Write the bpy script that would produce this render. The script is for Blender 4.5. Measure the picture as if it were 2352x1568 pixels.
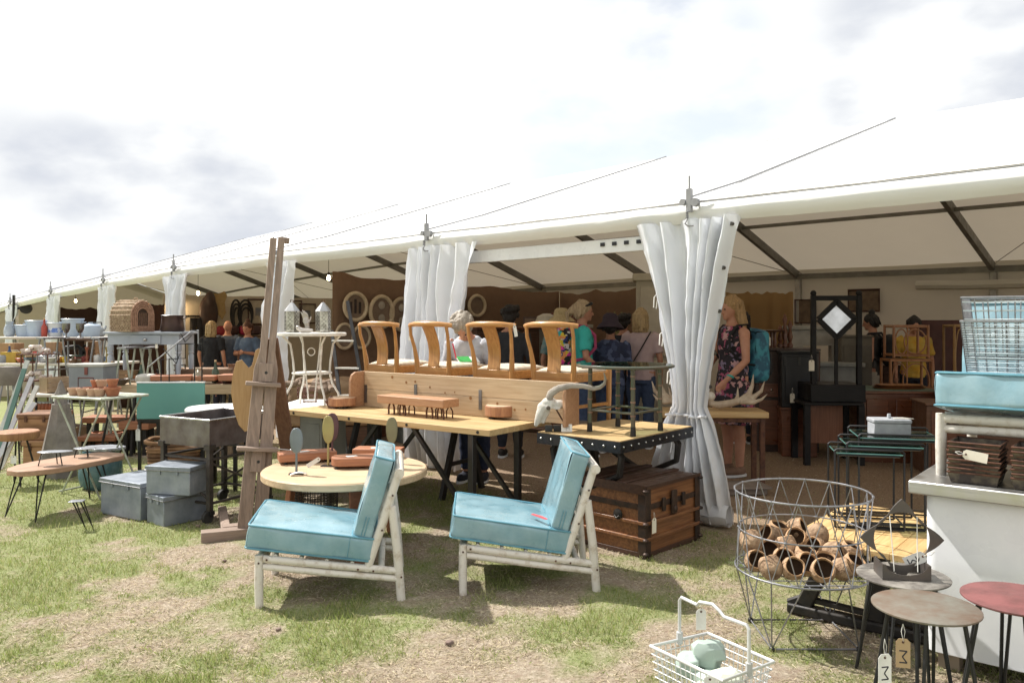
import bpy, math, random
import numpy as np
from mathutils import Vector, Matrix, noise
R = math.radians
random.seed(7)
sc = bpy.context.scene
for o in list(bpy.data.objects): bpy.data.objects.remove(o)
col = sc.collection
# ---------------------------------------------------------------- camera
FP, HZ, CX, CH = 1829.0, 735.0, 1176.0, 1.48      # focal length, horizon row, centre column (photo read at 2352 px wide), eye height
cam = bpy.data.cameras.new('camera'); co = bpy.data.objects.new('camera', cam); col.objects.link(co)
co.location = (0, 0, CH); co.rotation_euler = (R(90), 0, 0)
cam.lens = 28.0; cam.sensor_width = 36.0; cam.shift_y = -49/2352; cam.clip_start = .05; cam.clip_end = 3000
sc.camera = co
# ---------------------------------------------------------------- sun and sky
SUNV = Vector((-.7, .4, 1.0)).normalized()
sun = bpy.data.lights.new('sun', 'SUN'); so = bpy.data.objects.new('sun', sun); col.objects.link(so)
sun.energy = 4.0; sun.angle = R(.9); sun.color = (1, .965, .91)
so.rotation_euler = SUNV.to_track_quat('Z', 'Y').to_euler(); so.location = (-7, 4, 12)
SKYB, EXPO = .62, .88
w = bpy.data.worlds.new('World'); sc.world = w; w.use_nodes = True
N = w.node_tree.nodes; L = w.node_tree.links; N.clear()
def wn(t, **k):
    n = N.new(t)
    for a, b in k.items(): setattr(n, a, b)
    return n
sky = wn('ShaderNodeTexSky', sky_type='NISHITA', sun_disc=False)
sky.sun_elevation = math.asin(SUNV.z); sky.sun_rotation = math.atan2(SUNV.x, SUNV.y)
bs = wn('ShaderNodeBackground'); bs.inputs[1].default_value = .1
L.new(sky.outputs[0], bs.inputs[0])
tc = wn('ShaderNodeTexCoord')
nz = wn('ShaderNodeTexNoise'); nz.inputs['Scale'].default_value = 6.0; nz.inputs['Detail'].default_value = 6
mpw = wn('ShaderNodeMapping'); mpw.inputs['Scale'].default_value = (1, 1, 2.1); L.new(tc.outputs['Generated'], mpw.inputs[0]); L.new(mpw.outputs[0], nz.inputs['Vector'])
def dirpix(u, v): return Vector(((u-CX)/FP, 1, -(v-HZ)/FP)).normalized()
def blobs(lst):
    out = None
    for u, v, rad, amt in lst:
        d = wn('ShaderNodeVectorMath', operation='DISTANCE'); d.inputs[1].default_value = dirpix(u, v)
        L.new(tc.outputs['Generated'], d.inputs[0])
        m = wn('ShaderNodeMapRange'); m.inputs[1].default_value = rad; m.inputs[2].default_value = 0; m.inputs[4].default_value = amt
        L.new(d.outputs['Value'], m.inputs[0])
        if out is None: out = m.outputs[0]
        else:
            a = wn('ShaderNodeMath', operation='ADD'); L.new(out, a.inputs[0]); L.new(m.outputs[0], a.inputs[1]); out = a.outputs[0]
    s = wn('ShaderNodeMapRange'); s.inputs[1].default_value = .33; s.inputs[2].default_value = .63; s.interpolation_type = 'SMOOTHSTEP'; L.new(nz.outputs[0], s.inputs[0])
    c = wn('ShaderNodeMapRange'); c.inputs[1].default_value = 0; c.inputs[2].default_value = .9; c.interpolation_type = 'SMOOTHERSTEP'; L.new(out, c.inputs[0])
    m = wn('ShaderNodeMath', operation='MULTIPLY'); L.new(s.outputs[0], m.inputs[0]); L.new(c.outputs[0], m.inputs[1]); return m.outputs[0]
grey = blobs([(360, 410, .13, .6), (560, 510, .15, 1.0), (400, 500, .13, .8), (200, 400, .08, .5), (2330, 190, .26, 1.1), (2200, 260, .15, .9), (1500, 0, .11, .8), (2120, 20, .15, .6), (30, 370, .10, .8)])
cyan = blobs([(1560, 240, .2, 1.0), (1480, 310, .2, 1.0), (1350, 280, .14, .6)])
mx = wn('ShaderNodeMix', data_type='RGBA'); mx.inputs[6].default_value = (.955, .965, .96, 1); mx.inputs[7].default_value = (.64, .67, .73, 1)
L.new(grey, mx.inputs[0])
bc = wn('ShaderNodeBackground'); bc.inputs[1].default_value = SKYB; L.new(mx.outputs[2], bc.inputs[0])
th = wn('ShaderNodeMath', operation='MULTIPLY'); th.inputs[1].default_value = .35; L.new(cyan, th.inputs[0])
ad = wn('ShaderNodeMixShader'); L.new(th.outputs[0], ad.inputs[0]); L.new(bc.outputs[0], ad.inputs[1]); L.new(bs.outputs[0], ad.inputs[2])
ow = wn('ShaderNodeOutputWorld'); L.new(ad.outputs[0], ow.inputs[0])
vs = sc.view_settings; vs.view_transform = 'Standard'; vs.look = 'None'; vs.gamma = 1; vs.exposure = EXPO
try: vs.use_curve_mapping = False
except Exception: pass
sc.render.engine = 'CYCLES'
try:
    sc.cycles.use_denoising = True; sc.cycles.denoiser = 'OPENIMAGEDENOISE'
    sc.cycles.max_bounces = 8; sc.cycles.transparent_max_bounces = 8; sc.cycles.caustics_reflective = False; sc.cycles.caustics_refractive = False
    sc.cycles.sample_clamp_indirect = 4
except Exception: pass
# ---------------------------------------------------------------- placing helpers
def gp(u, v, z=0.0):
    d = (CH-z)*FP/(v-HZ); return ((u-CX)/FP*d, d)
def px(u, d): return (u-CX)/FP*d
def pz(v, d): return CH-(v-HZ)/FP*d
TA = (1.34, 5.87); ES = (-.716, .698); ET = (.698, .716)
def T(s, t): return (TA[0]+s*ES[0]+t*ET[0], TA[1]+s*ES[1]+t*ET[1])
def st(x, y): return ((x-TA[0])*ES[0]+(y-TA[1])*ES[1], (x-TA[0])*ET[0]+(y-TA[1])*ET[1])
def drop(s):
    if s < 4: return 0.0
    if s < 22: return -.0022*(s-4)**2
    return -.0022*324-.0792*(s-22)*.3
def gz(x, y): return drop(st(x, y)[0])
# ---------------------------------------------------------------- mesh builder
class MB:
    def __init__(s): s.v = []; s.f = []; s.M = Matrix()
    def add(s, vs, fs):
        o = len(s.v); M = s.M
        s.v += [tuple(M @ Vector(v)) for v in vs]; s.f += [tuple(i+o for i in f) for f in fs]; return s
    def box(s, c, z, rz=0, ry=0, rx=0):
        x, y, h = z[0]/2, z[1]/2, z[2]/2
        m = Matrix.Translation(c) @ Matrix.Rotation(rz, 4, 'Z') @ Matrix.Rotation(ry, 4, 'Y') @ Matrix.Rotation(rx, 4, 'X')
        vs = [m @ Vector(p) for p in ((-x,-y,-h),(x,-y,-h),(x,y,-h),(-x,y,-h),(-x,-y,h),(x,-y,h),(x,y,h),(-x,y,h))]
        return s.add(vs, [(0,3,2,1),(4,5,6,7),(0,1,5,4),(1,2,6,5),(2,3,7,6),(3,0,4,7)])
    def bb(s, a, b): return s.box([(a[i]+b[i])/2 for i in range(3)], [abs(b[i]-a[i]) for i in range(3)])
    def beam(s, a, b, wd, h, up=(0, 0, 1)):
        a, b = Vector(a), Vector(b); d = (b-a).normalized(); u = Vector(up)
        if abs(d.dot(u)) > .98: u = Vector((0, 1, 0))
        x = d.cross(u).normalized()*(wd/2); u = x.cross(d).normalized()*(h/2)
        vs = [a-x-u, a+x-u, a+x+u, a-x+u, b-x-u, b+x-u, b+x+u, b-x+u]
        return s.add(vs, [(0,1,2,3),(7,6,5,4),(1,0,4,5),(2,1,5,6),(3,2,6,7),(0,3,7,4)])
    def tube(s, pts, r, n=6, closed=False, flat=1.0):
        P = [Vector(p) for p in pts]; k = len(P)
        rr = r if isinstance(r, (list, tuple)) else [r]*k
        tg = []
        for i in range(k):
            a = P[(i-1) % k] if (closed or i > 0) else P[i]; b = P[(i+1) % k] if (closed or i < k-1) else P[i]
            t = b-a; tg.append(t.normalized() if t.length > 1e-9 else Vector((0, 0, 1)))
        u = Vector((0, 0, 1)) if abs(tg[0].z) < .9 else Vector((1, 0, 0))
        u = (u-tg[0]*u.dot(tg[0])).normalized(); vs = []
        for i in range(k):
            u = u-tg[i]*u.dot(tg[i]); u = u.normalized() if u.length > 1e-6 else tg[i].orthogonal().normalized()
            w_ = tg[i].cross(u)
            for j in range(n):
                a = 2*math.pi*j/n; vs.append(P[i]+u*(math.cos(a)*rr[i])+w_*(math.sin(a)*rr[i]*flat))
        fs = []
        for i in range(k if closed else k-1):
            for j in range(n):
                a, b = i*n+j, i*n+(j+1) % n; c, d = ((i+1) % k)*n+(j+1) % n, ((i+1) % k)*n+j
                fs.append((a, b, c, d))
        if not closed: fs += [tuple(range(n))[::-1], tuple((k-1)*n+j for j in range(n))]
        return s.add(vs, fs)
    def cyl(s, a, b, r, r2=None, n=12): return s.tube([a, b], [r, r if r2 is None else r2], n)
    def lathe(s, prof, n=20, c=(0, 0, 0), sx=1, sy=1, M=None):
        vs = []; k = len(prof)
        for r, z in prof:
            for j in range(n):
                a = 2*math.pi*j/n; v = Vector((math.cos(a)*r*sx, math.sin(a)*r*sy, z))
                if M: v = M @ v
                vs.append(v+Vector(c))
        fs = [(i*n+j, i*n+(j+1) % n, (i+1)*n+(j+1) % n, (i+1)*n+j) for i in range(k-1) for j in range(n)]
        if prof[0][0] > 1e-6: fs.append(tuple(range(n))[::-1])
        if prof[-1][0] > 1e-6: fs.append(tuple((k-1)*n+j for j in range(n)))
        return s.add(vs, fs)
    def prism(s, poly, z0, z1):
        n = len(poly); vs = [(x, y, z0) for x, y in poly]+[(x, y, z1) for x, y in poly]
        return s.add(vs, [tuple(range(n))[::-1], tuple(range(n, 2*n))]+[(i, (i+1) % n, n+(i+1) % n, n+i) for i in range(n)])
    def plate(s, poly, o, ax, ay, th):
        o, ax, ay = Vector(o), Vector(ax), Vector(ay); nn = ax.cross(ay).normalized()*th; n = len(poly)
        vs = [o+ax*x+ay*y for x, y in poly]+[o+ax*x+ay*y+nn for x, y in poly]
        return s.add(vs, [tuple(range(n))[::-1], tuple(range(n, 2*n))]+[(i, (i+1) % n, n+(i+1) % n, n+i) for i in range(n)])
    def grid(s, fn, nu, nv, cu=False):
        vs = [fn(i/(nu if cu else nu-1), j/(nv-1)) for j in range(nv) for i in range(nu)]
        return s.add(vs, [(j*nu+i, j*nu+(i+1) % nu, (j+1)*nu+(i+1) % nu, (j+1)*nu+i) for j in range(nv-1) for i in range(nu if cu else nu-1)])
    def ball(s, c, r, n=12, m=8, M=None):
        rx, ry, rz = r if isinstance(r, (list, tuple)) else (r, r, r)
        vs = []; c = Vector(c)
        for i in range(m+1):
            p = math.pi*i/m
            for j in range(n):
                a = 2*math.pi*j/n; v = Vector((math.sin(p)*math.cos(a)*rx, math.sin(p)*math.sin(a)*ry, -math.cos(p)*rz))
                vs.append(c+(M @ v if M else v))
        return s.add(vs, [(i*n+j, i*n+(j+1) % n, (i+1)*n+(j+1) % n, (i+1)*n+j) for i in range(m) for j in range(n)])
    def loft(s, rings, n=14):
        vs = []
        for c, rx, ry in rings:
            for j in range(n):
                a = 2*math.pi*j/n; vs.append((c[0]+math.cos(a)*rx, c[1]+math.sin(a)*ry, c[2]))
        k = len(rings); fs = [(i*n+j, i*n+(j+1) % n, (i+1)*n+(j+1) % n, (i+1)*n+j) for i in range(k-1) for j in range(n)]
        return s.add(vs, fs+[tuple(range(n))[::-1], tuple((k-1)*n+j for j in range(n))])
    def rock(s, c, r, seed=0, n=9, m=6, amp=.35):
        rx, ry, rz = r if isinstance(r, (list, tuple)) else (r, r, r); vs = []
        for i in range(m+1):
            p = math.pi*i/m
            for j in range(n):
                a = 2*math.pi*j/n; q = Vector((math.sin(p)*math.cos(a), math.sin(p)*math.sin(a), -math.cos(p)))
                q = q*(1+amp*noise.noise(q*1.7+Vector((seed*3.1, seed*1.7, 0))))
                q = Vector([max(-.8, min(.8, x))*1.1 for x in q])
                vs.append((c[0]+q.x*rx, c[1]+q.y*ry, c[2]+q.z*rz))
        return s.add(vs, [(i*n+j, i*n+(j+1) % n, (i+1)*n+(j+1) % n, (i+1)*n+j) for i in range(m) for j in range(n)])
    def pillow(s, c, half, r, puff=0, M=None, seed=0, wr=0.0, k=9):
        hx, hy, hz = half; ts = [-1, -.97, -.9]+[-.8+1.6*i/(k-1) for i in range(k)]+[.9, .97, 1]; n = len(ts); c = Vector(c)
        for ax in range(3):
            for sg in (-1, 1):
                vs = []
                for b in ts:
                    for a in ts:
                        p = [0, 0, 0]; p[ax] = sg; p[(ax+1) % 3] = a; p[(ax+2) % 3] = b
                        P = Vector((p[0]*hx, p[1]*hy, p[2]*hz)); q = Vector((max(-hx+r, min(hx-r, P.x)), max(-hy+r, min(hy-r, P.y)), max(-hz+r, min(hz-r, P.z))))
                        d = P-q
                        if d.length > 1e-9: P = q+d.normalized()*r
                        pf = puff if ax == 2 else puff*.35
                        nn = Vector((0, 0, 0)); nn[ax] = sg
                        P = P+nn*pf*(1-a*a)*(1-b*b)
                        if wr: P = P+nn*wr*noise.noise(P*9+Vector((seed, 0, 0)))
                        vs.append(c+(M @ P if M else P))
                fs = [(j*n+i, j*n+i+1, (j+1)*n+i+1, (j+1)*n+i) for j in range(n-1) for i in range(n-1)]
                if sg < 0: fs = [f[::-1] for f in fs]
                s.add(vs, fs)
        return s
    def build(s, name, m, parent=None, bev=0, solid=0, ang=38, remesh=0, weld=False, seg=2):
        me = bpy.data.meshes.new(name); me.from_pydata(s.v, [], s.f); me.validate(); me.update()
        if len(me.polygons): me.shade_smooth(); me.set_sharp_from_angle(angle=R(ang))
        me.materials.append(m); o = bpy.data.objects.new(name, me); col.objects.link(o)
        if weld: o.modifiers.new('w', 'WELD').merge_threshold = 1e-4
        if solid: q = o.modifiers.new('s', 'SOLIDIFY'); q.thickness = solid; q.offset = 0
        if remesh:
            q = o.modifiers.new('r', 'REMESH'); q.mode = 'VOXEL'; q.voxel_size = remesh; q.use_smooth_shade = True
            q = o.modifiers.new('sm', 'SMOOTH'); q.iterations = 4; q.factor = .5
        if bev: q = o.modifiers.new('b', 'BEVEL'); q.width = bev; q.segments = seg; q.limit_method = 'ANGLE'; q.angle_limit = R(40)
        if parent is not None: o.parent = parent
        return o
def tagit(o, label, cat, group=None, kind=None):
    if label: o['label'] = label
    if cat: o['category'] = cat
    if group: o['group'] = group
    if kind: o['kind'] = kind
    return o
def thing(name, label, cat, loc=(0, 0, 0), rz=0, group=None):
    o = bpy.data.objects.new(name, None); col.objects.link(o); o.empty_display_size = .1
    if len(loc) == 2: loc = (loc[0], loc[1], gz(*loc))
    o.location = loc; o.rotation_euler = (0, 0, rz); return tagit(o, label, cat, group)
def solo(name, mb, m, label, cat, loc=(0, 0, 0), rz=0, group=None, **k):
    o = mb.build(name, m, **k)
    if len(loc) == 2: loc = (loc[0], loc[1], gz(*loc))
    o.location = loc; o.rotation_euler = (0, 0, rz); return tagit(o, label, cat, group)
def dup(root, loc, rz, label, group=None):
    r = root.copy(); col.objects.link(r); r.location = loc; r.rotation_euler = (0, 0, rz); r['label'] = label
    if group: r['group'] = group
    for ch in list(root.children):
        c = ch.copy(); col.objects.link(c); c.parent = r
        for g in ch.children:
            d = g.copy(); col.objects.link(d); d.parent = c
    return r
# ---------------------------------------------------------------- materials
MATS = {}
def mat(name, c, c2=None, rough=.6, metal=0, scale=6, bump=0, bscale=60, wood=None, rand=.1, spec=.4, detail=4, coat=0, lo=.35, hi=.65, ws=(1.2, 22)):
    if name in MATS: return MATS[name]
    m = bpy.data.materials.new(name); m.use_nodes = True; nt = m.node_tree; n = nt.nodes; l = nt.links
    b = n['Principled BSDF']; b.inputs['Roughness'].default_value = rough; b.inputs['Metallic'].default_value = metal
    b.inputs['Specular IOR Level'].default_value = spec
    if coat: b.inputs['Coat Weight'].default_value = coat; b.inputs['Coat Roughness'].default_value = .15
    if c2 is None: c2 = tuple(x*.72 for x in c)
    t = n.new('ShaderNodeTexCoord'); mp = n.new('ShaderNodeMapping'); l.new(t.outputs['Object'], mp.inputs[0])
    if wood is not None:
        sc_ = [ws[1]]*3; sc_[wood] = ws[0]; mp.inputs['Scale'].default_value = sc_
    z = n.new('ShaderNodeTexNoise'); z.inputs['Scale'].default_value = 2.2 if wood is not None else scale
    z.inputs['Detail'].default_value = detail; z.inputs['Roughness'].default_value = .62; z.inputs['Distortion'].default_value = .6 if wood is not None else 0
    l.new(mp.outputs[0], z.inputs['Vector'])
    mr = n.new('ShaderNodeMapRange'); mr.inputs[1].default_value = lo; mr.inputs[2].default_value = hi; l.new(z.outputs[0], mr.inputs[0])
    x = n.new('ShaderNodeMix'); x.data_type = 'RGBA'; x.inputs[6].default_value = (*c, 1); x.inputs[7].default_value = (*c2, 1); l.new(mr.outputs[0], x.inputs[0])
    oi = n.new('ShaderNodeObjectInfo'); r2 = n.new('ShaderNodeMapRange'); r2.inputs[3].default_value = 1-rand; r2.inputs[4].default_value = 1+rand
    l.new(oi.outputs['Random'], r2.inputs[0]); h = n.new('ShaderNodeHueSaturation'); l.new(r2.outputs[0], h.inputs['Value']); l.new(x.outputs[2], h.inputs['Color'])
    l.new(h.outputs[0], b.inputs['Base Color'])
    # worn gloss: roughness wanders a little
    z3 = n.new('ShaderNodeTexNoise'); z3.inputs['Scale'].default_value = 11; l.new(t.outputs['Object'], z3.inputs['Vector'])
    r3 = n.new('ShaderNodeMapRange'); r3.inputs[1].default_value = .3; r3.inputs[2].default_value = .7
    r3.inputs[3].default_value = max(.03, rough-.1); r3.inputs[4].default_value = min(1, rough+.12); l.new(z3.outputs[0], r3.inputs[0]); l.new(r3.outputs[0], b.inputs['Roughness'])
    if bump:
        z2 = n.new('ShaderNodeTexNoise'); z2.inputs['Scale'].default_value = bscale if wood is None else 3; z2.inputs['Detail'].default_value = 5
        l.new((t.outputs['Object'] if wood is None else mp.outputs[0]), z2.inputs['Vector'])
        bp = n.new('ShaderNodeBump'); bp.inputs['Strength'].default_value = bump; bp.inputs['Distance'].default_value = .01
        l.new(z2.outputs[0], bp.inputs['Height']); l.new(bp.outputs[0], b.inputs['Normal'])
    MATS[name] = m; return m
def folds(o, strength=.022, size=.11, name='cloth_folds'):
    "loose cloth: a cloud texture pushes the surface in and out"
    t = bpy.data.textures.get(name) or bpy.data.textures.new(name, 'CLOUDS'); t.noise_scale = size; t.noise_depth = 3
    q = o.modifiers.new('folds', 'DISPLACE'); q.texture = t; q.strength = strength; q.mid_level = .5; q.texture_coords = 'GLOBAL'; return o
def patch_mat(name, cols, scale=14, rough=.8, feature='F1'):
    "printed cloth: voronoi cells dyed in a few colours"
    if name in MATS: return MATS[name]
    m = bpy.data.materials.new(name); m.use_nodes = True; n = m.node_tree.nodes; l = m.node_tree.links; b = n['Principled BSDF']; b.inputs['Roughness'].default_value = rough
    t = n.new('ShaderNodeTexCoord'); v = n.new('ShaderNodeTexVoronoi'); v.inputs['Scale'].default_value = scale
    nzz = n.new('ShaderNodeTexNoise'); nzz.inputs['Scale'].default_value = scale*.7; l.new(t.outputs['Object'], nzz.inputs['Vector'])
    mxv = n.new('ShaderNodeVectorMath'); mxv.operation = 'MULTIPLY_ADD'; mxv.inputs[1].default_value = (.12,)*3; l.new(nzz.outputs['Color'], mxv.inputs[0]); l.new(t.outputs['Object'], mxv.inputs[2]); l.new(mxv.outputs[0], v.inputs['Vector'])
    cr = n.new('ShaderNodeValToRGB'); cr.color_ramp.interpolation = 'CONSTANT'; el = cr.color_ramp.elements
    for i, c in enumerate(cols):
        p = i/len(cols)
        e = el[i] if i < 2 else el.new(p)
        e.position = p; e.color = (*c, 1)
    sp = n.new('ShaderNodeSeparateColor'); l.new(v.outputs['Color'], sp.inputs[0]); l.new(sp.outputs[0], cr.inputs[0]); l.new(cr.outputs[0], b.inputs['Base Color'])
    MATS[name] = m; return m
def glass(name, tint=(.85, .95, .92), rough=.03, alpha=.25):
    if name in MATS: return MATS[name]
    m = bpy.data.materials.new(name); m.use_nodes = True; n = m.node_tree.nodes; l = m.node_tree.links; n.remove(n['Principled BSDF'])
    g = n.new('ShaderNodeBsdfGlossy'); g.inputs['Roughness'].default_value = rough; tr = n.new('ShaderNodeBsdfTransparent'); tr.inputs[0].default_value = (*tint, 1)
    fr = n.new('ShaderNodeFresnel'); fr.inputs[0].default_value = 1.5; mxs = n.new('ShaderNodeMixShader'); l.new(fr.outputs[0], mxs.inputs[0]); l.new(tr.outputs[0], mxs.inputs[1]); l.new(g.outputs[0], mxs.inputs[2])
    l.new(mxs.outputs[0], n['Material Output'].inputs[0]); MATS[name] = m; return m
def cloth(name, c, tcol, tfac, rough=.55, wr=.25, wscale=(5, 5, 5), spec=.3):
    "coated fabric that lets some light through"
    if name in MATS: return MATS[name]
    m = bpy.data.materials.new(name); m.use_nodes = True; n = m.node_tree.nodes; l = m.node_tree.links; b = n['Principled BSDF']
    b.inputs['Roughness'].default_value = rough; b.inputs['Specular IOR Level'].default_value = spec
    t = n.new('ShaderNodeTexCoord'); mp = n.new('ShaderNodeMapping'); mp.inputs['Scale'].default_value = wscale; l.new(t.outputs['Object'], mp.inputs[0])
    z = n.new('ShaderNodeTexNoise'); z.inputs['Scale'].default_value = 1; z.inputs['Detail'].default_value = 6; l.new(mp.outputs[0], z.inputs['Vector'])
    bp = n.new('ShaderNodeBump'); bp.inputs['Strength'].default_value = wr; bp.inputs['Distance'].default_value = .03; l.new(z.outputs[0], bp.inputs['Height']); l.new(bp.outputs[0], b.inputs['Normal'])
    x = n.new('ShaderNodeMix'); x.data_type = 'RGBA'; x.inputs[6].default_value = (*c, 1); x.inputs[7].default_value = (*[q*.88 for q in c], 1); l.new(z.outputs[0], x.inputs[0]); l.new(x.outputs[2], b.inputs['Base Color'])
    tr = n.new('ShaderNodeBsdfTranslucent'); tr.inputs[0].default_value = (*tcol, 1); l.new(bp.outputs[0], tr.inputs['Normal'])
    ms = n.new('ShaderNodeMixShader'); ms.inputs[0].default_value = tfac; l.new(b.outputs[0], ms.inputs[1]); l.new(tr.outputs[0], ms.inputs[2]); l.new(ms.outputs[0], n['Material Output'].inputs[0])
    MATS[name] = m; return m
def weave(name, c, c2, fx=60, fz=60, bump=.6, rough=.75):
    "basketwork: crossing strands in relief"
    if name in MATS: return MATS[name]
    m = bpy.data.materials.new(name); m.use_nodes = True; n = m.node_tree.nodes; l = m.node_tree.links; b = n['Principled BSDF']; b.inputs['Roughness'].default_value = rough
    t = n.new('ShaderNodeTexCoord'); w1 = n.new('ShaderNodeTexWave'); w1.bands_direction = 'Z'; w1.inputs['Scale'].default_value = fz/20; w1.inputs['Distortion'].default_value = 2.5; w1.inputs['Detail Scale'].default_value = 3
    w2 = n.new('ShaderNodeTexWave'); w2.bands_direction = 'DIAGONAL'; w2.inputs['Scale'].default_value = fx/20; w2.inputs['Distortion'].default_value = 1.5
    for q in (w1, w2): l.new(t.outputs['Object'], q.inputs['Vector'])
    mu = n.new('ShaderNodeMath'); mu.operation = 'MULTIPLY'; l.new(w1.outputs['Fac'], mu.inputs[0]); l.new(w2.outputs['Fac'], mu.inputs[1])
    ad_ = n.new('ShaderNodeMath'); ad_.operation = 'MULTIPLY_ADD'; ad_.inputs[1].default_value = .5; l.new(w1.outputs['Fac'], ad_.inputs[0]); l.new(mu.outputs[0], ad_.inputs[2])
    x = n.new('ShaderNodeMix'); x.data_type = 'RGBA'; x.inputs[6].default_value = (*c2, 1); x.inputs[7].default_value = (*c, 1); l.new(ad_.outputs[0], x.inputs[0]); l.new(x.outputs[2], b.inputs['Base Color'])
    bp = n.new('ShaderNodeBump'); bp.inputs['Strength'].default_value = bump; bp.inputs['Distance'].default_value = .01; l.new(ad_.outputs[0], bp.inputs['Height']); l.new(bp.outputs[0], b.inputs['Normal'])
    MATS[name] = m; return m
def emis(name, c, s):
    m = bpy.data.materials.new(name); m.use_nodes = True; n = m.node_tree.nodes; b = n['Principled BSDF']; b.inputs['Emission Color'].default_value = (*c, 1); b.inputs['Emission Strength'].default_value = s; b.inputs['Base Color'].default_value = (*c, 1)
    return m
PINE = mat('pine', (.56, .40, .20), (.44, .28, .125), rough=.5, wood=0, bump=.08)
PALEPINE = mat('pale_pine', (.54, .405, .265), (.42, .295, .18), rough=.5, wood=0, bump=.08)
OAK = mat('chair_oak', (.48, .245, .08), (.36, .165, .05), rough=.38, wood=2, bump=.05, coat=.25)
OAKX = mat('chair_oak_cross', (.48, .245, .08), (.36, .165, .05), rough=.38, wood=0, bump=.05, coat=.25)
GREYWOOD = mat('weathered_wood', (.33, .245, .195), (.21, .155, .122), rough=.75, wood=2, bump=.25)
GREYWOODX = mat('weathered_wood_cross', (.33, .245, .195), (.21, .155, .122), rough=.75, wood=0, bump=.25)
DARKWOOD = mat('dark_wood', (.09, .04, .022), (.055, .024, .014), rough=.4, wood=0, coat=.2)
MAHOG = mat('mahogany', (.16, .055, .025), (.10, .034, .016), rough=.35, wood=0, coat=.3)
REDWOOD = mat('red_wood', (.37, .16, .085), (.27, .11, .058), rough=.55, wood=0, bump=.1)
STEEL = mat('dark_steel', (.06, .058, .058), (.035, .033, .032), rough=.42, metal=.75, scale=9)
BLACK = mat('black_iron', (.022, .021, .021), (.035, .03, .026), rough=.5, metal=.4, scale=20, bump=.1)
BRIGHT = mat('bright_steel', (.55, .54, .53), (.42, .41, .4), rough=.28, metal=1, scale=3)
WIRE = mat('galvanised_wire', (.34, .34, .36), (.24, .24, .25), rough=.42, metal=.85, scale=30)
RUST = mat('rusty_iron', (.16, .075, .045), (.08, .04, .03), rough=.75, metal=.3, scale=25, bump=.2)
WHITEP = mat('white_paint', (.78, .79, .80), (.70, .71, .73), rough=.3, scale=3, rand=.02)
IRONWHITE = mat('white_painted_iron', (.76, .74, .69), (.6, .56, .5), rough=.5, scale=18, rand=.03)
GALV = mat('galvanised_sheet', (.185, .21, .245), (.29, .315, .355), rough=.5, metal=.35, scale=7, bump=.03, detail=8)
PAPER = mat('tag_card', (.80, .76, .66), (.72, .67, .56), rough=.8, scale=10)
KRAFT = mat('kraft_card', (.50, .36, .21), (.44, .31, .18), rough=.8)
STRING = mat('white_string', (.75, .73, .68), rough=.9)
INK = mat('ink', (.03, .03, .035), (.04, .04, .05), rough=.7)
VINYL = mat('teal_vinyl', (.155, .30, .36), (.31, .45, .50), rough=.32, coat=.6, scale=5, bump=.35, bscale=11, lo=.3, hi=.8, rand=.02, spec=.55)
PIPING = mat('teal_piping', (.10, .26, .34), (.14, .33, .41), rough=.4)
BAMBOOW = mat('limed_bamboo', (.66, .62, .56), (.47, .40, .32), rough=.5, scale=22, lo=.52, hi=.72, bump=.08, rand=.05)
TERRA = mat('terracotta', (.42, .17, .09), (.34, .13, .07), rough=.85, scale=12, bump=.1)
ENAMEL = mat('grey_blue_enamel', (.40, .47, .56), (.33, .40, .49), rough=.35, scale=6)
CREAM = mat('cream_paint', (.52, .47, .38), (.44, .39, .31), rough=.6, scale=5)
SKIN = mat('skin', (.48, .25, .17), (.42, .20, .13), rough=.55, scale=9, rand=.08)
EYE = mat('eye_dark', (.03, .02, .02), rough=.3)
# ================================================================ GROUND
def fbm(x, y, f, o=4): return noise.fractal(Vector((x*f, y*f, 3.7)), 1.0, 2.1, o)
def cover(x, y):
    "(straw 0..1, mulch 0..1): what grows where; trodden straw patches outside, bark chippings under the marquee"
    s, t = st(x, y)
    n = fbm(x, y, .75, 5); n2 = fbm(x+30, y, 2.6, 4)
    n3 = fbm(x+7, y, 7.5, 3); base = .42+.55*n+.58*n2+.5*n3
    d1 = math.exp(-(((x+2.3)/1.1)**2+((y-5.1)/.35)**2)); base += .55*d1          # worn strip before the easel
    d2 = math.exp(-(((x+.3)/2.2)**2+((y-3.35)/.45)**2)); base += .40*d2          # worn strip before the chairs
    if x < -1.5: base -= .30*min(1, (-1.5-x)/1.5)
    for gx, gy, gr_ in ((1.62, 3.0, .3), (1.15, 3.95, .25), (.75, 4.05, .2), (-.9, 3.65, .35), (.25, 3.85, .3)): base -= .5*math.exp(-(((x-gx)/gr_)**2+((y-gy)/(gr_*.6))**2))
    if y < 3.6 and x < -.6: base -= .12
    m = 1/(1+math.exp(-(t+.55+.5*n)/.22))
    if s > 10: m *= max(0, 1-(s-10)/4)
    return max(0, min(1, base)), m
def lines():
    xs = [-900, -400, -150, -70, -40, -26]+list(np.arange(-18, -12, .5))+list(np.arange(-12, -7, .14))+list(np.arange(-7, 5.01, .055))+list(np.arange(5.5, 16, .6))+[22, 40, 90, 300, 900]
    ys = [-60, -20, -8, -2, .5]+list(np.arange(2.3, 10, .055))+list(np.arange(10, 34, .6))+[40, 60, 120, 300, 1200]
    return xs, ys
xs, ys = lines(); nx, ny = len(xs), len(ys)
gv = []; gc = []
for y in ys:
    for x in xs:
        near = -12 <= x <= 5 and 2.3 <= y <= 10
        gv.append((x, y, gz(x, y)+(.011*fbm(x, y, 3.1, 3)+.006*fbm(x, y, 11, 2) if near else 0)))
        a, b = cover(x, y) if (-30 < x < 30 and y < 45) else (.3, 0)
        gc.append((a, b, 0, 1))
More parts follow.
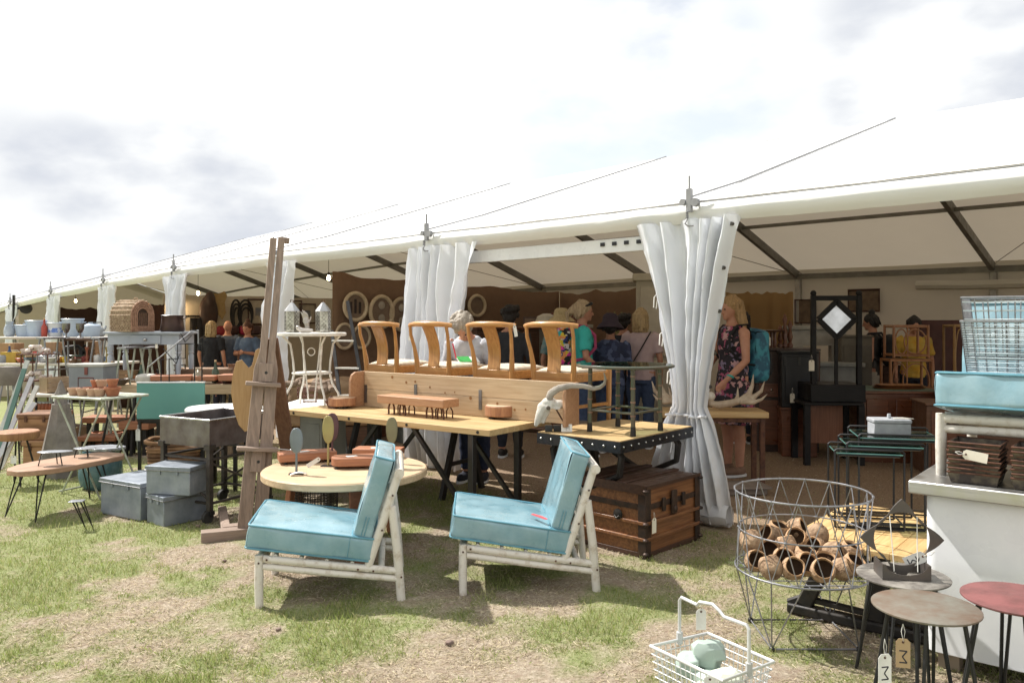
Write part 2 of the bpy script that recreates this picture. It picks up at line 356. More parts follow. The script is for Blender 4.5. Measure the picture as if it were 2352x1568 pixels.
gf = [(j*nx+i, j*nx+i+1, (j+1)*nx+i+1, (j+1)*nx+i) for j in range(ny-1) for i in range(nx-1)]
me = bpy.data.meshes.new('ground'); me.from_pydata(gv, [], gf); me.update(); me.shade_smooth()
at = me.color_attributes.new('cover', 'FLOAT_COLOR', 'POINT'); at.data.foreach_set('color', np.array(gc, dtype=np.float32).ravel())
gm = bpy.data.materials.new('trodden_turf'); gm.use_nodes = True; n = gm.node_tree.nodes; l = gm.node_tree.links; b = n['Principled BSDF']; b.inputs['Roughness'].default_value = .95; b.inputs['Specular IOR Level'].default_value = .1
t = n.new('ShaderNodeTexCoord'); ca = n.new('ShaderNodeVertexColor'); ca.layer_name = 'cover'; sp = n.new('ShaderNodeSeparateColor'); l.new(ca.outputs[0], sp.inputs[0])
def nzn(s, d=6, r=.65):
    z = n.new('ShaderNodeTexNoise'); z.inputs['Scale'].default_value = s; z.inputs['Detail'].default_value = d; z.inputs['Roughness'].default_value = r; l.new(t.outputs['Object'], z.inputs['Vector']); return z.outputs[0]
def mixc(f, a, c):
    x = n.new('ShaderNodeMix'); x.data_type = 'RGBA'; l.new(f, x.inputs[0])
    for i, q in ((6, a), (7, c)):
        if isinstance(q, tuple): x.inputs[i].default_value = (*q, 1)
        else: l.new(q, x.inputs[i])
    return x.outputs[2]
def rng(f, a, c, d=0, e=1):
    r = n.new('ShaderNodeMapRange'); l.new(f, r.inputs[0]); r.inputs[1].default_value = a; r.inputs[2].default_value = c; r.inputs[3].default_value = d; r.inputs[4].default_value = e; return r.outputs[0]
fine = nzn(55, 8, .75); mid = nzn(16, 6); fib = nzn(140, 5, .8)
green = mixc(rng(fine, .35, .65), (.165, .195, .068), (.35, .365, .185))
straw = mixc(rng(fine, .36, .66), (.23, .175, .13), (.58, .50, .385))
straw = mixc(rng(mid, .42, .7), straw, (.30, .225, .165))
f1 = n.new('ShaderNodeMath'); f1.operation = 'MULTIPLY_ADD'; f1.inputs[1].default_value = .9; f1.inputs[2].default_value = -.45; l.new(fine, f1.inputs[0])
f2 = n.new('ShaderNodeMath'); f2.operation = 'ADD'; l.new(f1.outputs[0], f2.inputs[0]); l.new(sp.outputs[0], f2.inputs[1])
turf = mixc(rng(f2.outputs[0], .22, .78), green, straw)
mulch = mixc(rng(fine, .38, .62), (.15, .10, .07), (.38, .27, .185)); mulch = mixc(rng(fib, .5, .66), mulch, (.52, .41, .29))
allc = mixc(sp.outputs[1], turf, mulch); l.new(allc, b.inputs['Base Color'])
bp = n.new('ShaderNodeBump'); bp.inputs['Strength'].default_value = .9; bp.inputs['Distance'].default_value = .02; l.new(fine, bp.inputs['Height']); l.new(bp.outputs[0], b.inputs['Normal'])
me.materials.append(gm); go = bpy.data.objects.new('ground', me); col.objects.link(go); go['kind'] = 'structure'; go['label'] = 'trodden showground turf with straw patches and bark chippings'
# ---- blades
rs = np.random.RandomState(3); BV = []; BC = []; nb = 0
def blade(x, y, z, h, wd, c, lean):
    a = rs.rand()*6.283; ca_, sa_ = math.cos(a)*wd, math.sin(a)*wd; lx, ly = (rs.rand()-.5)*lean, (rs.rand()-.5)*lean
    BV.extend(((x-ca_, y-sa_, z-.004), (x+ca_, y+sa_, z-.004), (x+lx*.45+ca_*.7, y+ly*.45+sa_*.7, z+h*.6), (x+lx, y+ly, z+h))); BC.extend((c,)*4)
cnt = 0
while cnt < 210000:
    y = 2.75+(rs.rand()**1.7)*7.2; hw = .66*y+.3; x = (rs.rand()*2-1)*hw if rs.rand() > .14 else -hw-rs.rand()**1.6*max(0, 11-hw)
    if x > 4.5: continue
    a, m = cover(x, y)
    if m > .75 and rs.rand() < .93: continue
    z = gz(x, y)
    k = fbm(x, y, 5, 2)
    green_ = rs.rand() > a*1.3-.16
    if green_:
        v = .85+.35*rs.rand()+.2*k; c = (.26*v, .31*v, .095*v, 1) if rs.rand() > .42 else (.40*v, .38*v, .19*v, 1)
        h = (.006+.015*rs.rand())*(1.3-.7*a+.6*k)
        if a < .2: h *= 1.35
        blade(x, y, z, max(.005, h), .0012+.0013*rs.rand(), c, .036)
    else:
        if rs.rand() < .4: cnt += 1; continue
        v = .6+.6*rs.rand()
        if rs.rand() < .3:      # trodden straw lying flat
            L_ = .012+.03*rs.rand(); an = rs.rand()*6.283; wx, wy = math.cos(an), math.sin(an); hw_ = .0011; zz = z+.004+.004*rs.rand(); cc = (.62*v, .54*v, .38*v, 1)
            BV.extend(((x-wy*hw_, y+wx*hw_, zz), (x+wy*hw_, y-wx*hw_, zz), (x+wx*L_+wy*hw_, y+wy*L_-wx*hw_, zz+.004*rs.rand()), (x+wx*L_-wy*hw_, y+wy*L_+wx*hw_, zz))); BC.extend((cc,)*4); cnt += 1; continue
        blade(x, y, z, .004+.01*rs.rand(), .0014+.001*rs.rand(), (.58*v, .50*v, .35*v, 1), .06)
    cnt += 1
bvn = np.array(BV, dtype=np.float32); nbl = len(BV)//4
me = bpy.data.meshes.new('grass'); idx = np.arange(nbl)*4
tri = np.stack([idx, idx+1, idx+2, idx, idx+2, idx+3], 1).reshape(-1, 3)
me.vertices.add(len(bvn)); me.vertices.foreach_set('co', bvn.ravel()); me.loops.add(tri.size); me.loops.foreach_set('vertex_index', tri.ravel().astype(np.int32))
me.polygons.add(len(tri)); me.polygons.foreach_set('loop_start', (np.arange(len(tri))*3).astype(np.int32)); me.polygons.foreach_set('loop_total', np.full(len(tri), 3, dtype=np.int32)); me.update(); me.validate()
at = me.color_attributes.new('tint', 'FLOAT_COLOR', 'POINT'); at.data.foreach_set('color', np.array(BC, dtype=np.float32).ravel())
bm_ = bpy.data.materials.new('grass_blade'); bm_.use_nodes = True; n2 = bm_.node_tree.nodes; l2 = bm_.node_tree.links; b2 = n2['Principled BSDF']; b2.inputs['Roughness'].default_value = .6; b2.inputs['Specular IOR Level'].default_value = .25
tl2 = n2.new('ShaderNodeBsdfTranslucent'); ms2 = n2.new('ShaderNodeMixShader'); ms2.inputs[0].default_value = .42; l2.new(b2.outputs[0], ms2.inputs[1]); l2.new(tl2.outputs[0], ms2.inputs[2]); l2.new(ms2.outputs[0], n2['Material Output'].inputs[0])
vc = n2.new('ShaderNodeVertexColor'); vc.layer_name = 'tint'; l2.new(vc.outputs[0], b2.inputs['Base Color']); l2.new(vc.outputs[0], tl2.inputs[0])
me.materials.append(bm_); gr = bpy.data.objects.new('grass', me); col.objects.link(gr); tagit(gr, 'short green and dry grass growing on the showground', None, None, 'stuff')
# small stones on the turf
STONE = mat('pebble', (.24, .17, .14), (.15, .11, .09), rough=.9, scale=30)
for i, (u, v, r_) in enumerate(((1033, 1480, .022), (640, 1447, .014), (515, 1290, .016), (455, 1210, .02))):
    x, y = gp(u, v); mb = MB().rock((0, 0, r_*.4), (r_, r_*.8, r_*.6), seed=i)
    solo('pebble', mb, STONE, ['brown pebble on the worn turf in front of the two blue chairs', 'small pebble in the grass ahead of the left blue chair', 'small stone on the straw left of the left blue chair', 'flat stone on the turf by the stacked grey boxes'][i], 'stone', (x, y), .4*i)

# ================================================================ MARQUEE
ROOF = cloth('roof_fabric', (.86, .86, .85), (.66, .565, .44), .14, rough=.5, wr=.10, wscale=(1.5, 1.5, 1.5))
WALLF = cloth('wall_fabric', (.58, .54, .47), (.6, .5, .38), .07, rough=.6, wr=.25, wscale=(2, 2, 2))
CURT = cloth('curtain_fabric', (.80, .82, .86), (.75, .76, .78), .16, rough=.42, wr=.35, wscale=(7, 7, 2.2), spec=.45)
cn_ = CURT.node_tree; pb_c = cn_.nodes['Principled BSDF']; src = pb_c.inputs['Base Color'].links[0].from_socket
tcc = cn_.nodes.new('ShaderNodeTexCoord'); sxx = cn_.nodes.new('ShaderNodeSeparateXYZ'); cn_.links.new(tcc.outputs['Object'], sxx.inputs[0])
nzc = cn_.nodes.new('ShaderNodeTexNoise'); nzc.inputs['Scale'].default_value = 9; nzc.inputs['Detail'].default_value = 6; cn_.links.new(tcc.outputs['Object'], nzc.inputs['Vector'])
mm1 = cn_.nodes.new('ShaderNodeMath'); mm1.operation = 'MULTIPLY_ADD'; mm1.inputs[1].default_value = -.75; cn_.links.new(nzc.outputs[0], mm1.inputs[0]); cn_.links.new(sxx.outputs[2], mm1.inputs[2])
mrc = cn_.nodes.new('ShaderNodeMapRange'); mrc.inputs[1].default_value = .12; mrc.inputs[2].default_value = -.45; mrc.inputs[4].default_value = .55; cn_.links.new(mm1.outputs[0], mrc.inputs[0])
mxc = cn_.nodes.new('ShaderNodeMix'); mxc.data_type = 'RGBA'; cn_.links.new(mrc.outputs[0], mxc.inputs[0]); cn_.links.new(src, mxc.inputs[6]); mxc.inputs[7].default_value = (.42, .33, .23, 1); cn_.links.new(mxc.outputs[2], pb_c.inputs['Base Color'])   # splashed mud at the hem
ALU = mat('aluminium_beam', (.20, .185, .165), (.15, .14, .125), rough=.45, metal=.55, scale=4)
CABLE = mat('cable', (.12, .1, .085), rough=.6)
SEAM = mat('seam_rail', (.30, .30, .31), (.24, .24, .25), rough=.5, metal=.3)
WD, EAVE, RIDGE, DR = 8.4, 2.335, 3.70, .155
S0, NB = -9, 11                                             # bays run from s = -9 to s = 24, three metres each
tent = thing('marquee', 'long white clearspan marquee with open sides and tied back curtains', 'marquee', (0, 0, 0))
def P3(s, t, z): x, y = T(s, t); return Vector((x, y, z+drop(s)))
def roofz(t): return EAVE+(RIDGE-EAVE)*(1-abs(t-WD/2)/(WD/2))
for i in range(NB):
    sa = S0+3*i
    for side in (0, 1):
        def fn(u, v, sa=sa, side=side):
            s = sa+3*u; t = (WD/2)*v if side == 0 else WD-(WD/2)*v
            sag = .045*math.sin(math.pi*u)*math.sin(math.pi*min(1, v*.9+.05))
            wr = .006*noise.noise(Vector((s*2.2, t*1.6, side*5)))*math.sin(math.pi*u)
            return P3(s, t, roofz(t)+.02-sag+wr)
        MB().grid(fn, 13, 15).build('roof_panel', ROOF, tent, ang=80)
    # valance along the front eave: a rolled hem hanging from the eave cord
    def fv(u, v, sa=sa):
        s = sa+3*u; a = v*math.pi*.5
        bow = .018*math.sin(math.pi*u)
        return P3(s, .02-.05*math.sin(v*3.0)+.006*noise.noise(Vector((s*3, v*2, 0))), EAVE+.02-DR*v-bow*v+.004*noise.noise(Vector((s*6, 9, v))))
    MB().grid(fv, 25, 7).build('valance', ROOF, tent, ang=80)
    MB().tube([P3(sa+3*k/8, -.045, EAVE+.005-.012*math.sin(math.pi*k/8)) for k in range(9)], .004, 5).build('eave_cord', SEAM, tent)
    MB().grid(lambda u, v, sa=sa: P3(sa+3*u, WD-.02+.03*(1-v)*noise.noise(Vector((u*3, v*2, sa))), .02+2.345*v), 9, 8).build('back_wall', WALLF, tent, ang=80)
    for tt in (WD-2.1, WD/2):
        MB().beam(P3(sa, tt, roofz(tt)-.10), P3(sa+3, tt, roofz(tt)-.10), .05, .05).build('purlin', ALU, tent)
    MB().beam(P3(sa, WD-.12, EAVE-.10), P3(sa+3, WD-.12, EAVE-.10), .07, .09).build('eave_beam', ALU, tent)
    if i % 2 == 0:
        z1 = WD/2+.1; z2 = WD-.35; cb = MB()
        cb.tube([P3(sa+.1, z1, roofz(z1)-.13), P3(sa+2.9, z2, roofz(z2)-.13)], .006, 4); cb.tube([P3(sa+2.9, z1, roofz(z1)-.13), P3(sa+.1, z2, roofz(z2)-.13)], .006, 4)
        cb.build('brace_cable', CABLE, tent)
for i in range(NB+1):
    s = S0+3*i
    MB().tube([P3(s, -.05, EAVE+.045)]+[P3(s, WD/2*k/6, roofz(WD/2*k/6)+.03) for k in range(1, 7)], .008, 5).build('seam_rail', SEAM, tent)
    mbr = MB().beam(P3(s, 0.05, EAVE-.09), P3(s, WD/2, RIDGE-.10), .065, .125); mbr.beam(P3(s, WD/2, RIDGE-.10), P3(s, WD-.05, EAVE-.09), .065, .125)
    mbr.build('rafter', ALU, tent)
    if s < 22:
        MB().beam(P3(s, .05, .0), P3(s, .05, EAVE-.03), .09, .12, up=(ET[0], ET[1], 0)).build('post', WHITEP, tent, bev=.012)
        MB().beam(P3(s, WD-.06, .0), P3(s, WD-.06, EAVE-.03), .09, .12, up=(ET[0], ET[1], 0)).build('post', mat('back_post', (.42, .40, .37), rough=.4, metal=.4), tent, bev=.012)
    # corner fitting: bracket, pin, strap and spring
    q = MB(); q.M = Matrix.Translation(P3(s, -.06, EAVE)) @ Matrix.Rotation(math.atan2(ES[1], ES[0])+math.pi, 4, 'Z')
    q.box((0, 0, .02), (.04, .03, .17)); q.cyl((0, 0, .09), (0, 0, .20), .009, n=6); q.cyl((.05, -.02, .0), (.05, .015, .0), .032, n=10); q.cyl((-.05, -.02, .01), (-.05, .015, .01), .026, n=10)
    q.tube([(.004*math.cos(k*1.57)+0, -.03+.014*math.sin(k*1.57), -.06-.0035*k) for k in range(16)], .006, 4)
    q.tube([(0, -.02, -.11), (-.02, -.03, -.15), (0, -.02, -.17), (.04, -.01, -.17)], .006, 4)
    q.build('corner_fitting', SEAM, tent)
MB().grid(lambda u, v: P3(23.95, .1+8.25*u, drop(24)*0+(roofz(.1+8.25*u)+.0)*v), 21, 8).build('gable_wall', WALLF, tent, ang=80)
# white rail with punched slots across the middle bay
MB().beam(P3(.1, .10, 2.085), P3(2.95, .10, 2.085), .05, .115).build('eave_rail', WHITEP, tent, bev=.006)
for k in range(7): MB().beam(P3(.16+.12*k, .07, 2.10), P3(.20+.12*k, .07, 2.10), .012, .03).build('rail_slot', INK, tent)
# ---------------------------------------------------------------- curtains
def curtain(s, sl, sr, pinch, zp, bl, br, zb, nf, label, seed, t0=-.03, amp=.05, flat=None):
    "sl/sr: reach left and right of the post at the top, pinch half width at height zp, bl/br: reach at the hem"
    mb = MB(); top = EAVE-.12; pz_ = zp
    def fn(u, v):
        z = top+(zb-top)*v; k = (top-z)/(top-pz_)
        if k < 1: e = 1-(1-k)**1.35 if pinch < .2 else k; l_, r_ = sl+(pinch-sl)*e, sr+(pinch-sr)*e
        else:
            kk = (z-pz_)/(zb-pz_); e = kk**.62; l_, r_ = pinch+(bl-pinch)*e, pinch+(br-pinch)*e
        q = -1+2*u; off = (l_ if q > 0 else r_)*q
        wdt = (l_+r_); a = amp*(.45+.55*min(1, wdt/.6))
        ph = seed+noise.noise(Vector((u*2.4, v*1.3, seed)))*4.2+noise.noise(Vector((u*5.5, v*2.1, seed+3)))*1.3
        fold = math.sin(nf*math.pi*2*u+ph)*a+math.sin(nf*4.3*u+2*ph+3*v)*a*.45+.022*noise.noise(Vector((u*11, v*5, seed)))+.016*noise.noise(Vector((u*9+v*7, v*16, seed+8)))+.007*noise.noise(Vector((u*26, v*30, seed)))
        tw = .10*v*(1-v)
        return P3(s+off, t0+fold-tw, z+.012*noise.noise(Vector((u*5, seed, 0))))
    mb.grid(fn, 110, 44)
    root = thing('curtain', label, 'curtain', (0, 0, 0), group='white curtains gathered at the marquee posts')
    mb.build('drape', CURT, root, ang=80)
    return root, fn
c0, f0 = curtain(0, .53, .38, .13, .82, .42, .34, .03, 6.5, 'white marquee curtain pinched in at waist height, behind the wire basket', 1.3, amp=.055)
# details of the nearest curtain: tie, eyelets, loops, skirt roll
q = MB(); q.tube([f0(k/20, .655)+Vector((ET[0]*-.03, ET[1]*-.03, 0)) for k in range(21)], .009, 5); q.build('tie', mat('tie_cloth', (.7, .72, .76), rough=.6), c0)
for k, v in enumerate((.03, .17, .31, .45, .56)):
    q = MB(); p = f0(.035, v); q.cyl(p+Vector((-ET[0]*.012, -ET[1]*.012, 0)), p+Vector((ET[0]*.01, ET[1]*.01, 0)), .014, n=10)
    q.build('eyelet', mat('eyelet_brass', (.12, .11, .1), rough=.4, metal=.6), c0)
for v in (.24, .37, .50, .62):
    p = f0(.985, v); q = MB(); q.tube([p, p+Vector((-.03, 0, -.03)), p+Vector((-.035, 0, -.11)), p+Vector((-.015, 0, -.12)), p+Vector((-.005, 0, -.05))], .005, 5); q.build('rope_loop', STRING, c0)
p0_, p1_ = f0(.04, .98), f0(.74, .98)
def fs_(u, v):
    p = p0_.lerp(p1_, u); a = v*math.pi*2; rr = .06*(1+.25*noise.noise(Vector((u*4, 1, 0)))); return Vector((p.x, p.y, .085))+Vector((-ET[0]*(.03+rr*math.cos(a)), -ET[1]*(.03+rr*math.cos(a)), .075*math.sin(a)))+Vector((0, 0, .02*noise.noise(Vector((u*5, v*2, 3)))))
MB().grid(fs_, 40, 10).build('skirt_roll', CURT, c0, ang=80)
curtain(3, .34, .72, .36, 1.0, .30, .46, .04, 7, 'white marquee curtain hanging loosely behind the two middle wooden chairs', 4.1, amp=.05)
curtain(6, .20, .46, .26, 1.1, .16, .30, .3, 5, 'white marquee curtain partly hidden by the tall easel', 2.2)
curtain(9, .30, .46, .22, 1.0, .2, .34, .3, 6, 'white marquee curtain behind the dark copper pan', 5.4)
curtain(12, .28, .48, .24, 1.0, .2, .36, .3, 6, 'white marquee curtain behind the wicker pet house', 7.7)
curtain(15, .30, .5, .24, 1.0, .24, .4, .3, 6, 'white marquee curtain behind the grey enamel tubs', 9.1)
curtain(18, .45, .5, .3, 1.0, .3, .4, .3, 6, 'farthest white marquee curtain, beside the round station clock', 11.6)
# ================================================================ TAGS
def tag_card(loc, rz, label, cardm=None, h=.075, wd=.042, tilt=0, letter=None, cord=.05, roll=0):
    "luggage label hanging by its string; loc is the knot it hangs from"
    r = thing('price_tag', label, 'price tag', loc, rz, group='price tags tied to the goods')
    r.rotation_euler = (tilt, roll, rz)
    cm = cardm or PAPER
    q = MB(); pts = [(-wd/2, -h), (wd/2, -h), (wd/2, -h*.12), (wd*.28, 0), (-wd*.28, 0), (-wd/2, -h*.12)]
    q.plate(pts, (0, 0, -cord), (1, 0, 0), (0, 0, 1), .0012); q.build('card', cm, r)
    MB().tube([(0, .001, 0), (.006, -.002, -cord*.5), (0, -.003, -cord-h*.1), (-.006, -.002, -cord*.5), (0, .001, 0)], .0012, 4).build('string', STRING, r)
    MB().cyl((0, -.002, -cord-h*.12), (0, .003, -cord-h*.12), .0045, n=8).build('eyelet', RUST, r)
    if letter:
        a = wd*.26; b_ = h*.20; z0 = -cord-h*.62
        q = MB(); st_ = {'M': [[(-b_/2, -a), (-b_/2, a)], [(-b_/2, a), (b_*.5, 0)], [(b_*.5, 0), (-b_/2, -a)], ]}
        # the letter lies on its side, as on the card
        segs = [((-a, -b_), (a, -b_)), ((a, -b_), (-a*.2, 0)), ((-a*.2, 0), (a, b_)), ((a, b_), (-a, b_))]
        for s_, e_ in segs: q.beam((s_[0], -.0016, z0+s_[1]), (e_[0], -.0016, z0+e_[1]), .0008, .0042, up=(0, 0, 1))
        q.build('letter', INK, r)
    return r
# ================================================================ BLUE LOUNGE CHAIRS
CW = .56
def lounge_chair(label, loc, rz, seat_t=.125, group='blue cushioned bamboo lounge chairs'):
    r = thing('lounge_chair', label, 'lounge chair', loc, rz, group)
    for y in (0, CW):
        MB().tube([(.02, y, 0), (.018, y, .13), (.02, y, .272)], [.021, .023, .022], 10).build('leg', BAMBOOW, r)
        MB().tube([(.745, y, 0), (.725, y, .25), (.695, y, .50)], [.023, .024, .022], 10).build('leg', BAMBOOW, r)
        MB().tube([(.04, y, .252), (.37, y, .205), (.72, y, .158)], [.020, .021, .019], 10).build('side_rail', BAMBOOW, r)
        MB().tube([(.04, y, .212), (.37, y, .163), (.725, y, .117)], [.018, .019, .018], 10).build('side_rail', BAMBOOW, r)
        yy = y+(.034 if y == 0 else -.034)
        MB().tube([(.565, yy-.03*(1 if y == 0 else -1), .165), (.65, yy-.03*(1 if y == 0 else -1), .42), (.735, yy-.03*(1 if y == 0 else -1), .69)], [.022, .024, .023], 10).build('back_post', BAMBOOW, r)
        q = MB()
        for p in ((.06, y-.022, .25), (.52, y-.022, .18), (.60, y-.022, .168), (.745, y-.023, .13), (.70, y-.024, .56), (.645, y-.024, .38), (.02, y-.022, .235)): q.ball(p, .0055, 6, 4)
        if y == 0: q.build('peg', RUST, r)['kind'] = 'stuff'
    for x, z, rd, nm in ((.02, .250, .020, 'front_rail'), (.02, .205, .018, 'front_rail'), (.735, .675, .026, 'top_rail'), (.64, .17, .018, 'rear_rail'), (.69, .50, .016, 'back_rail')):
        MB().tube([(x, -.035 if nm == 'top_rail' else .0, z), (x, CW/2, z+.004), (x, CW+(.035 if nm == 'top_rail' else 0), z)], [rd, rd*1.05, rd], 10).build(nm, BAMBOOW, r)
    for k in range(4): MB().tube([(.10+.13*k, .0, .262-.018*k), (.10+.13*k, CW, .262-.018*k)], .011, 6).build('seat_slat', BAMBOOW, r)
    def cushion(nm, c, half, ry, puff, sd):
        M = Matrix.Rotation(ry, 3, 'Y'); q = MB().pillow(c, half, .018, puff, M, sd, .010, 15); o = q.build(nm, VINYL, r, ang=50, weld=True)
        hx, hy, hz = half; e = .012
        for sg in (-1, 1):
            pts = []
            for cx_, cy_, a0 in ((hx, hy, 0), (-hx, hy, 90), (-hx, -hy, 180), (hx, -hy, 270)):
                for a in (0, 45, 90):
                    a = R(a0+a); rr = .022; pts.append((cx_-math.copysign(rr, cx_)+rr*math.cos(a), cy_-math.copysign(rr, cy_)+rr*math.sin(a), sg*(hz-.004)))
            MB().tube([Vector(c)+M @ Vector(p) for p in pts], .0055, 6, closed=True).build('piping', PIPING, o)
        return o, M
    sx = .325
    a = math.atan(.155); c = (.30-.02, CW/2, .238+seat_t/2+.022); so_, M = cushion('seat_cushion', c, (sx, .295, seat_t/2), a, .016, hash(label) % 9)
    for k, xx in enumerate((.09, .19)):     # boxing panel seam at the rear of the near side
        MB().tube([Vector(c)+M @ Vector((sx-.13, -.298, -seat_t/2+.006)), Vector(c)+M @ Vector((sx-.13, -.303, 0)), Vector(c)+M @ Vector((sx-.13, -.298, seat_t/2-.006))], .002, 4).build('seam', PIPING, so_) if k == 0 else None
    a2 = R(16.2); c2 = (.6, CW/2, .545); bo, M2 = cushion('back_cushion', c2, (.052, .29, .218), a2, .006, hash(label) % 7+2)
    for dx in (-.008, .008): MB().tube([Vector(c2)+M2 @ Vector((dx, -.2935, -.20)), Vector(c2)+M2 @ Vector((dx, -.295, -.10))], .0022, 4).build('seam', PIPING, bo)
    return r
ch1 = lounge_chair('blue cushioned chair on the turf in front of the round table', (-1.322, 4.10, 0), R(8.5))
ch2 = lounge_chair('blue cushioned chair in front of the trunk, red ticket on its seat', (-.284, 4.30, 0), R(2.6))
q = MB().plate([(0, 0), (.10, -.02), (.105, .0), (.06, .02), (0, .025)], (0, 0, 0), (1, 0, 0), (0, 1, 0), .002)
o = solo('sale_ticket', q, mat('red_card', (.62, .09, .10), rough=.6), 'red paper ticket lying on the seat of the chair beside the trunk', 'ticket', (.105, 4.42, .402), R(-28)); o.rotation_euler.y = R(7)
# ================================================================ FREEZER COUNTER AND WHAT STANDS ON IT
CR = R(-39.5); CO = (1.69, 3.40); cex = Vector((math.cos(CR), math.sin(CR), 0)); cey = Vector((-math.sin(CR), math.cos(CR), 0))
def cl(x, y, z=0): return Vector((CO[0], CO[1], 0))+cex*x+cey*y+Vector((0, 0, z))
ctr = thing('freezer_counter', 'white freezer cabinet with a stainless steel worktop at the right edge', 'counter', (CO[0], CO[1], 0), CR)
MB().bb((0, 0, .742), (1.5, .70, .797)).build('worktop', mat('brushed_steel', (.62, .61, .59), (.52, .51, .49), rough=.4, metal=1, wood=0), ctr, bev=.006)
pts = []
for cx_, cy_, a0 in ((1.38, .63, 0), (.10, .63, 90), (.10, .09, 180), (1.38, .09, 270)):
    for a in (0, 22, 45, 67, 90): pts.append((cx_+.045*math.cos(R(a0+a)), cy_+.045*math.sin(R(a0+a))))
MB().prism(pts, .075, .7415).build('cabinet', WHITEP, ctr, bev=.004, ang=60)
for x, y in ((.14, .12), (1.3, .12), (.14, .58), (1.3, .58)): MB().bb((x-.04, y-.04, 0), (x+.04, y+.04, .075)).build('foot', mat('timber_block', (.3, .24, .18), rough=.9), ctr)
ch3 = lounge_chair('blue cushioned chair raised on the stainless steel counter', (2.317, 3.15, .797), R(50.5), seat_t=.15)
BAKE = mat('baking_tin', (.055, .045, .042), (.19, .16, .11), rough=.55, metal=.6, scale=18, bump=.1, lo=.45, hi=.75)
def tin(loc, rz, label):
    r = thing('baking_tin', label, 'baking tin', loc, rz, group='dark square tins stacked on the steel counter')
    q = MB(); a, b_, h = .083, .095, .045
    q.add([(-a,-a,0),(a,-a,0),(a,a,0),(-a,a,0),(-b_,-b_,h),(b_,-b_,h),(b_,b_,h),(-b_,b_,h),(-b_+.006,-b_+.006,h),(b_-.006,-b_+.006,h),(b_-.006,b_-.006,h),(-b_+.006,b_-.006,h),(-a+.006,-a+.006,.004),(a-.006,-a+.006,.004),(a-.006,a-.006,.004),(-a+.006,a-.006,.004)],
          [(0,3,2,1),(0,1,5,4),(1,2,6,5),(2,3,7,6),(3,0,4,7),(4,5,9,8),(5,6,10,9),(6,7,11,10),(7,4,8,11),(8,9,13,12),(9,10,14,13),(10,11,15,14),(11,8,12,15),(12,13,14,15)])
    q.build('pan', BAKE, r)
    MB().tube([(-b_,-b_,h),(b_,-b_,h),(b_,b_,h),(-b_,b_,h)], .0045, 5, closed=True).build('rim', RUST, r)
    return r
ordn = ['bottom', 'second from bottom', 'third from bottom', 'fourth from bottom', 'fifth from bottom', 'sixth from bottom', 'seventh from bottom', 'topmost']
tp = None
for nm, cpos in (('with the tag tied on', cl(.235, .150, .799)), ('beside the tagged stack', cl(.465, .150, .799))):
    for k in range(8):
        lb = 'dark square baking tin, %s of the stack %s' % (ordn[k], nm); lc = cpos+Vector((.0015*math.sin(k*3), .002*math.cos(k*5), k*.0178)); rz = CR+R(2*math.sin(k*2.3))
        tp = tin(lc, rz, lb) if tp is None else dup(tp, lc, rz, lb)
tag_card(cl(.17, .046, .93), CR, 'cream card tag tied to the left stack of baking tins', roll=R(-82), cord=.03, h=.09, wd=.04)
# wire basket on the raised chair
def wire_basket(loc, rz, label, sx, sy, h, nw, dense, group=None):
    r = thing('wire_basket', label, 'wire basket', loc, rz, group)
    k = .86
    for z, s_, rd in ((h, 1, .005), (0, k, .004)): MB().tube([(-sx*s_,-sy*s_,z),(sx*s_,-sy*s_,z),(sx*s_,sy*s_,z),(-sx*s_,sy*s_,z)], rd, 6, closed=True).build('rim' if z else 'base_rim', WIRE, r)
    q = MB()
    for i in range(nw+1):
        a = -1+2*i/nw
        for y in (-1, 1): q.tube([(a*sx, y*sy, h), (a*sx*k, y*sy*k, 0)], .0028, 4); q.tube([(y*sx, a*sy, h), (y*sx*k, a*sy*k, 0)], .0028, 4)
        q.tube([(a*sx*k, -sy*k, 0), (a*sx*k, sy*k, 0)], .0026, 4)
    o = q.build('wire', WIRE, r); o['kind'] = 'stuff'
    q = MB()
    for i in range(dense):
        f = (i+.5)/dense; s_ = k+(1-k)*f; w_ = .003
        q.tube([(-sx*s_,-sy*s_,h*f),(0,-sy*s_-w_*(-1)**i,h*f),(sx*s_,-sy*s_,h*f),(sx*s_,sy*s_,h*f),(-sx*s_,sy*s_,h*f)], .0024, 4, closed=True)
    o = q.build('hoop', mat('plastic_coated_wire', (.60, .66, .68), rough=.5), r); o['kind'] = 'stuff'
    return r
wire_basket((2.26, 3.56, 1.205), R(50.5-90), 'wire basket standing on the raised blue chair, lower of the two nested', .20, .15, .27, 9, 26, 'nested wire baskets on the raised chair')
wire_basket((2.265, 3.565, 1.31), R(50.5-87), 'wire basket nested inside the other on the raised blue chair', .205, .155, .27, 8, 7, 'nested wire baskets on the raised chair')
# ================================================================ LOW PINE TABLE WITH IRON BASE, GLASS NEST
lo_ = cl(-.61, .257)
lt = thing('low_table', 'low pine plank table on cast iron feet behind the coconut basket', 'table', (lo_.x, lo_.y, 0), CR)
for k in range(5): MB().bb((.118*k, 0, .37), (.118*k+.1165, .95, .40)).build('plank', mat('pine_long', (.60, .42, .20), (.46, .29, .12), rough=.5, wood=1, bump=.08), lt, bev=.003)
for y in (.06, .86):
    MB().beam((-.02, y, .03), (.66, y, .03), .07, .05).build('foot_bar', BLACK, lt, bev=.01)
    MB().tube([(-.02, y, .05), (.05, y, .09), (.6, y, .075), (.66, y, .05)], .018, 6).build('foot_rib', BLACK, lt)
    for a, b_ in (((.06, y, .05), (.20, y, .37)), ((.40, y, .05), (.42, y, .37))): MB().beam(a, b_, .05, .075, up=(1, 0, 0)).build('leg', BLACK, lt, bev=.01)
GL = glass('table_glass', (.62, .74, .70), .03)
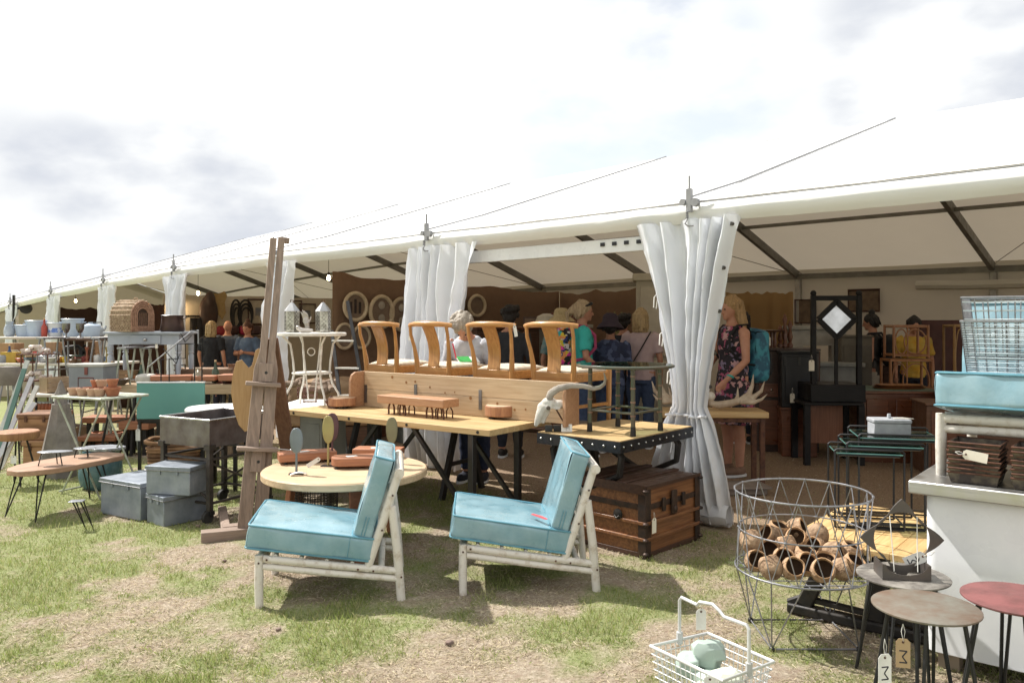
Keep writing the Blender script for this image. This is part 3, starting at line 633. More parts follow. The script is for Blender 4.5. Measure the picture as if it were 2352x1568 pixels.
EDGE = mat('glass_edge', (.05, .13, .115), (.10, .2, .175), rough=.15)
ROD = mat('black_rod', (.03, .03, .032), rough=.4, metal=.3)
def nest(label, x0, y0, wd, dp, h):
    p = cl(x0, y0); r = thing('glass_side_table', label, 'side table', (p.x, p.y, .402), R(-14), group='nest of three glass topped wire tables')
    for y in (0, dp):
        MB().tube([(0, y, .008), (0, y, h+.018), (.01, y, h+.026), (wd-.01, y, h+.026), (wd, y, h+.018), (wd, y, .008)], .0055, 6).build('side_frame', ROD, r)
        MB().tube([(.02, y, h-.004), (wd-.02, y, h-.004)], .0055, 6).build('glass_rail', ROD, r)
        MB().tube([(0, y, .008), (wd, y, .008)], .0055, 6).build('runner', ROD, r)
        MB().tube([(.02, y, .03), (wd-.02, y, .03)], .004, 6).build('runner', ROD, r)
    for x in (0, wd): MB().tube([(x, 0, .03), (x, dp, .03)], .0045, 6).build('cross_rod', ROD, r)
    MB().bb((.006, .004, h), (wd-.006, dp-.004, h+.008)).build('glass_top', GL, r)
    MB().tube([(.006, .004, h+.004), (wd-.006, .004, h+.004), (wd-.006, dp-.004, h+.004), (.006, dp-.004, h+.004)], .0045, 4, closed=True).build('glass_edge', EDGE, r)
    return r, p
nest('smallest glass topped table of the nest, front left', -.475, .55, .33, .24, .385)
nest('middle glass topped table of the nest, between the other two', -.43, .60, .37, .28, .42)
n3, np3 = nest('tallest glass topped table of the nest, under the grey lidded box', -.385, .65, .405, .33, .46)
STONEBOX = mat('grey_stone_box', (.36, .37, .39), (.28, .29, .31), rough=.7, scale=14, bump=.25, bscale=40)
bx = thing('lidded_box', 'grey carved stone box with knobbed lid on the tallest glass table', 'box', Matrix.Translation((np3.x, np3.y, 0)) @ Matrix.Rotation(R(-14), 4, 'Z') @ Vector((.17, .13, .402+.469)), R(-8))
MB().bb((-.092, -.06, 0), (.092, .06, .066)).build('body', STONEBOX, bx, bev=.004)
MB().bb((-.096, -.064, .066), (.096, .064, .088)).build('lid', STONEBOX, bx, bev=.006).children
MB().cyl((0, 0, .088), (0, 0, .112), .011, .009, 10).build('knob', STONEBOX, bx)
solo('paper_knife', MB().tube([(-.05, 0, 0), (.0, 0, .002), (.05, 0, 0)], [.003, .004, .001], 6), PAPER, 'slim white paper knife balanced on the lid of the stone box', 'paper knife', Matrix.Translation((np3.x, np3.y, 0)) @ Matrix.Rotation(R(-14), 4, 'Z') @ Vector((.235, .10, .402+.469+.092)), R(-14))
# ================================================================ COCONUT WIRE STAND
BK = (1.36, 3.735)
ws_ = thing('wire_stand', 'collapsible wire basket on legs filled with coconut shells', 'wire basket', (BK[0], BK[1], 0))
NZ = 16
rings = ((.305, .677, .0048), (.287, .50, .0036), (.302, .318, .0048))
def rp(k, i, off=0): r_, z, _ = rings[k]; a = 2*math.pi*(i+off)/NZ; return Vector((r_*math.cos(a), r_*math.sin(a), z))
for k, nm in ((0, 'top_ring'), (1, 'middle_ring'), (2, 'bottom_ring')): MB().tube([rp(k, i/3) for i in range(NZ*3)], rings[k][2], 6, closed=True).build(nm, WIRE, ws_)
for i in range(NZ):
    MB().tube([rp(0, i), rp(1, i, .5), rp(2, i, 1)], .0026, 4).build('zigzag_wire', WIRE, ws_)
    MB().tube([rp(0, i), rp(1, i, -.5), rp(2, i, -1)], .0026, 4).build('zigzag_wire', WIRE, ws_)
q = MB()
for i in range(NZ):
    q.ball(rp(1, i, .5), .008, 6, 4); q.ball(rp(0, i), .007, 6, 4)
q.build('wire_knot', WIRE, ws_)['kind'] = 'stuff'
for k in range(-4, 5):
    x = k*.065; h = math.sqrt(max(0, .30**2-x*x))
    MB().tube([(x, -h, .318), (x, h, .318)], .0026, 4).build('floor_wire', WIRE, ws_); MB().tube([(-h, x, .322), (h, x, .322)], .0026, 4).build('floor_wire', WIRE, ws_)
bc_ = [(-.2, -.18), (.19, -.18), (.2, .17), (-.19, .17)]
MB().tube([(x, y, .012) for x, y in bc_], .005, 5, closed=True).build('base_frame', WIRE, ws_)
for (x, y), a0 in zip(bc_, (225, 315, 45, 135)):
    for da in (-26, 0, 26):
        a = R(a0+da); MB().tube([(.302*math.cos(a), .302*math.sin(a), .318), (x, y, .012)], .0034, 5).build('leg', WIRE, ws_)
    MB().ball((x, y, .012), .014, 8, 6).build('caster', STEEL, ws_)
COCO = mat('coconut_shell', (.47, .32, .20), (.19, .115, .068), rough=.9, scale=26, bump=.9, bscale=75, lo=.36, hi=.64, detail=8, rand=.22)
COCOIN = mat('coconut_inside', (.075, .04, .025), (.11, .065, .035), rough=.8)
COCORIM = mat('coconut_rim', (.42, .26, .14), (.34, .2, .1), rough=.9, bump=.3)
def coconut():
    r = thing('coconut_cup', 'x', 'coconut shell', (0, 0, 0), 0, group='hollow coconut shells heaped in the wire stand')
    def ring(sc_, k0=0): return [(.0005 if i == 0 else .052*sc_*math.sin(i/9*2.08), -.052*sc_*1.12*math.cos(i/9*2.08)) for i in range(10)]
    def sh(mb, prof, sd):
        n = 18; vs = []
        for r_, z in prof:
            for j in range(n):
                a = 2*math.pi*j/n; d = 1+.10*noise.noise(Vector((math.cos(a)*1.5, math.sin(a)*1.5, z*30+sd))); vs.append((r_*d*math.cos(a), r_*d*math.sin(a), z*d))
        return mb.add(vs, [(i*n+j, i*n+(j+1) % n, (i+1)*n+(j+1) % n, (i+1)*n+j) for i in range(len(prof)-1) for j in range(n)])
    oo = sh(MB(), ring(1), 1).build('shell', COCO, r); inn = sh(MB(), ring(.82), 1).build('hollow', COCOIN, r)
    a, b_ = ring(1)[-1], ring(.82)[-1]; sh(MB(), [a, ((a[0]+b_[0])/2, a[1]+.004), b_], 1).build('rim', COCORIM, r)
    return r
cocos = [(1733,1237,'u',0), (1835,1205,'r',-1), (1830,1238,'f',1), (1712,1278,'f',0), (1765,1250,'f',0), (1793,1275,'f',-1), (1845,1262,'u',1), (1862,1300,'f',1), (1742,1300,'b',0), (1815,1312,'f',2), (1890,1250,'l',0), (1893,1280,'u',1), (1925,1265,'r',0), (1925,1305,'r',0), (1882,1318,'f',3), (1790,1222,'u',2), (1950,1290,'u',2), (1870,1235,'d',1), (1730,1268,'b',1), (1955,1265,'u',0), (1810,1245,'b',0), (1775,1228,'l',3)]
DIRS = {'u': (.15, -.35, .9), 'f': (-.05, -.85, .5), 'r': (.75, -.5, .45), 'l': (-.7, -.4, .4), 'd': (-.4, -.5, -.75), 'b': (.1, .55, .55)}
desc = {'u': 'opening upward', 'f': 'its open mouth facing out', 'r': 'mouth turned right', 'l': 'mouth turned left', 'd': 'mouth down', 'b': 'rounded back showing'}
proto = coconut(); cl_ = []
pos = []
for i, (u, v, dd, jj) in enumerate(cocos):
    # height from the row in the picture, depth from the basket's own floor: upper ones lie farther in and on top of others
    z = .375+max(0, (1318-v)/113)*.10; d = BK[1]-.17+.36*max(0, (1318-v)/113); x = px(u, d); pos.append(Vector((x, d, z)))
for it in range(60):                       # let the shells settle apart
    for i in range(len(pos)):
        for j in range(i):
            e = pos[i]-pos[j]; L_ = e.length
            if L_ < .098: c_ = e.normalized()*(.098-L_)*.5; pos[i] += c_; pos[j] -= c_
        q = Vector((pos[i].x-BK[0], pos[i].y-BK[1], 0))
        if q.length > .235: q = q.normalized()*.235; pos[i].x, pos[i].y = BK[0]+q.x, BK[1]+q.y
        pos[i].z = max(.368, pos[i].z-.0005)
rows = ['atop the heap', 'midway up the heap', 'low in the heap']
for i, (u, v, dd, jj) in enumerate(cocos):
    rw = 0 if pos[i].z > .445 else (1 if pos[i].z > .40 else 2)
    side = 'at the left rim' if u < 1760 else ('by the right rim' if u > 1905 else ('left of centre' if u < 1825 else 'right of centre'))
    lb = 'coconut shell %s %s, %s' % (rows[rw], side, desc[dd])
    while lb in cl_: lb += ', deeper' if ', deeper' not in lb else ' still'
    cl_.append(lb); o = proto if i == 0 else dup(proto, (0, 0, 0), 0, lb)
    o['label'] = lb; o.location = pos[i]; dv = Vector(DIRS[dd])+Vector((.2*math.sin(i*2.1), .15*math.cos(i*3.3), .1*math.sin(i))); o.rotation_euler = dv.normalized().to_track_quat('Z', 'Y').to_euler()
    s_ = .96+.12*((i*37) % 10)/10; o.scale = (s_, s_, s_*1.03)
# ================================================================ ROUND STOOLS
def stool(label, loc, h, r_, m, rz):
    r = thing('round_stool', label, 'stool', loc, rz, group='round metal stools on thin rod legs')
    MB().lathe([(.001, h-.012), (r_-.006, h-.012), (r_, h-.008), (r_, h-.003), (r_-.005, h), (.001, h)], 40).build('seat', m, r)
    for k in range(4):
        a = R(45+90*k); a1, a2 = a-.13, a+.13
        for aa in (a1, a2): MB().tube([(r_*.66*math.cos(aa), r_*.66*math.sin(aa), h-.012), (r_*1.06*math.cos(a+(aa-a)*.15), r_*1.06*math.sin(a+(aa-a)*.15), 0)], .0065, 6).build('leg', ROD, r)
    return r
stool('round stool with scuffed grey top carrying the metal star ornament', (1.60, 3.26), .44, .177, mat('scuffed_grey', (.26, .24, .21), (.10, .088, .078), rough=.5, scale=9, detail=10, bump=.15, lo=.4, hi=.6), 0)
s2 = stool('round stool with olive grey top and two hanging tags', (1.47, 2.83), .468, .178, mat('scuffed_olive', (.165, .155, .128), (.13, .085, .058), rough=.5, scale=7, detail=10, bump=.15, lo=.42, hi=.68), .2)
stool('round stool with dull red top in front of the white freezer', (1.83, 2.88), .478, .185, mat('scuffed_red', (.20, .075, .072), (.11, .045, .042), rough=.5, scale=8, detail=10, bump=.15, lo=.42, hi=.68), .5)
tag_card((px(2032, 2.70), 2.70, .40), R(12), 'white tag marked M hanging on a leg of the olive stool', mat('white_tag', (.85, .84, .80), rough=.7), h=.105, wd=.05, letter='M')
tag_card((px(2074, 2.73), 2.73, .44), R(-15), 'brown tag marked M hanging on a leg of the olive stool', KRAFT, h=.10, wd=.046, letter='M')
# star ornament on the grey stool
OR = mat('ornament_steel', (.11, .105, .102), (.15, .125, .11), rough=.45, metal=.6, scale=10)
st_ = thing('star_ornament', 'cut steel diamond star ornament with a large round hole on the grey stool', 'ornament', (1.585, 3.24, .442), R(-8))
def star(rot, hd):
    poly = []; n_ = 48
    for k in range(4):
        for j in range(12):
            a = math.pi/2*k+math.pi/2*j/12; f = abs(math.cos(2*(a)))  # sharp corners on the axes
            e = hd*(.60+.40*max(0, (abs(((a+math.pi/4) % (math.pi/2))-math.pi/4)*-1/(math.pi/4)+1))**1.6)
            poly.append((e*math.cos(a), e*math.sin(a)))
    return poly
op = star(0, .162); q = MB(); ro = .108; n_ = len(op)
fr_ = [(x, -.004, z+.15) for x, z in op]; ir = [(ro*math.cos(2*math.pi*i/n_), -.004, ro*math.sin(2*math.pi*i/n_)+.15) for i in range(n_)]
vs_ = fr_+ir+[(x, .004, z) for x, _, z in fr_]+[(x, .004, z) for x, _, z in ir]
q.add(vs_, [f for i in range(n_) for f in ((i, (i+1) % n_, n_+(i+1) % n_, n_+i), (2*n_+i, 3*n_+i, 3*n_+(i+1) % n_, 2*n_+(i+1) % n_), (i, 2*n_+i, 2*n_+(i+1) % n_, (i+1) % n_), (n_+i, n_+(i+1) % n_, 3*n_+(i+1) % n_, 3*n_+i))])
q.build('star_plate', OR, st_)
def notch(wd, h, d): return [(-wd, 0), (wd, 0), (wd, h)]+[(wd*.86*math.cos(R(a)), h-d*math.sin(R(a))) for a in range(0, 181, 20)]+[(-wd, h)]
for sy in (-.055, .055): MB().plate(notch(.092, .06, .042), (0, sy, 0), (1, 0, 0), (0, 0, 1), .006).build('cradle_plate', OR, st_)
for sx_ in (-.089, .089): MB().bb((sx_-.003, -.055, 0), (sx_+.003, .055, .06)).build('cradle_end', OR, st_)
for sx_ in (-.05, .055): MB().tube([(sx_, -.012, .245), (sx_*.9, -.03, .12), (sx_*.85, -.045, .03)], .002, 4).build('hanging_cord', STRING, st_)
tag_card((1.70, 3.20, .55), R(-30), 'tag marked M tied to the star ornament against the freezer', mat('white_tag', (.85, .84, .80), rough=.7), h=.085, wd=.045, letter='M', roll=R(60), cord=.04)
# ================================================================ WIRE SHOPPING BASKET WITH STONES
c4 = [Vector((*gp(u, v, .215), .215)) for u, v in ((1494, 1483), (1660, 1562), (1777, 1519), (1625, 1453))]
cen = sum(c4, Vector())/4; BH = .2
sb = thing('shopping_basket', 'white wire shopping basket with bent handle holding pale green stones', 'basket', (cen.x, cen.y, 0))
SBW = mat('white_wire', (.74, .74, .73), rough=.4, metal=.2)
top = [c-Vector((cen.x, cen.y, 0)) for c in c4]; bot = [Vector((c.x*.86, c.y*.86, .012)) for c in top]
MB().tube(top, .0065, 7, closed=True).build('rim', SBW, sb); MB().tube(bot, .005, 6, closed=True).build('base_rim', SBW, sb)
for i in range(4):
    a, b_ = top[i], top[(i+1) % 4]; c_, d_ = bot[i], bot[(i+1) % 4]
    for k in range(1, 14 if i % 2 == 0 else 12):
        f = k/(14 if i % 2 == 0 else 12); MB().tube([a.lerp(b_, f), c_.lerp(d_, f)], .0022, 4).build('upright_wire', SBW, sb)
for k in range(1, 7):
    f = k/7; MB().tube([t_.lerp(b_, f) for t_, b_ in zip(top, bot)], .0026, 4, closed=True).build('hoop_wire', SBW, sb)
for k in range(1, 9): MB().tube([bot[0].lerp(bot[1], k/9), bot[3].lerp(bot[2], k/9)], .0022, 4).build('floor_wire', SBW, sb)
hl, hr = top[0].lerp(top[3], .5), top[1].lerp(top[2], .5); up = Vector((0, 0, 1)); dv = hr-hl
hp = [hl+up*-.02, hl+up*.155, hl+up*.17+dv*.03, hl+dv*.27+up*.165, hl+dv*.31+up*.18, hl+dv*.50+up*.19, hl+dv*.60+up*.175, hl+dv*.66+up*.16, hl+dv*.97+up*.162, hr+up*.15, hr+up*-.02]
MB().tube(hp, .0068, 8).build('handle', SBW, sb)
for p in (hl, hr): MB().cyl(p+up*-.015, p+up*.03, .013, n=8).build('handle_sleeve', mat('grey_sleeve', (.5, .5, .49), rough=.5), sb)
wtag = mat('white_tag', (.85, .84, .80), rough=.7)
hp_ = Vector((cen.x, cen.y, 0))+hl+dv*.33+up*.175
tag_card(hp_, R(8), 'white tag hanging on the handle of the shopping basket', wtag, h=.08, wd=.04, cord=.02)
f_ = Vector((cen.x, cen.y, 0))+top[0].lerp(top[1], .82)+Vector((-.0, -.02, .01)); tag_card(f_, R(-20), 'white tag hanging on the front rim of the shopping basket', wtag, h=.08, wd=.042, cord=.01)
SOAP = mat('green_stone', (.42, .50, .44), (.34, .43, .38), rough=.35, scale=5, spec=.5)
SOAP2 = mat('cream_green_stone', (.56, .58, .48), (.5, .53, .43), rough=.4, scale=5)
for i, (a, b_, z, rx, ry, rz_, m_, lb) in enumerate(((.32, .62, .155, .062, .05, .055, SOAP, 'largest pale green stone, upright beside the basket handle'), (.22, .34, .12, .05, .045, .045, SOAP, 'pale green stone near the left corner of the shopping basket'), (.50, .40, .085, .05, .045, .035, SOAP, 'low pale green stone in the middle of the shopping basket'), (.74, .50, .10, .058, .05, .045, SOAP2, 'creamy angular stone in the shopping basket by the right rim'), (.45, .70, .07, .05, .04, .04, SOAP, 'pale green stone underneath the largest one in the basket'), (.62, .25, .06, .05, .045, .04, SOAP2, 'creamy stone low at the front of the shopping basket'))):
    p = bot[0].lerp(bot[1], a).lerp(bot[3].lerp(bot[2], a), b_)+Vector((cen.x, cen.y, 0)); z += .035; q = MB().rock((0, 0, 0), (rx*1.15, ry*1.15, rz_*1.15), seed=i*5+2, n=9, m=6, amp=.5)
    solo('stone', q, m_, lb, 'stone', (p.x, p.y, z), i*1.1, group='pale stones in the shopping basket', ang=22, bev=.004)
# ================================================================ TRUNK
TW = mat('trunk_wood', (.26, .115, .046), (.13, .052, .024), rough=.45, wood=0, bump=.12, coat=.15)
TD = mat('trunk_trim', (.075, .036, .022), (.045, .022, .014), rough=.5, wood=0, bump=.2)
TM = mat('trunk_metal', (.045, .036, .033), (.09, .055, .04), rough=.5, metal=.6, scale=16)
tk = thing('trunk', 'brown wooden steamer trunk with dark metal corners and a tag', 'trunk', (.827, 4.93, 0), R(45.8))
lx, ly, h = .63, .62, .445
for k in range(3): MB().bb((.012, .012, .012+.098*k), (lx-.012, ly-.012, .012+.098*k+.0965)).build('side_board', TW, tk, bev=.003)
MB().bb((.012, .012, .312), (lx-.012, ly-.012, h-.012)).build('lid', TW, tk, bev=.004)
for z0, z1, m_ in ((.296, .33, TM), (0, .03, TD)): MB().bb((.004, .004, z0), (lx-.004, ly-.004, z1)).build('band', m_, tk, bev=.002)
for z in (.105, .205): MB().bb((-.008, -.008, z), (lx+.008, ly+.008, z+.022)).build('slat', TW, tk, bev=.004)
for k in range(6):
    MB().bb((.004, .01+.101*k, h-.013), (lx-.004, .01+.101*k+.096, h-.002)).build('lid_board', mat('lid_wood', (.13, .075, .05), (.075, .045, .033), rough=.45, wood=0, bump=.2), tk, bev=.003)
for y in (.16, .38): MB().bb((-.004, y, h-.002), (lx+.004, y+.05, h+.012)).build('lid_slat', TD, tk, bev=.004)
for x, y in ((0, 0), (lx, 0), (0, ly), (lx, ly)):
    sx = -1 if x == 0 else 1; sy = -1 if y == 0 else 1
    q = MB().bb((x-sx*.055, y+sy*.003, .0), (x+sx*.003, y-sy*.0, h+.002)); q.bb((x+sx*.0035, y-sy*.055, .0), (x-sx*.0, y+sy*.0028, h+.002)); q.build('corner_strap', TM, tk, bev=.002)
    for z in (.115, .215, .42, .03): MB().ball((x+sx*.004, y+sy*.004, z), (.02, .02, .013), 8, 6).build('corner_cap', TM, tk)
MB().beam((.0, -.004, h-.005), (lx, -.004, h-.005), .012, .02).build('edge_trim', TD, tk); MB().beam((-.004, .0, h-.02), (-.004, ly, h-.02), .012, .055).build('edge_trim', TD, tk)
for x in (.19, .42): MB().bb((x-.016, -.016, .27), (x+.016, .0, .355)).build('hasp', TM, tk, bev=.004)
MB().bb((.28, -.018, .235), (.335, 0, .385)).build('lock_plate', TM, tk, bev=.005); MB().ball((.308, -.02, .265), (.018, .012, .022), 8, 6).build('lock', TM, tk)
MB().lathe([(.001, .012), (.02, .012), (.034, .006), (.036, 0)], 14, (-.001, .21, .245), M=Matrix.Rotation(R(-90), 3, 'Y')).build('ring_plate', BLACK, tk)
MB().tube([(-.014, .19, .24), (-.02, .21, .225), (-.014, .23, .24)], .005, 5).build('side_handle', BLACK, tk)
p_ = tk.matrix_basis @ Vector((.06, -.022, .285)); tag_card(p_, R(45.8), 'blank cream tag hanging on the brown trunk', PAPER, h=.095, wd=.045, cord=.035)
# ================================================================ RIVETED TABLE
RZ = R(49.4); RO = (.68, 5.0); RTZ = .72
rt = thing('riveted_table', 'square wood topped table with riveted black steel apron', 'table', (RO[0], RO[1], 0), RZ)
def rl(x, y, z=0): return Matrix.Translation((RO[0], RO[1], 0)) @ Matrix.Rotation(RZ, 4, 'Z') @ Vector((x, y, z))
for k in range(6): MB().bb((.006, .006+.11*k, RTZ-.035), (.944, .006+.11*k+.1085, RTZ)).build('plank', PINE, rt, bev=.002)
AP = mat('apron_steel', (.05, .053, .06), (.035, .037, .042), rough=.35, metal=.7, scale=6)
for a, b_ in (((-.004, -.004), (.954, .002)), ((-.004, .662), (.954, .668)), ((-.0045, .0), (.002, .664)), ((.948, .0), (.9545, .664))): MB().bb((a[0], a[1], RTZ-.078), (b_[0], b_[1], RTZ-.006)).build('apron', AP, rt)
RV = mat('rivet_steel', (.62, .62, .6), rough=.3, metal=1)
for k in range(11): MB().ball((.03+.089*k, -.006, RTZ-.04), .0075, 8, 5).build('rivet', RV, rt)
for k in range(8): MB().ball((-.007, .035+.085*k, RTZ-.04), .0085, 8, 5).build('rivet', RV, rt)
for x in (.10, .84):
    for y0, bow in ((.10, -1), (.56, 1)):
        MB().tube([(x, y0, RTZ-.06), (x, y0+bow*.045, .60), (x, y0+bow*.03, .48), (x, .33+bow*.05, .38), (x, .33, .355)], [.018, .02, .02, .019, .02], 8, flat=1.6).build('leg', BLACK, rt)
        MB().beam((x, .33, .36), (x, .33+bow*.15, .02), .03, .05).build('leg', BLACK, rt, bev=.006)
        MB().bb((x-.03, .33+bow*.15-.055, 0), (x+.03, .33+bow*.15+.055, .022)).build('foot', BLACK, rt, bev=.006)
    MB().ball((x, .33, .36), .035, 10, 8).build('joint', STEEL, rt)
MB().beam((.1, .33, .36), (.84, .33, .36), .03, .03).build('stretcher', BLACK, rt)
# ---- bamboo glass table standing on it
GB = mat('green_bamboo', (.055, .075, .045), (.10, .075, .05), rough=.35, scale=9, coat=.3)
NODE = mat('bamboo_node', (.30, .17, .12), (.2, .1, .07), rough=.5)
bt = thing('bamboo_table', 'round glass topped side table with green bamboo legs standing on the riveted table', 'side table', (.775, 5.455, RTZ+.002), R(49))
LB = [(-.17, -.17), (.17, -.17), (.17, .17), (-.17, .17)]
for x, y in LB:
    MB().tube([(x*1.02, y*1.02, .05), (x, y, .44)], [.0155, .0145], 9).build('leg', GB, bt)
    MB().cyl((x*1.02, y*1.02, 0), (x*1.02, y*1.02, .06), .02, .017, 10).build('rubber_foot', BLACK, bt)
    for z in (.13, .22, .31, .39): MB().tube([(x*1.01, y*1.01, z-.004), (x*1.01, y*1.01, z+.004)], .0175, 9).build('bamboo_ring', NODE, bt)
for i in range(4): a, b_ = LB[i], LB[(i+1) % 4]; MB().tube([(*a, .145), (*b_, .145)], .0085, 7).build('stretcher', GB, bt)
for rr_, z in ((.325, .447),): MB().tube([(rr_*math.cos(R(10*k)), rr_*math.sin(R(10*k)), z) for k in range(36)], .0105, 7, closed=True).build('ring_rail', GB, bt)
for i in range(2): MB().tube([(-.3*math.cos(R(45+90*i)), -.3*math.sin(R(45+90*i)), .437), (.3*math.cos(R(45+90*i)), .3*math.sin(R(45+90*i)), .437)], .009, 6).build('cross_rail', GB, bt)
MB().lathe([(.001, .452), (.31, .452), (.312, .455), (.31, .458), (.001, .458)], 40).build('glass_top', GL, bt); MB().tube([(.312*math.cos(R(10*k)), .312*math.sin(R(10*k)), .455) for k in range(36)], .0028, 4, closed=True).build('glass_edge', EDGE, bt)
# ---- horned skull on its stand
BONE = mat('bone', (.66, .63, .57), (.50, .46, .40), rough=.6, scale=14, bump=.2)
HORN = mat('horn', (.36, .32, .27), (.24, .2, .165), rough=.5, scale=10, bump=.5, bscale=30)
SK = rl(.07, .60, RTZ)
skl = thing('animal_skull', 'bleached goat skull with one long swept horn on a metal stand', 'skull', (SK.x, SK.y, SK.z), R(0))
q = MB()
q.ball((-.015, 0, .195), (.055, .042, .04), 14, 10); q.ball((.045, 0, .185), (.055, .035, .032), 12, 8); q.ball((-.055, 0, .16), (.045, .034, .045), 12, 8)
q.tube([(-.045, 0, .175), (-.075, 0, .12), (-.095, 0, .07), (-.11, 0, .035)], [.042, .034, .024, .012], 10); q.tube([(-.03, 0, .15), (-.05, 0, .10), (-.06, 0, .055)], [.03, .022, .012], 8)
for y in (-.034, .034): q.ball((-.022, y, .168), (.024, .014, .024), 10, 6); q.tube([(.0, y, .165), (.035, y*1.1, .155), (.06, y, .16)], .006, 5)
q.build('cranium', BONE, skl, remesh=.0055)
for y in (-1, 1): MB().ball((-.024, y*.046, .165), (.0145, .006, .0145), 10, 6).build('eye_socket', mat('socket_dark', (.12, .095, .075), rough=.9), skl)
hp1 = [(-.02, -.02, .225), (.0, -.03, .265), (.05, -.045, .30), (.13, -.06, .318), (.21, -.07, .315), (.28, -.085, .30), (.32, -.10, .31), (.35, -.11, .335), (.355, -.115, .37), (.345, -.115, .41)]
MB().tube(hp1, [.024, .025, .023, .020, .017, .016, .014, .012, .009, .004], 9, flat=.8).build('horn', HORN, skl)
MB().tube([(-.02, .02, .225), (-.005, .035, .26), (.03, .06, .285), (.09, .10, .285), (.13, .14, .25), (.15, .16, .21)], [.023, .024, .021, .017, .011, .004], 9, flat=.8).build('horn', HORN, skl)
sd = thing('skull_stand', 'small dark two block stand with bent rods holding the goat skull', 'stand', (SK.x+.01, SK.y, SK.z), 0)
MB().bb((-.055, -.025, .001), (-.003, .025, .043)).build('block', STEEL, sd, bev=.003); MB().bb((.002, -.025, .001), (.055, .025, .043)).build('block', STEEL, sd, bev=.003)
MB().tube([(.062, 0, .02), (.075, 0, .06), (.06, 0, .085), (.02, 0, .155)], .0055, 6).build('rod', RUST, sd); MB().tube([(.075, 0, .06), (.095, 0, .11), (.108, 0, .165), (.09, 0, .18)], .0055, 6).build('rod', RUST, sd)
cd = thing('price_card', 'white card marked M leaning behind the skull stand', 'card', (SK.x+.10, SK.y-.03, RTZ+.002), R(8))
MB().plate([(-.035, 0), (.04, 0), (.04, .05), (-.035, .052)], (0, 0, 0), (1, 0, 0), (0, .12, 1), .001).build('card', wtag, cd)
q = MB()
for a, b_ in (((-.0, .01), (.0, .04)), ((0, .04), (.01, .02)), ((.01, .02), (.02, .04)), ((.02, .04), (.02, .01))): q.beam((a[0], -.0015+a[1]*.12, a[1]), (b_[0], -.0015+b_[1]*.12, b_[1]), .001, .0035, up=(0, 1, 0))
q.build('letter', INK, cd)
# ================================================================ LONG PINE TABLE
PZ_ = R(-35.9); PO = (-1.85, 6.51); PH = .75
def pl(x, y, z=0): return Matrix.Translation((PO[0], PO[1], 0)) @ Matrix.Rotation(PZ_, 4, 'Z') @ Vector((x, y, z))
pt = thing('pine_table', 'long pale pine plank table on black steel trestles', 'table', (PO[0], PO[1], 0), PZ_)
LT = 2.1
for k in range(5): MB().bb((0, .15*k+(.0 if k else 0), PH-.042), (LT, .15*k+.1485, PH)).build('plank', PINE, pt, bev=.003)
for x in (.10, .75, 1.35, 2.0): MB().cyl((x, -.004, PH-.021), (x, .002, PH-.021), .011, n=10).build('bolt', STEEL, pt)
LG = mat('trestle_steel', (.05, .047, .045), (.075, .07, .066), rough=.4, metal=.7)
for x in (.42, 1.88):
    for y in (.09, .63):
        MB().beam((x, y, .0), (x, y, PH-.043), .045, .045).build('leg', LG, pt, bev=.004)
    for z in (PH-.065, .14): MB().beam((x, .09, z), (x, .63, z), .035, .035).build('rail', LG, pt)
    sg = 1 if x < 1 else -1
    for y in (.09, .63): MB().beam((x+sg*.02, y, .12), (x+sg*.55, y, PH-.05), .028, .028).build('brace', LG, pt)
def slab_block(loc, rz, label, r_, h, feet, m, sx=1, seed=0):
    t_ = thing('wood_slab', label, 'wood slab', loc, rz, group='thick wood slabs and blocks for sale')
    pts = [(r_*sx*math.cos(R(15*k))*(1+.1*noise.noise(Vector((math.cos(R(15*k))*1.6, math.sin(R(15*k))*1.6, seed)))), r_*math.sin(R(15*k))*(1+.1*noise.noise(Vector((math.cos(R(15*k))*1.6+5, math.sin(R(15*k))*1.6, seed))))) for k in range(24)]
    MB().prism(pts, .018, h).build('slab', m, t_, bev=.006, ang=60); MB().prism([(x*.94, y*.94) for x, y in pts], h, h+.002).build('cut_face', mat('cut_face', (.62, .47, .33), (.5, .35, .23), rough=.6, scale=9), t_)
    for k in range(3): a = R(40+120*k); MB().cyl((r_*.6*sx*math.cos(a), r_*.6*math.sin(a), 0), (r_*.6*sx*math.cos(a), r_*.6*math.sin(a), .018), .022, n=8).build('foot', BLACK, t_)
    return t_
BARK = mat('log_slice', (.44, .23, .12), (.28, .13, .07), rough=.6, wood=2, bump=.3, ws=(2, 14))
pa = gp(787, 936, PH); slab_block((*pa, PH+.002), .3, 'round log slice with bark at the left end of the pine table', .115, .085, 3, BARK, seed=1)
pb = gp(1153, 960, PH); slab_block((*pb, PH+.002), .6, 'round log slice with a split at the near end of the pine table', .125, .095, 3, BARK, seed=3)
BW = mat('bench_slab', (.42, .24, .135), (.33, .17, .09), rough=.5, wood=0, bump=.1)
pc = gp(895, 950, PH); pd = gp(1015, 962, PH)
mb_ = thing('hairpin_bench', 'narrow thick wood bench slab on rusty hairpin loops standing on the pine table', 'bench', ((pc[0]+pd[0])/2, (pc[1]+pd[1])/2+.04, PH+.002), math.atan2(pd[1]-pc[1], pd[0]-pc[0]))
MB().bb((-.33, -.09, .085), (.36, .09, .145)).build('slab', BW, mb_, bev=.005)
for x in (-.21, -.09, .19, .30):
    MB().tube([(x-.03, -.05, 0), (x-.03, -.05, .05), (x-.02, -.05, .08), (x, -.05, .09), (x+.02, -.05, .08), (x+.03, -.05, .05), (x+.03, -.05, 0)], .0075, 6).build('hairpin_leg', RUST, mb_)
    MB().tube([(x-.03, .05, 0), (x-.03, .05, .05), (x, .05, .09), (x+.03, .05, .05), (x+.03, .05, 0)], .0055, 6).build('hairpin_leg', RUST, mb_)
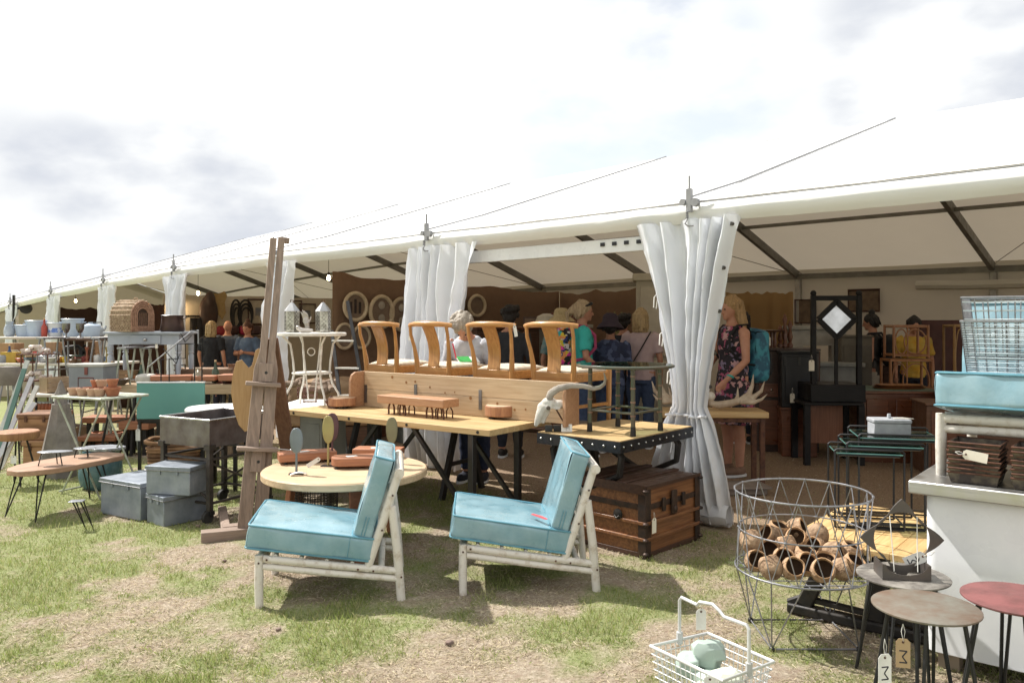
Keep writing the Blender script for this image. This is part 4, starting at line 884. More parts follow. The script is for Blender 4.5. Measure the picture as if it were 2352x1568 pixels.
# ---- open pine trough resting on the pine and riveted tables
bxo = pl(.32, .54); bo_ = thing('pine_trough', 'open pale pine bench back with end boards standing across the tables', 'shelf', (bxo.x, bxo.y, PH+.004), PZ_)
BLn = 2.13
for k in range(2): MB().bb((.03, 0, .0+.147*k), (BLn-.03, .026, .145+.147*k)).build('plank', PALEPINE, bo_, bev=.002)
for x, w_ in ((0, .026), (BLn-.026, .026)):
    pr = [(.028, 0), (-.15, 0), (-.15, .22), (-.13, .27), (-.09, .292), (.028, .296)]
    MB().plate(pr, (x, 0, 0), (0, 1, 0), (0, 0, 1), w_).build('end_board', BW, bo_, bev=.004)
for x, z in ((.05, .03), (.62, .06), (1.28, .05), (BLn-.05, .05)):
    MB().bb((x-.014, -.006, z), (x+.014, -.001, z+.15)).build('bracket', mat('zinc_bracket', (.25, .245, .25), rough=.4, metal=.9), bo_)
KN = mat('pine_knot', (.27, .13, .045), rough=.6)
for k in range(13):
    x = .2+1.75*((k*.618) % 1); z = .03+.24*((k*.37+.1) % 1); r_ = .006+.008*((k*.77) % 1)
    MB().cyl((x, -.0012, z), (x, .004, z), r_, n=9).build('knot', KN, bo_)
# ================================================================ WOODEN CHAIRS ON A DARK TABLE
do = (.26-.0, 6.0); DZ = R(-34.8); dz_ = .665
dxv = Vector((math.cos(DZ), math.sin(DZ), 0)); dyv = Vector((-math.sin(DZ), math.cos(DZ), 0))
dto = Vector((*do, 0))-dxv*2.5-dyv*.08
dt = thing('dark_table', 'long dark trestle table carrying the four wooden chairs', 'table', (dto.x, dto.y, 0), DZ)
for k in range(3): MB().bb((0, .22*k, dz_-.03), (3.05, .22*k+.2185, dz_)).build('plank', DARKWOOD, dt, bev=.003)
for x in (.35, 1.5, 2.7):
    for a, b_ in ((.05, .25), (.60, .40)):
        MB().beam((x, a, 0), (x, b_, dz_-.04), .035, .05).build('leg', BLACK, dt)
    MB().beam((x, .12, .28), (x, .52, .28), .03, .03).build('cross_bar', BLACK, dt)
PAD = mat('seat_pad_cream', (.62, .54, .42), (.46, .36, .26), rough=.9, scale=22, bump=.15, lo=.45, hi=.7)
def oak_chair(label, loc, rz):
    r = thing('dining_chair', label, 'chair', loc, rz, group='oak splat back chairs lined up on the dark table')
    W2 = .205
    for sx in (-1, 1):
        pts = [(sx*.165, .02, 0), (sx*.17, .0, .22), (sx*.175, -.01, .42), (sx*.178, -.012, .47), (sx*.188, -.03, .58), (sx*.203, -.06, .69), (sx*.198, -.075, .77)]
        MB().tube(pts, [.019, .02, .022, .021, .0155, .0135, .014], 8).build('leg', OAK, r)
        MB().tube([(sx*.235, .42, 0), (sx*.24, .42, .2), (sx*.24, .42, .43)], [.017, .02, .023], 8).build('leg', OAK, r)
        MB().beam((sx*.18, .0, .385), (sx*.237, .42, .385), .024, .065).build('seat_rail', OAKX, r, bev=.004)
        MB().beam((sx*.175, .01, .17), (sx*.238, .42, .17), .016, .024).build('stretcher', OAKX, r)
    MB().beam((-.175, -.006, .388), (.175, -.006, .388), .026, .07).build('seat_rail', OAKX, r, bev=.004); MB().beam((-.24, .42, .385), (.24, .42, .385), .024, .065).build('seat_rail', OAKX, r, bev=.004)
    q = MB()
    def fp(u, v):
        x = -1+2*u; y = v; e = (1-abs(x)**4)*(1-abs(2*y-1)**4)
        return Vector((x*(.165+.062*y), .015+.42*y, .421+.032*max(0, e)**.6))
    q.grid(fp, 17, 17); q.build('seat_pad', PAD, r, ang=70, solid=.01)
    def sp_(u, v):
        x = (-1+2*u)*(.046+.016*v+.010*(1-v)**2); y = -.006-.015*v-.055*v*v+.03*math.sin(v*math.pi)*(1 if 1 else 0); return Vector((x, y, .42+.345*v))
    MB().grid(sp_, 5, 14).build('splat', OAK, r, solid=.016, ang=60, bev=.002)
    n_ = 17; pts = []; rr = []
    for i in range(n_):
        a = -1+2*i/(n_-1); pts.append((a*.232, -.115+.075*a*a, .782-.014*abs(a)**3)); rr.append(.014+.009*(1-abs(a)**3)+(.003 if abs(a) > .85 else 0))
    MB().tube(pts, rr, 10, flat=1.0).build('top_rail', OAKX, r)
    return r
cps = ((.26, 6.0), (-.207, 6.4), (-.75, 6.93), (-1.265, 7.3)); lbs = ('oak splat back chair nearest the bamboo table, rightmost of the four', 'oak splat back chair with a white tag on its top rail', 'oak splat back chair in front of the white curtain', 'oak splat back chair at the left end of the row of four')
def dpt(x, y):
    v = Vector((x, y, 0))-Vector((*do, 0)); return v.dot(dxv)
oc = None; oh = []
for (x, y), lb in zip(cps, lbs):
    uu = (1256, 1117, 978, 859)[len(oh)]; kk = (uu-CX)/FP; q0 = Vector((*do, 0))-dyv*.1
    s_ = (kk*q0.y-q0.x)/(dxv.x-kk*dxv.y); p = Vector((*do, 0))+dxv*s_
    if oc is None: oc = oak_chair(lb, (p.x, p.y, dz_+.002), DZ); oh.append(oc)
    else: oh.append(dup(oc, (p.x, p.y, dz_+.002), DZ+R((0, 1.5, -1, 2)[len(oh)]), lb))
p = oh[1].matrix_basis @ Vector((.235, -.07, .79)); tag_card(p, DZ, 'white tag hanging from the top rail of an oak chair', wtag, h=.085, wd=.03, cord=.02, roll=R(-12))
p = oh[2].matrix_basis @ Vector((-.222, -.055, .70)); tag_card(p, DZ, 'small white tag on the left post of an oak chair before the curtain', wtag, h=.05, wd=.022, cord=.01)
# ================================================================ ROUND TABLE WITH BOARDS AND PADDLES
RC = (-1.09, 5.21); RH = .515
rtab = thing('round_table', 'round pale wood table behind the left blue chair', 'table', (RC[0], RC[1], 0), 0)
MB().lathe([(.001, RH-.048), (.525, RH-.048), (.531, RH-.042), (.531, RH-.008), (.523, RH), (.001, RH)], 64).build('tabletop', PALEPINE, rtab, ang=30)
for k in range(3):
    a = R(172+120*k); MB().beam((.36*math.cos(a), .36*math.sin(a), RH-.05), (.42*math.cos(a), .42*math.sin(a), 0), .085, .035, up=(math.cos(a), math.sin(a), .2)).build('leg', REDWOOD, rtab, bev=.006)
MESHB = mat('wire_mesh_dark', (.06, .05, .042), (.09, .075, .06), rough=.6, metal=.4)
mk = thing('wire_mesh_bin', 'dark woven wire mesh cylinder under the round table', 'mesh bin', (-1.33, 5.42, 0), 0)
MB().tube([(.14*math.cos(R(12*k)), .14*math.sin(R(12*k)), .44) for k in range(30)], .008, 5, closed=True).build('rim', MESHB, mk)
q = MB()
for i in range(44):
    a = 2*math.pi*i/44+.03*math.sin(i*7); q.tube([(.14*math.cos(a), .14*math.sin(a), .0), (.141*math.cos(a+.02), .141*math.sin(a+.02), .2), (.14*math.cos(a), .14*math.sin(a), .44)], .0026, 4)
for j in range(26): q.tube([((.141+.0015*(-1)**k)*math.cos(R(15*k)), (.141+.0015*(-1)**k)*math.sin(R(15*k)), .01+.0168*j+.003*math.sin(k+j)) for k in range(24)], .0026, 4, closed=True)
q.build('mesh', MESHB, mk)['kind'] = 'stuff'
def board(label, u, v, rz, lx_, ly_, rnd, h=.07):
    x, y = gp(u, v, RH); r = thing('chopping_board', label, 'chopping board', (x, y, RH+.002), rz, group='thick red brown chopping boards on the round table')
    pts = []
    for cx_, cy_, a0 in ((lx_, ly_, 0), (-lx_, ly_, 90), (-lx_, -ly_, 180), (lx_, -ly_, 270)):
        rr = rnd if cx_ < 0 else min(rnd, .012)
        for a in (0, 30, 60, 90): pts.append((cx_-math.copysign(rr, cx_)+rr*math.cos(R(a0+a)), cy_-math.copysign(rr, cy_)+rr*math.sin(R(a0+a))))
    MB().prism(pts, .018, h).build('slab', REDWOOD, r, bev=.004, ang=50)
    for sx in (-.75, .75):
        for sy in (-.6, .6): MB().cyl((lx_*sx, ly_*sy, 0), (lx_*sx, ly_*sy, .018), .012, n=8).build('foot', BLACK, r)
    MB().box((-.02, .0, h+.0008), (.07, .04, .001), rz=.4).build('sticker', wtag, r)
    return r
board('rectangular red brown chopping board at the left of the round table', 705, 1060, R(22), .19, .085, .006)
board('rounded red brown chopping board at the front of the round table', 815, 1072, R(8), .15, .095, .08)
board('red brown chopping board at the back of the round table, behind the rounded one', 870, 1048, R(-6), .17, .08, .01, .06)
def paddle(label, u, v, ht, m, wd, hh, slant):
    x, y = gp(u, v, RH); r = thing('leaf_paddle', label, 'ornament', (x, y, RH+.001), R(slant), group='metal leaf paddles on stands')
    MB().tube([(0, 0, .004), (0, 0, ht-hh)], [.008, .007], 7).build('stem', m, r)
    def fl(u_, v_):
        a = math.pi*v_; w_ = wd*math.sin(a)**.75*(.86+.14*v_) ; return Vector(((-1+2*u_)*w_, -.006*math.cos((-1+2*u_)*1.5), ht-hh-.004+hh*.5*(1-math.cos(a))))
    MB().grid(fl, 9, 16).build('blade', m, r, solid=.004, ang=60)
    MB().bb((-.045, -.03, 0), (.045, .03, .004)).build('base', STEEL, r)
    return r
paddle('blue grey leaf paddle at the front left of the round table', 681, 1088, .29, mat('paddle_grey', (.20, .225, .24), (.15, .17, .185), rough=.5, metal=.5), .044, .155, 5)
paddle('yellow ochre leaf paddle in the middle of the round table', 754, 1070, .335, mat('paddle_ochre', (.36, .31, .13), (.27, .22, .1), rough=.45, metal=.3), .042, .18, -6)
paddle('dark maroon leaf paddle just behind the ochre one', 763, 1058, .33, mat('paddle_maroon', (.14, .07, .075), (.1, .055, .06), rough=.5, metal=.3), .048, .19, 8)
paddle('olive leaf paddle standing right of the other paddles', 900, 1062, .31, mat('paddle_olive', (.24, .22, .13), (.2, .18, .11), rough=.5, metal=.3), .042, .175, 4)
x, y = gp(735, 1073, RH); tag_card((x, y, RH+.06), R(0), 'white card leaning against the ochre paddle', wtag, h=.10, wd=.028, cord=.0, tilt=R(0), roll=R(58))
x, y = gp(684, 1090, RH); o = solo('price_slip', MB().grid(lambda u, v: Vector((-.05+.1*u, -.02+.04*v, .012*math.sin(u*3.1))), 7, 3), wtag, 'curled white paper slip under the blue grey paddle', 'paper slip', (x+.01, y-.02, RH+.008), .3, solid=.001)
# ================================================================ EASEL
eb = Vector((-1.785, 5.45, .0)); et_ = Vector((-1.694, 5.75, 2.075)); ea = R(22)
ez = thing('easel', 'tall weathered wooden easel with two plank mast', 'easel', (eb.x, eb.y, 0), ea)
Mi = (Matrix.Rotation(-ea, 4, 'Z')); tl = Mi @ (et_-eb); lean = Vector((tl.x, tl.y, tl.z)); Lm = lean.length; lz = lean.normalized(); lx_ = Vector((1, 0, 0)); lx_ = (lx_-lz*lx_.dot(lz)).normalized()
prof = [(0.004, .06), (.096, .06), (.090, .55), (.080, 1.15), (.052, 1.27), (.050, Lm), (.005, Lm)]
for sg in (-1, 1):
    pr = [(sg*a, b_) for a, b_ in prof]
    if sg < 0: pr = [(a*1.0, b_-.0) for a, b_ in pr][::-1]
    pr = [(a, b_ if b_ < 2 else b_-(.012 if sg < 0 else 0)) for a, b_ in pr]
    MB().plate(pr, (0, 0, 0), lx_, lz, .028).build('mast_plank', GREYWOOD, ez, bev=.003)
def ep(x, z, y=0): return lx_*x+lz*z+Vector((0, y, 0))
MB().beam(ep(.055, Lm-.03, .01), ep(.055, Lm+.004, .01), .06, .05, up=(0, 1, 0)).build('cap', GREYWOOD, ez)
MB().bb((-.32, -.06, 0), (.32, .04, .07)).build('base_beam', GREYWOODX, ez, bev=.005)
MB().bb((-.18, .041, .03), (.25, .12, .075)).build('base_beam', GREYWOODX, ez, bev=.004)
MB().beam((-.16, .0, .035), (-.16, .75, .035), .06, .055).build('floor_beam', GREYWOOD, ez, bev=.004); MB().beam((.16, .0, .035), (.16, .75, .035), .06, .055).build('floor_beam', GREYWOOD, ez, bev=.004)
for z, l_, o_ in ((1.045, .13, .055), (.60, .15, .06)): MB().beam(ep(-l_, z, -o_), ep(l_*.8, z, -o_), .075, .026).build('ledge', GREYWOODX, ez, bev=.003)
for z0, z1 in ((1.06, 1.19), (.44, .585)):
    MB().beam(ep(0, z0, -.035), ep(0, z1, -.035), .095, .03, up=(0, 1, 0)).build('slide_block', GREYWOOD, ez, bev=.003); MB().cyl(ep(0, (z0+z1)/2, -.052), ep(0, (z0+z1)/2, -.046), .011, n=8).build('bolt', STEEL, ez)
rl_t = Mi @ (Vector((-1.72, 5.66, 1.35))-eb); rl_b = Mi @ (Vector((-1.70, 6.30, .0))-eb)
MB().beam(rl_t, rl_b, .11, .03).build('rear_leg', mat('easel_brown', (.17, .09, .055), (.11, .055, .035), rough=.7, wood=2), ez, bev=.003)
MB().cyl(ep(.1, .6, -.03), ep(.22, .585, .02), .006, n=6).build('thumb_rod', BRIGHT, ez); MB().ball(ep(.22, .585, .02), .012, 8, 6).build('thumb_nut', BRIGHT, ez)
# ---- artist's palette leaning on the easel
pp_ = [(542,830),(554,826),(570,845),(577,838),(583,805),(590,800),(597,806),(604,845),(603,880),(592,905),(586,925),(592,950),(580,984),(566,990),(552,974),(540,940),(533,900),(535,862)]
pd_ = 5.74; pc0 = Vector((px(566, pd_), pd_, pz(900, pd_)))
pal = MB().plate([(px(u, pd_)-pc0.x, pz(v, pd_)-pc0.z) for u, v in pp_], (0, 0, 0), (1, .18, 0), (0, .10, 1), .007)
solo('artist_palette', pal, mat('palette_ply', (.42, .26, .115), (.35, .205, .085), rough=.45, wood=2), 'large plywood artist palette leaning against the left of the easel', 'palette', pc0, 0, bev=.002)
# ================================================================ STEEL TROUGH CART
TRZ = math.atan2(-.47, .88); TO = (-2.67, 6.04)
tr = thing('trough_cart', 'dark steel trough on a braced angle iron frame with casters', 'trough cart', (TO[0], TO[1], gz(*TO)), TRZ)
SHEET = mat('raw_steel_sheet', (.245, .225, .23), (.12, .095, .092), rough=.4, metal=.7, scale=5, detail=8, rand=.02)
tw_, td_ = .535, .62; z0, z1 = .55, .75
for a, b_ in (((0, 0), (tw_, .006)), ((0, td_-.006), (tw_, td_)), ((0, .0065), (.006, td_-.0065)), ((tw_-.006, .0065), (tw_, td_-.0065))): MB().bb((a[0], a[1], z0), (b_[0], b_[1], z1)).build('side_sheet', SHEET, tr)
MB().bb((.0062, .0062, z0+.002), (tw_-.0062, td_-.0062, z0+.008)).build('bottom_sheet', SHEET, tr)
MB().tube([(0, 0, z1), (tw_, 0, z1), (tw_, td_, z1), (0, td_, z1)], .008, 6, closed=True).build('rim', BRIGHT, tr)
FR = mat('frame_angle', (.06, .052, .048), (.10, .085, .075), rough=.5, metal=.6, scale=20)
cor = [(.02, .02), (tw_-.02, .02), (tw_-.02, td_-.02), (.02, td_-.02)]
for x, y in cor:
    MB().beam((x, y, .09), (x, y, z0), .035, .035).build('leg', FR, tr)
    MB().bb((x-.03, y-.03, z0-.02), (x+.03, y+.03, z0+.02)).build('bracket', FR, tr)
    fk = MB().bb((x-.03, y-.02, .06), (x+.03, y+.02, .09)).build('caster', STEEL, tr); MB().cyl((x-.014, y-.02, .045), (x+.014, y-.02, .045), .045, n=16).build('wheel', mat('caster_rubber', (.04, .038, .036), rough=.7), fk)
for i in range(4):
    a, b_ = cor[i], cor[(i+1) % 4]
    for z in (.46, .14): MB().tube([(*a, z), (*b_, z)], .011, 6).build('rail', FR, tr)
    MB().tube([(*a, .44), (*b_, .16)], .009, 6).build('brace', FR, tr)
# ================================================================ GREY METAL BOXES
def tin_box(label, loc, rz, wx, wy, h, lip=.012, handle=False):
    r = thing('metal_box', label, 'metal box', loc, rz, group='lidded grey galvanised boxes on the turf')
    MB().bb((0, 0, 0), (wx, wy, h-.03)).build('body', GALV, r, bev=.006)
    MB().bb((-lip*.6, -lip*.6, h-.032), (wx+lip*.6, wy+lip*.6, h)).build('lid', GALV, r, bev=.004)
    MB().tube([(-lip*.7, -lip*.7, h-.03), (wx+lip*.7, -lip*.7, h-.03), (wx+lip*.7, wy+lip*.7, h-.03), (-lip*.7, wy+lip*.7, h-.03)], .0045, 5, closed=True).build('lid_lip', WIRE, r)
    if handle: MB().tube([(wx*.78, wy*.35, h), (wx*.78, wy*.35, h+.03), (wx*.78, wy*.75, h+.03), (wx*.78, wy*.75, h)], .006, 6).build('handle', WIRE, r)
    for x in (.3, .7): MB().bb((wx*x-.014, -.009, h-.06), (wx*x+.014, .002, h-.01)).build('hinge', GALV, r)
    return r
a = math.atan2(-.24, .415); tin_box('large grey metal box with hinged lid, left of the stacked pair', (-3.155, 6.11), a, .48, .42, .275, handle=True)
a = math.atan2(-.62, .78); lb0 = Vector((-2.49, 5.69, 0))+Vector((-.78, .62, 0))*.24
lowb = tin_box('lower grey metal box of the stacked pair beside the trough cart', (lb0.x, lb0.y), a, .24, .37, .215)
a = math.atan2(-.08, .35); tin_box('upper grey metal box of the stacked pair beside the trough cart', (-2.665, 5.80, .217), a, .36, .245, .205)
# ================================================================ TEAL PANEL TABLE, BASKET
TEAL = mat('teal_laminate', (.13, .33, .30), (.11, .29, .27), rough=.45, scale=2)
d_ = 7.55; tp_ = (px(315, d_), d_)
tt = thing('teal_table', 'folding table with its teal laminate top tipped up on dark legs', 'table', (*tp_, gz(*tp_)), R(3))
MB().bb((0, -.012, .545), (.63, .012, .885)).build('tabletop', TEAL, tt, bev=.003); MB().bb((-.004, -.016, .8855), (.634, .016, .896)).build('edge_strip', WHITEP, tt); MB().bb((.0, .0, .52), (.63, .02, .544)).build('frame_rail', BLACK, tt)
for x in (.02, .61):
    for y in (.0, .45): MB().beam((x, y+.01, 0), (x, y+.01, .53), .026, .026).build('leg', BLACK, tt)
MB().bb((.0, .02, .50), (.63, .47, .52)).build('shelf', BLACK, tt)
tag_card((px(317, 7.45), 7.45, pz(975, 7.45)), 0, 'white tag hanging on the left leg of the teal table', wtag, h=.11, wd=.042, cord=.04)
WICK = weave('wicker_brown', (.34, .19, .09), (.13, .065, .03), 70, 60)
bkp = (px(382, 6.75), 6.95)
wb = thing('wicker_basket', 'open brown wicker basket behind the grey metal boxes', 'basket', (*bkp, gz(*bkp)), R(12))
pts = lambda k, z: [((.22*k)*math.copysign(abs(math.cos(R(10*i)))**.5, math.cos(R(10*i))), (.17*k)*math.copysign(abs(math.sin(R(10*i)))**.5, math.sin(R(10*i))), z) for i in range(36)]
for j in range(13): MB().tube([Vector(p)+Vector((.004*math.sin(i*math.pi+j*math.pi), 0, .0)) for i, p in enumerate(pts(.84+.16*j/12,   .02+.0305*j))], .0145, 6, closed=True).build('woven_band', WICK, wb)
MB().tube([Vector(p)+Vector((0, 0, .018*abs(p[0])/.22)) for p in pts(1.05, .42)], .02, 6, closed=True).build('rolled_rim', WICK, wb); MB().prism([(p[0], p[1]) for p in pts(.82, 0)], .002, .02).build('floor', WICK, wb)
# ================================================================ LIVE EDGE TABLE
le = thing('live_edge_table', 'live edge slab coffee table on black hairpin legs in the grass', 'table', (-3.48, 6.22, 0), R(66))
LE = mat('live_edge_wood', (.40, .25, .165), (.30, .175, .11), rough=.5, wood=0, bump=.1)
def lec(sx, off): return [(x, off+sx*y) for x, y in ((-.42, .02), (-.36, .10), (-.24, .17), (-.1, .20), (.05, .19), (.18, .19), (.30, .15), (.40, .14), (.47, .05))]
bt_ = lec(1, .06); fr2 = [(x, y*.8-.02) for x, y in lec(-1, -.02)][::-1]
MB().prism([(x, y) for x, y in (fr2[::-1]+bt_[::-1])], .335, .375).build('slab', LE, le, bev=.006)
for x, y in ((-.27, -.10), (.20, -.11), (-.27, .14), (.25, .12)):
    sx = -1 if x < 0 else 1; sy = -1 if y < 0 else 1
    MB().tube([(x-.03, y, .335), (x+sx*.09, y+sy*.05, .004), (x+.03, y, .335)], .007, 6).build('hairpin_leg', BLACK, le)
    MB().bb((x-.05, y-.03, .329), (x+.05, y+.03, .3348)).build('leg_plate', BLACK, le)
GREYM = mat('pewter_plate', (.40, .41, .44), (.30, .31, .34), rough=.35, metal=.7)
def dish(label, u, v, wx, wy, h, rz):
    x, y = gp(u, v, .375); r = thing('wire_leg_stand', label, 'stand', (x, y, .377), rz, group='small metal plates on wire legs')
    pts = [(wx*math.cos(R(15*k))*(1+.15*math.cos(R(15*k))), wy*math.sin(R(15*k))) for k in range(24)]
    MB().prism(pts, h-.006, h).build('plate', GREYM, r, bev=.002)
    for k in range(3): a = R(80+120*k); MB().tube([(wx*.6*math.cos(a), wy*.6*math.sin(a), h-.006), (wx*.8*math.cos(a), wy*.8*math.sin(a), 0)], .0045, 6).build('leg', BLACK, r)
    return r
dish('oval pewter plate on three black legs at the front of the live edge slab', 121, 1068, .125, .06, .105, R(12)); dish('oval pewter plate on wire legs at the back of the live edge slab', 192, 1050, .09, .055, .075, R(-5))
hp2 = gp(190, 1190); hs = thing('hairpin_stool', 'small grey plate on two black hairpins in front of the live edge table', 'stool', (px(172, 5.6), 5.63, 0), R(10))
MB().bb((-.05, -.035, .20), (.045, .04, .206)).build('plate', GREYM, hs, bev=.002)
for sx in (-.02, .03): MB().tube([(sx-.01, 0, .20), (sx+.07, .02, 0), (sx+.012, 0, .20)], .006, 6).build('leg', BLACK, hs)
# ================================================================ LEFT EDGE: slice stool, hampers, obelisk, ceramic seat
xs_ = (px(40, 7.2), 7.2); sl = thing('slice_stool', 'stool with a thick round log slice seat on four black rods', 'stool', (*xs_, gz(*xs_)), 0)
MB().lathe([(.001, .41), (.165, .41), (.178, .43), (.178, .475), (.17, .482), (.001, .482)], 28).build('seat', BARK, sl)
for k in range(4): a = R(40+90*k); MB().tube([(.07*math.cos(a), .07*math.sin(a), .41), (.17*math.cos(a), .17*math.sin(a), 0)], .009, 6).build('leg', BLACK, sl)
tag_card((px(33, 7.0), 6.99, pz(1030, 7.0)), 0, 'white tag hanging below the log slice stool', wtag, h=.07, wd=.05, cord=.06)
def hamper(label, u0, u1, vt, vb, d, dep, m, rz=0, lid=True):
    wd = px(u1, d)-px(u0, d); zt = pz(vt, d); zb = pz(vb, d); x = px(u0, d)
    r = thing('hamper', label, 'hamper', (x, d, zb), rz, group='brown hampers and chests at the left stall')
    MB().bb((0, 0, 0), (wd, dep, (zt-zb)*.82)).build('body', m, r, bev=.01); MB().bb((-.01, -.01, (zt-zb)*.825), (wd+.01, dep+.01, zt-zb)).build('lid', m, r, bev=.012)
    for x_ in (.25, .75): MB().bb((wd*x_-.012, -.016, (zt-zb)*.7), (wd*x_+.012, -.002, (zt-zb)*.93)).build('strap', RUST, r)
    return r
WICK2 = weave('wicker_reddish', (.33, .17, .09), (.17, .08, .04), 50, 50, .4)
hamper('red brown wicker hamper standing on the plywood chest behind the log slice stool', 40, 122, 950, 1012, 7.9, .35, WICK2)
hamper('plain plywood chest standing on the grass behind the log slice stool', 52, 124, 1012, 1088, 7.88, .4, mat('plywood_chest', (.36, .20, .10), (.28, .15, .075), rough=.6, wood=0))
op_ = (px(140, 7.55), 7.55); ob = thing('obelisk', 'grey weathered octagonal obelisk finial standing on the grass', 'obelisk', (*op_, gz(*op_)), R(12))
OBM = mat('obelisk_stone', (.24, .215, .195), (.16, .14, .125), rough=.9, scale=9, bump=.4)
MB().lathe([(.14, 0), (.14, .10), (.175, .115), (.19, .17), (.17, .23), (.082, .66), (.082, .69)], 8).build('shaft', OBM, ob, ang=20); MB().lathe([(.06, .69), (.05, .74), (.062, .77), (.035, .83), (.02, .89), (.001, .92)], 8).build('finial', OBM, ob, ang=20)
cs = (px(225, 7.0), 7.05); ce = thing('ceramic_seat', 'blue green glazed ceramic garden seat behind the live edge table', 'garden seat', (*cs, gz(*cs)), 0)
CG = mat('blue_green_glaze', (.05, .12, .15), (.12, .20, .22), rough=.25, scale=9, bump=.1)
MB().lathe([(.13, 0), (.165, .04), (.18, .12), (.172, .22), (.15, .30), (.155, .33), (.001, .335)], 24).build('drum', CG, ce)
ce2 = thing('scalloped_tray', 'scalloped blue grey tray resting on the ceramic garden seat', 'tray', (cs[0]+.02, cs[1], gz(*cs)+.338), 0)
MB().prism([(.185*(1+.05*math.cos(R(30*k)*6)) *math.cos(R(5*k)), .13*(1+.05*math.cos(R(5*k)*12))*math.sin(R(5*k))) for k in range(72)], 0, .022).build('tray', GREYM, ce2, bev=.004)
# ================================================================ GREEN BISTRO TABLE WITH TERRACOTTA POTS
GRN = mat('pale_green_iron', (.42, .46, .38), (.30, .30, .23), rough=.6, scale=20)
bz = .83; bp4 = [gp(u, v, bz) for u, v in ((170, 905), (262, 919), (318, 907), (232, 896))]; bc4 = (sum(p[0] for p in bp4)/4, sum(p[1] for p in bp4)/4)
gt = thing('folding_table', 'pale green folding iron garden table with crossed legs holding terracotta pots', 'garden table', (bc4[0], bc4[1]-.1, gz(*bc4)), R(-24))
hw, hd = .30, .23; gz0 = -gz(*bc4)
for y in (-1, 1):
    for z in (bz+gz0,): MB().tube([(-hw, y*hd, z), (hw, y*hd, z)], .011, 6).build('edge_rail', GRN, gt)
    MB().tube([(-hw+.03, y*(hd-.03), bz+gz0-.02), (hw-.05, y*(hd-.03), 0)], .0085, 6).build('leg', GRN, gt); MB().tube([(hw-.03, y*(hd-.05), bz+gz0-.02), (-hw+.05, y*(hd-.05), 0)], .0085, 6).build('leg', GRN, gt)
for x in (-1, 1): MB().tube([(x*hw, -hd, bz+gz0), (x*hw, hd, bz+gz0)], .011, 6).build('edge_rail', GRN, gt); MB().tube([(x*(hw-.05), -hd+.03, .03), (x*(hw-.05), hd-.03, .03)], .008, 6).build('foot_rail', GRN, gt)
for k in range(7): MB().bb((-hw+.01, -hd+.02+.064*k, bz+gz0-.004), (hw-.01, -hd+.07+.064*k, bz+gz0+.006)).build('slat', GRN, gt)
def pot(loc, r0, r1, h, lb, m=None, grp='terracotta pots on the pale green table'):
    q = MB().lathe([(.001, 0), (r0, 0), (r1, h*.72), (r1*1.1, h*.74), (r1*1.12, h), (r1*.95, h), (r0*.9, .012), (.001, .01)], 14)
    return solo('flower_pot', q, m or TERRA, lb, 'flower pot', loc, 0, group=grp)
TERRA2 = mat('pale_terracotta', (.50, .33, .23), (.44, .27, .18), rough=.9)
PL = [(-.20, -.10, 0, 1, 'lying at the left corner'), (-.14, .0, 0, 0, 'second from the left'), (-.08, -.11, 0, 1, 'pale, at the front left'), (-.02, .02, 0, 0, 'in the middle, below a pale one'), (.03, -.1, 0, 1, 'pale, at the front centre'), (.09, -.08, 0, 1, 'pale, right of centre'), (.17, -.02, 0, 2, 'large, at the right end, supporting another'), (-.11, .05, .06, 0, 'stacked on the back row at the left'), (-.02, .03, .066, 1, 'pale, stacked in the middle')]
for x, y, z, kd, lb in PL:
    p = Matrix.Rotation(R(-24), 4, 'Z') @ Vector((x, y, 0)); big = kd == 2
    pot((bc4[0]+p.x, bc4[1]-.1+p.y, bz+.008+z), .034 if not big else .045, .045 if not big else .06, .062 if not big else .075, 'terracotta pot on the pale green table, '+lb, TERRA2 if kd == 1 else TERRA)
p = Matrix.Rotation(R(-24), 4, 'Z') @ Vector((.17, -.02, 0)); pot((bc4[0]+p.x, bc4[1]-.1+p.y, bz+.085), .032, .042, .065, 'terracotta pot on the pale green table, stacked on the large right one')
# ================================================================ DEED BOX
dd = 8.6; dx0 = px(158, dd); zt_ = pz(836, dd); zb_ = pz(905, dd)
db = thing('deed_box', 'grey blue metal deed box with red clasp and red label frame', 'box', (dx0, dd, zb_), R(-4))
w_ = px(240, dd)-dx0; hh_ = zt_-zb_; DB = mat('deed_grey', (.25, .265, .29), (.2, .215, .235), rough=.45, scale=5)
MB().bb((0, 0, 0), (w_, .3, hh_-.03)).build('body', DB, db, bev=.004); MB().bb((-.01, -.008, hh_-.03), (w_+.01, .31, hh_)).build('lid', mat('deed_lid', (.42, .41, .38), rough=.5), db, bev=.004)
RD = mat('dull_red', (.19, .06, .05), rough=.5); MB().bb((w_*.47, -.012, hh_*.65), (w_*.56, -.001, hh_*.9)).build('clasp', RD, db, bev=.002)
q = MB(); a_ = (w_*.28, w_*.72, hh_*.22, hh_*.55); q.tube([(a_[0], -.003, a_[2]), (a_[1], -.003, a_[2]), (a_[1], -.003, a_[3]), (a_[0], -.003, a_[3])], .006, 4, closed=True); q.build('label_frame', RD, db)
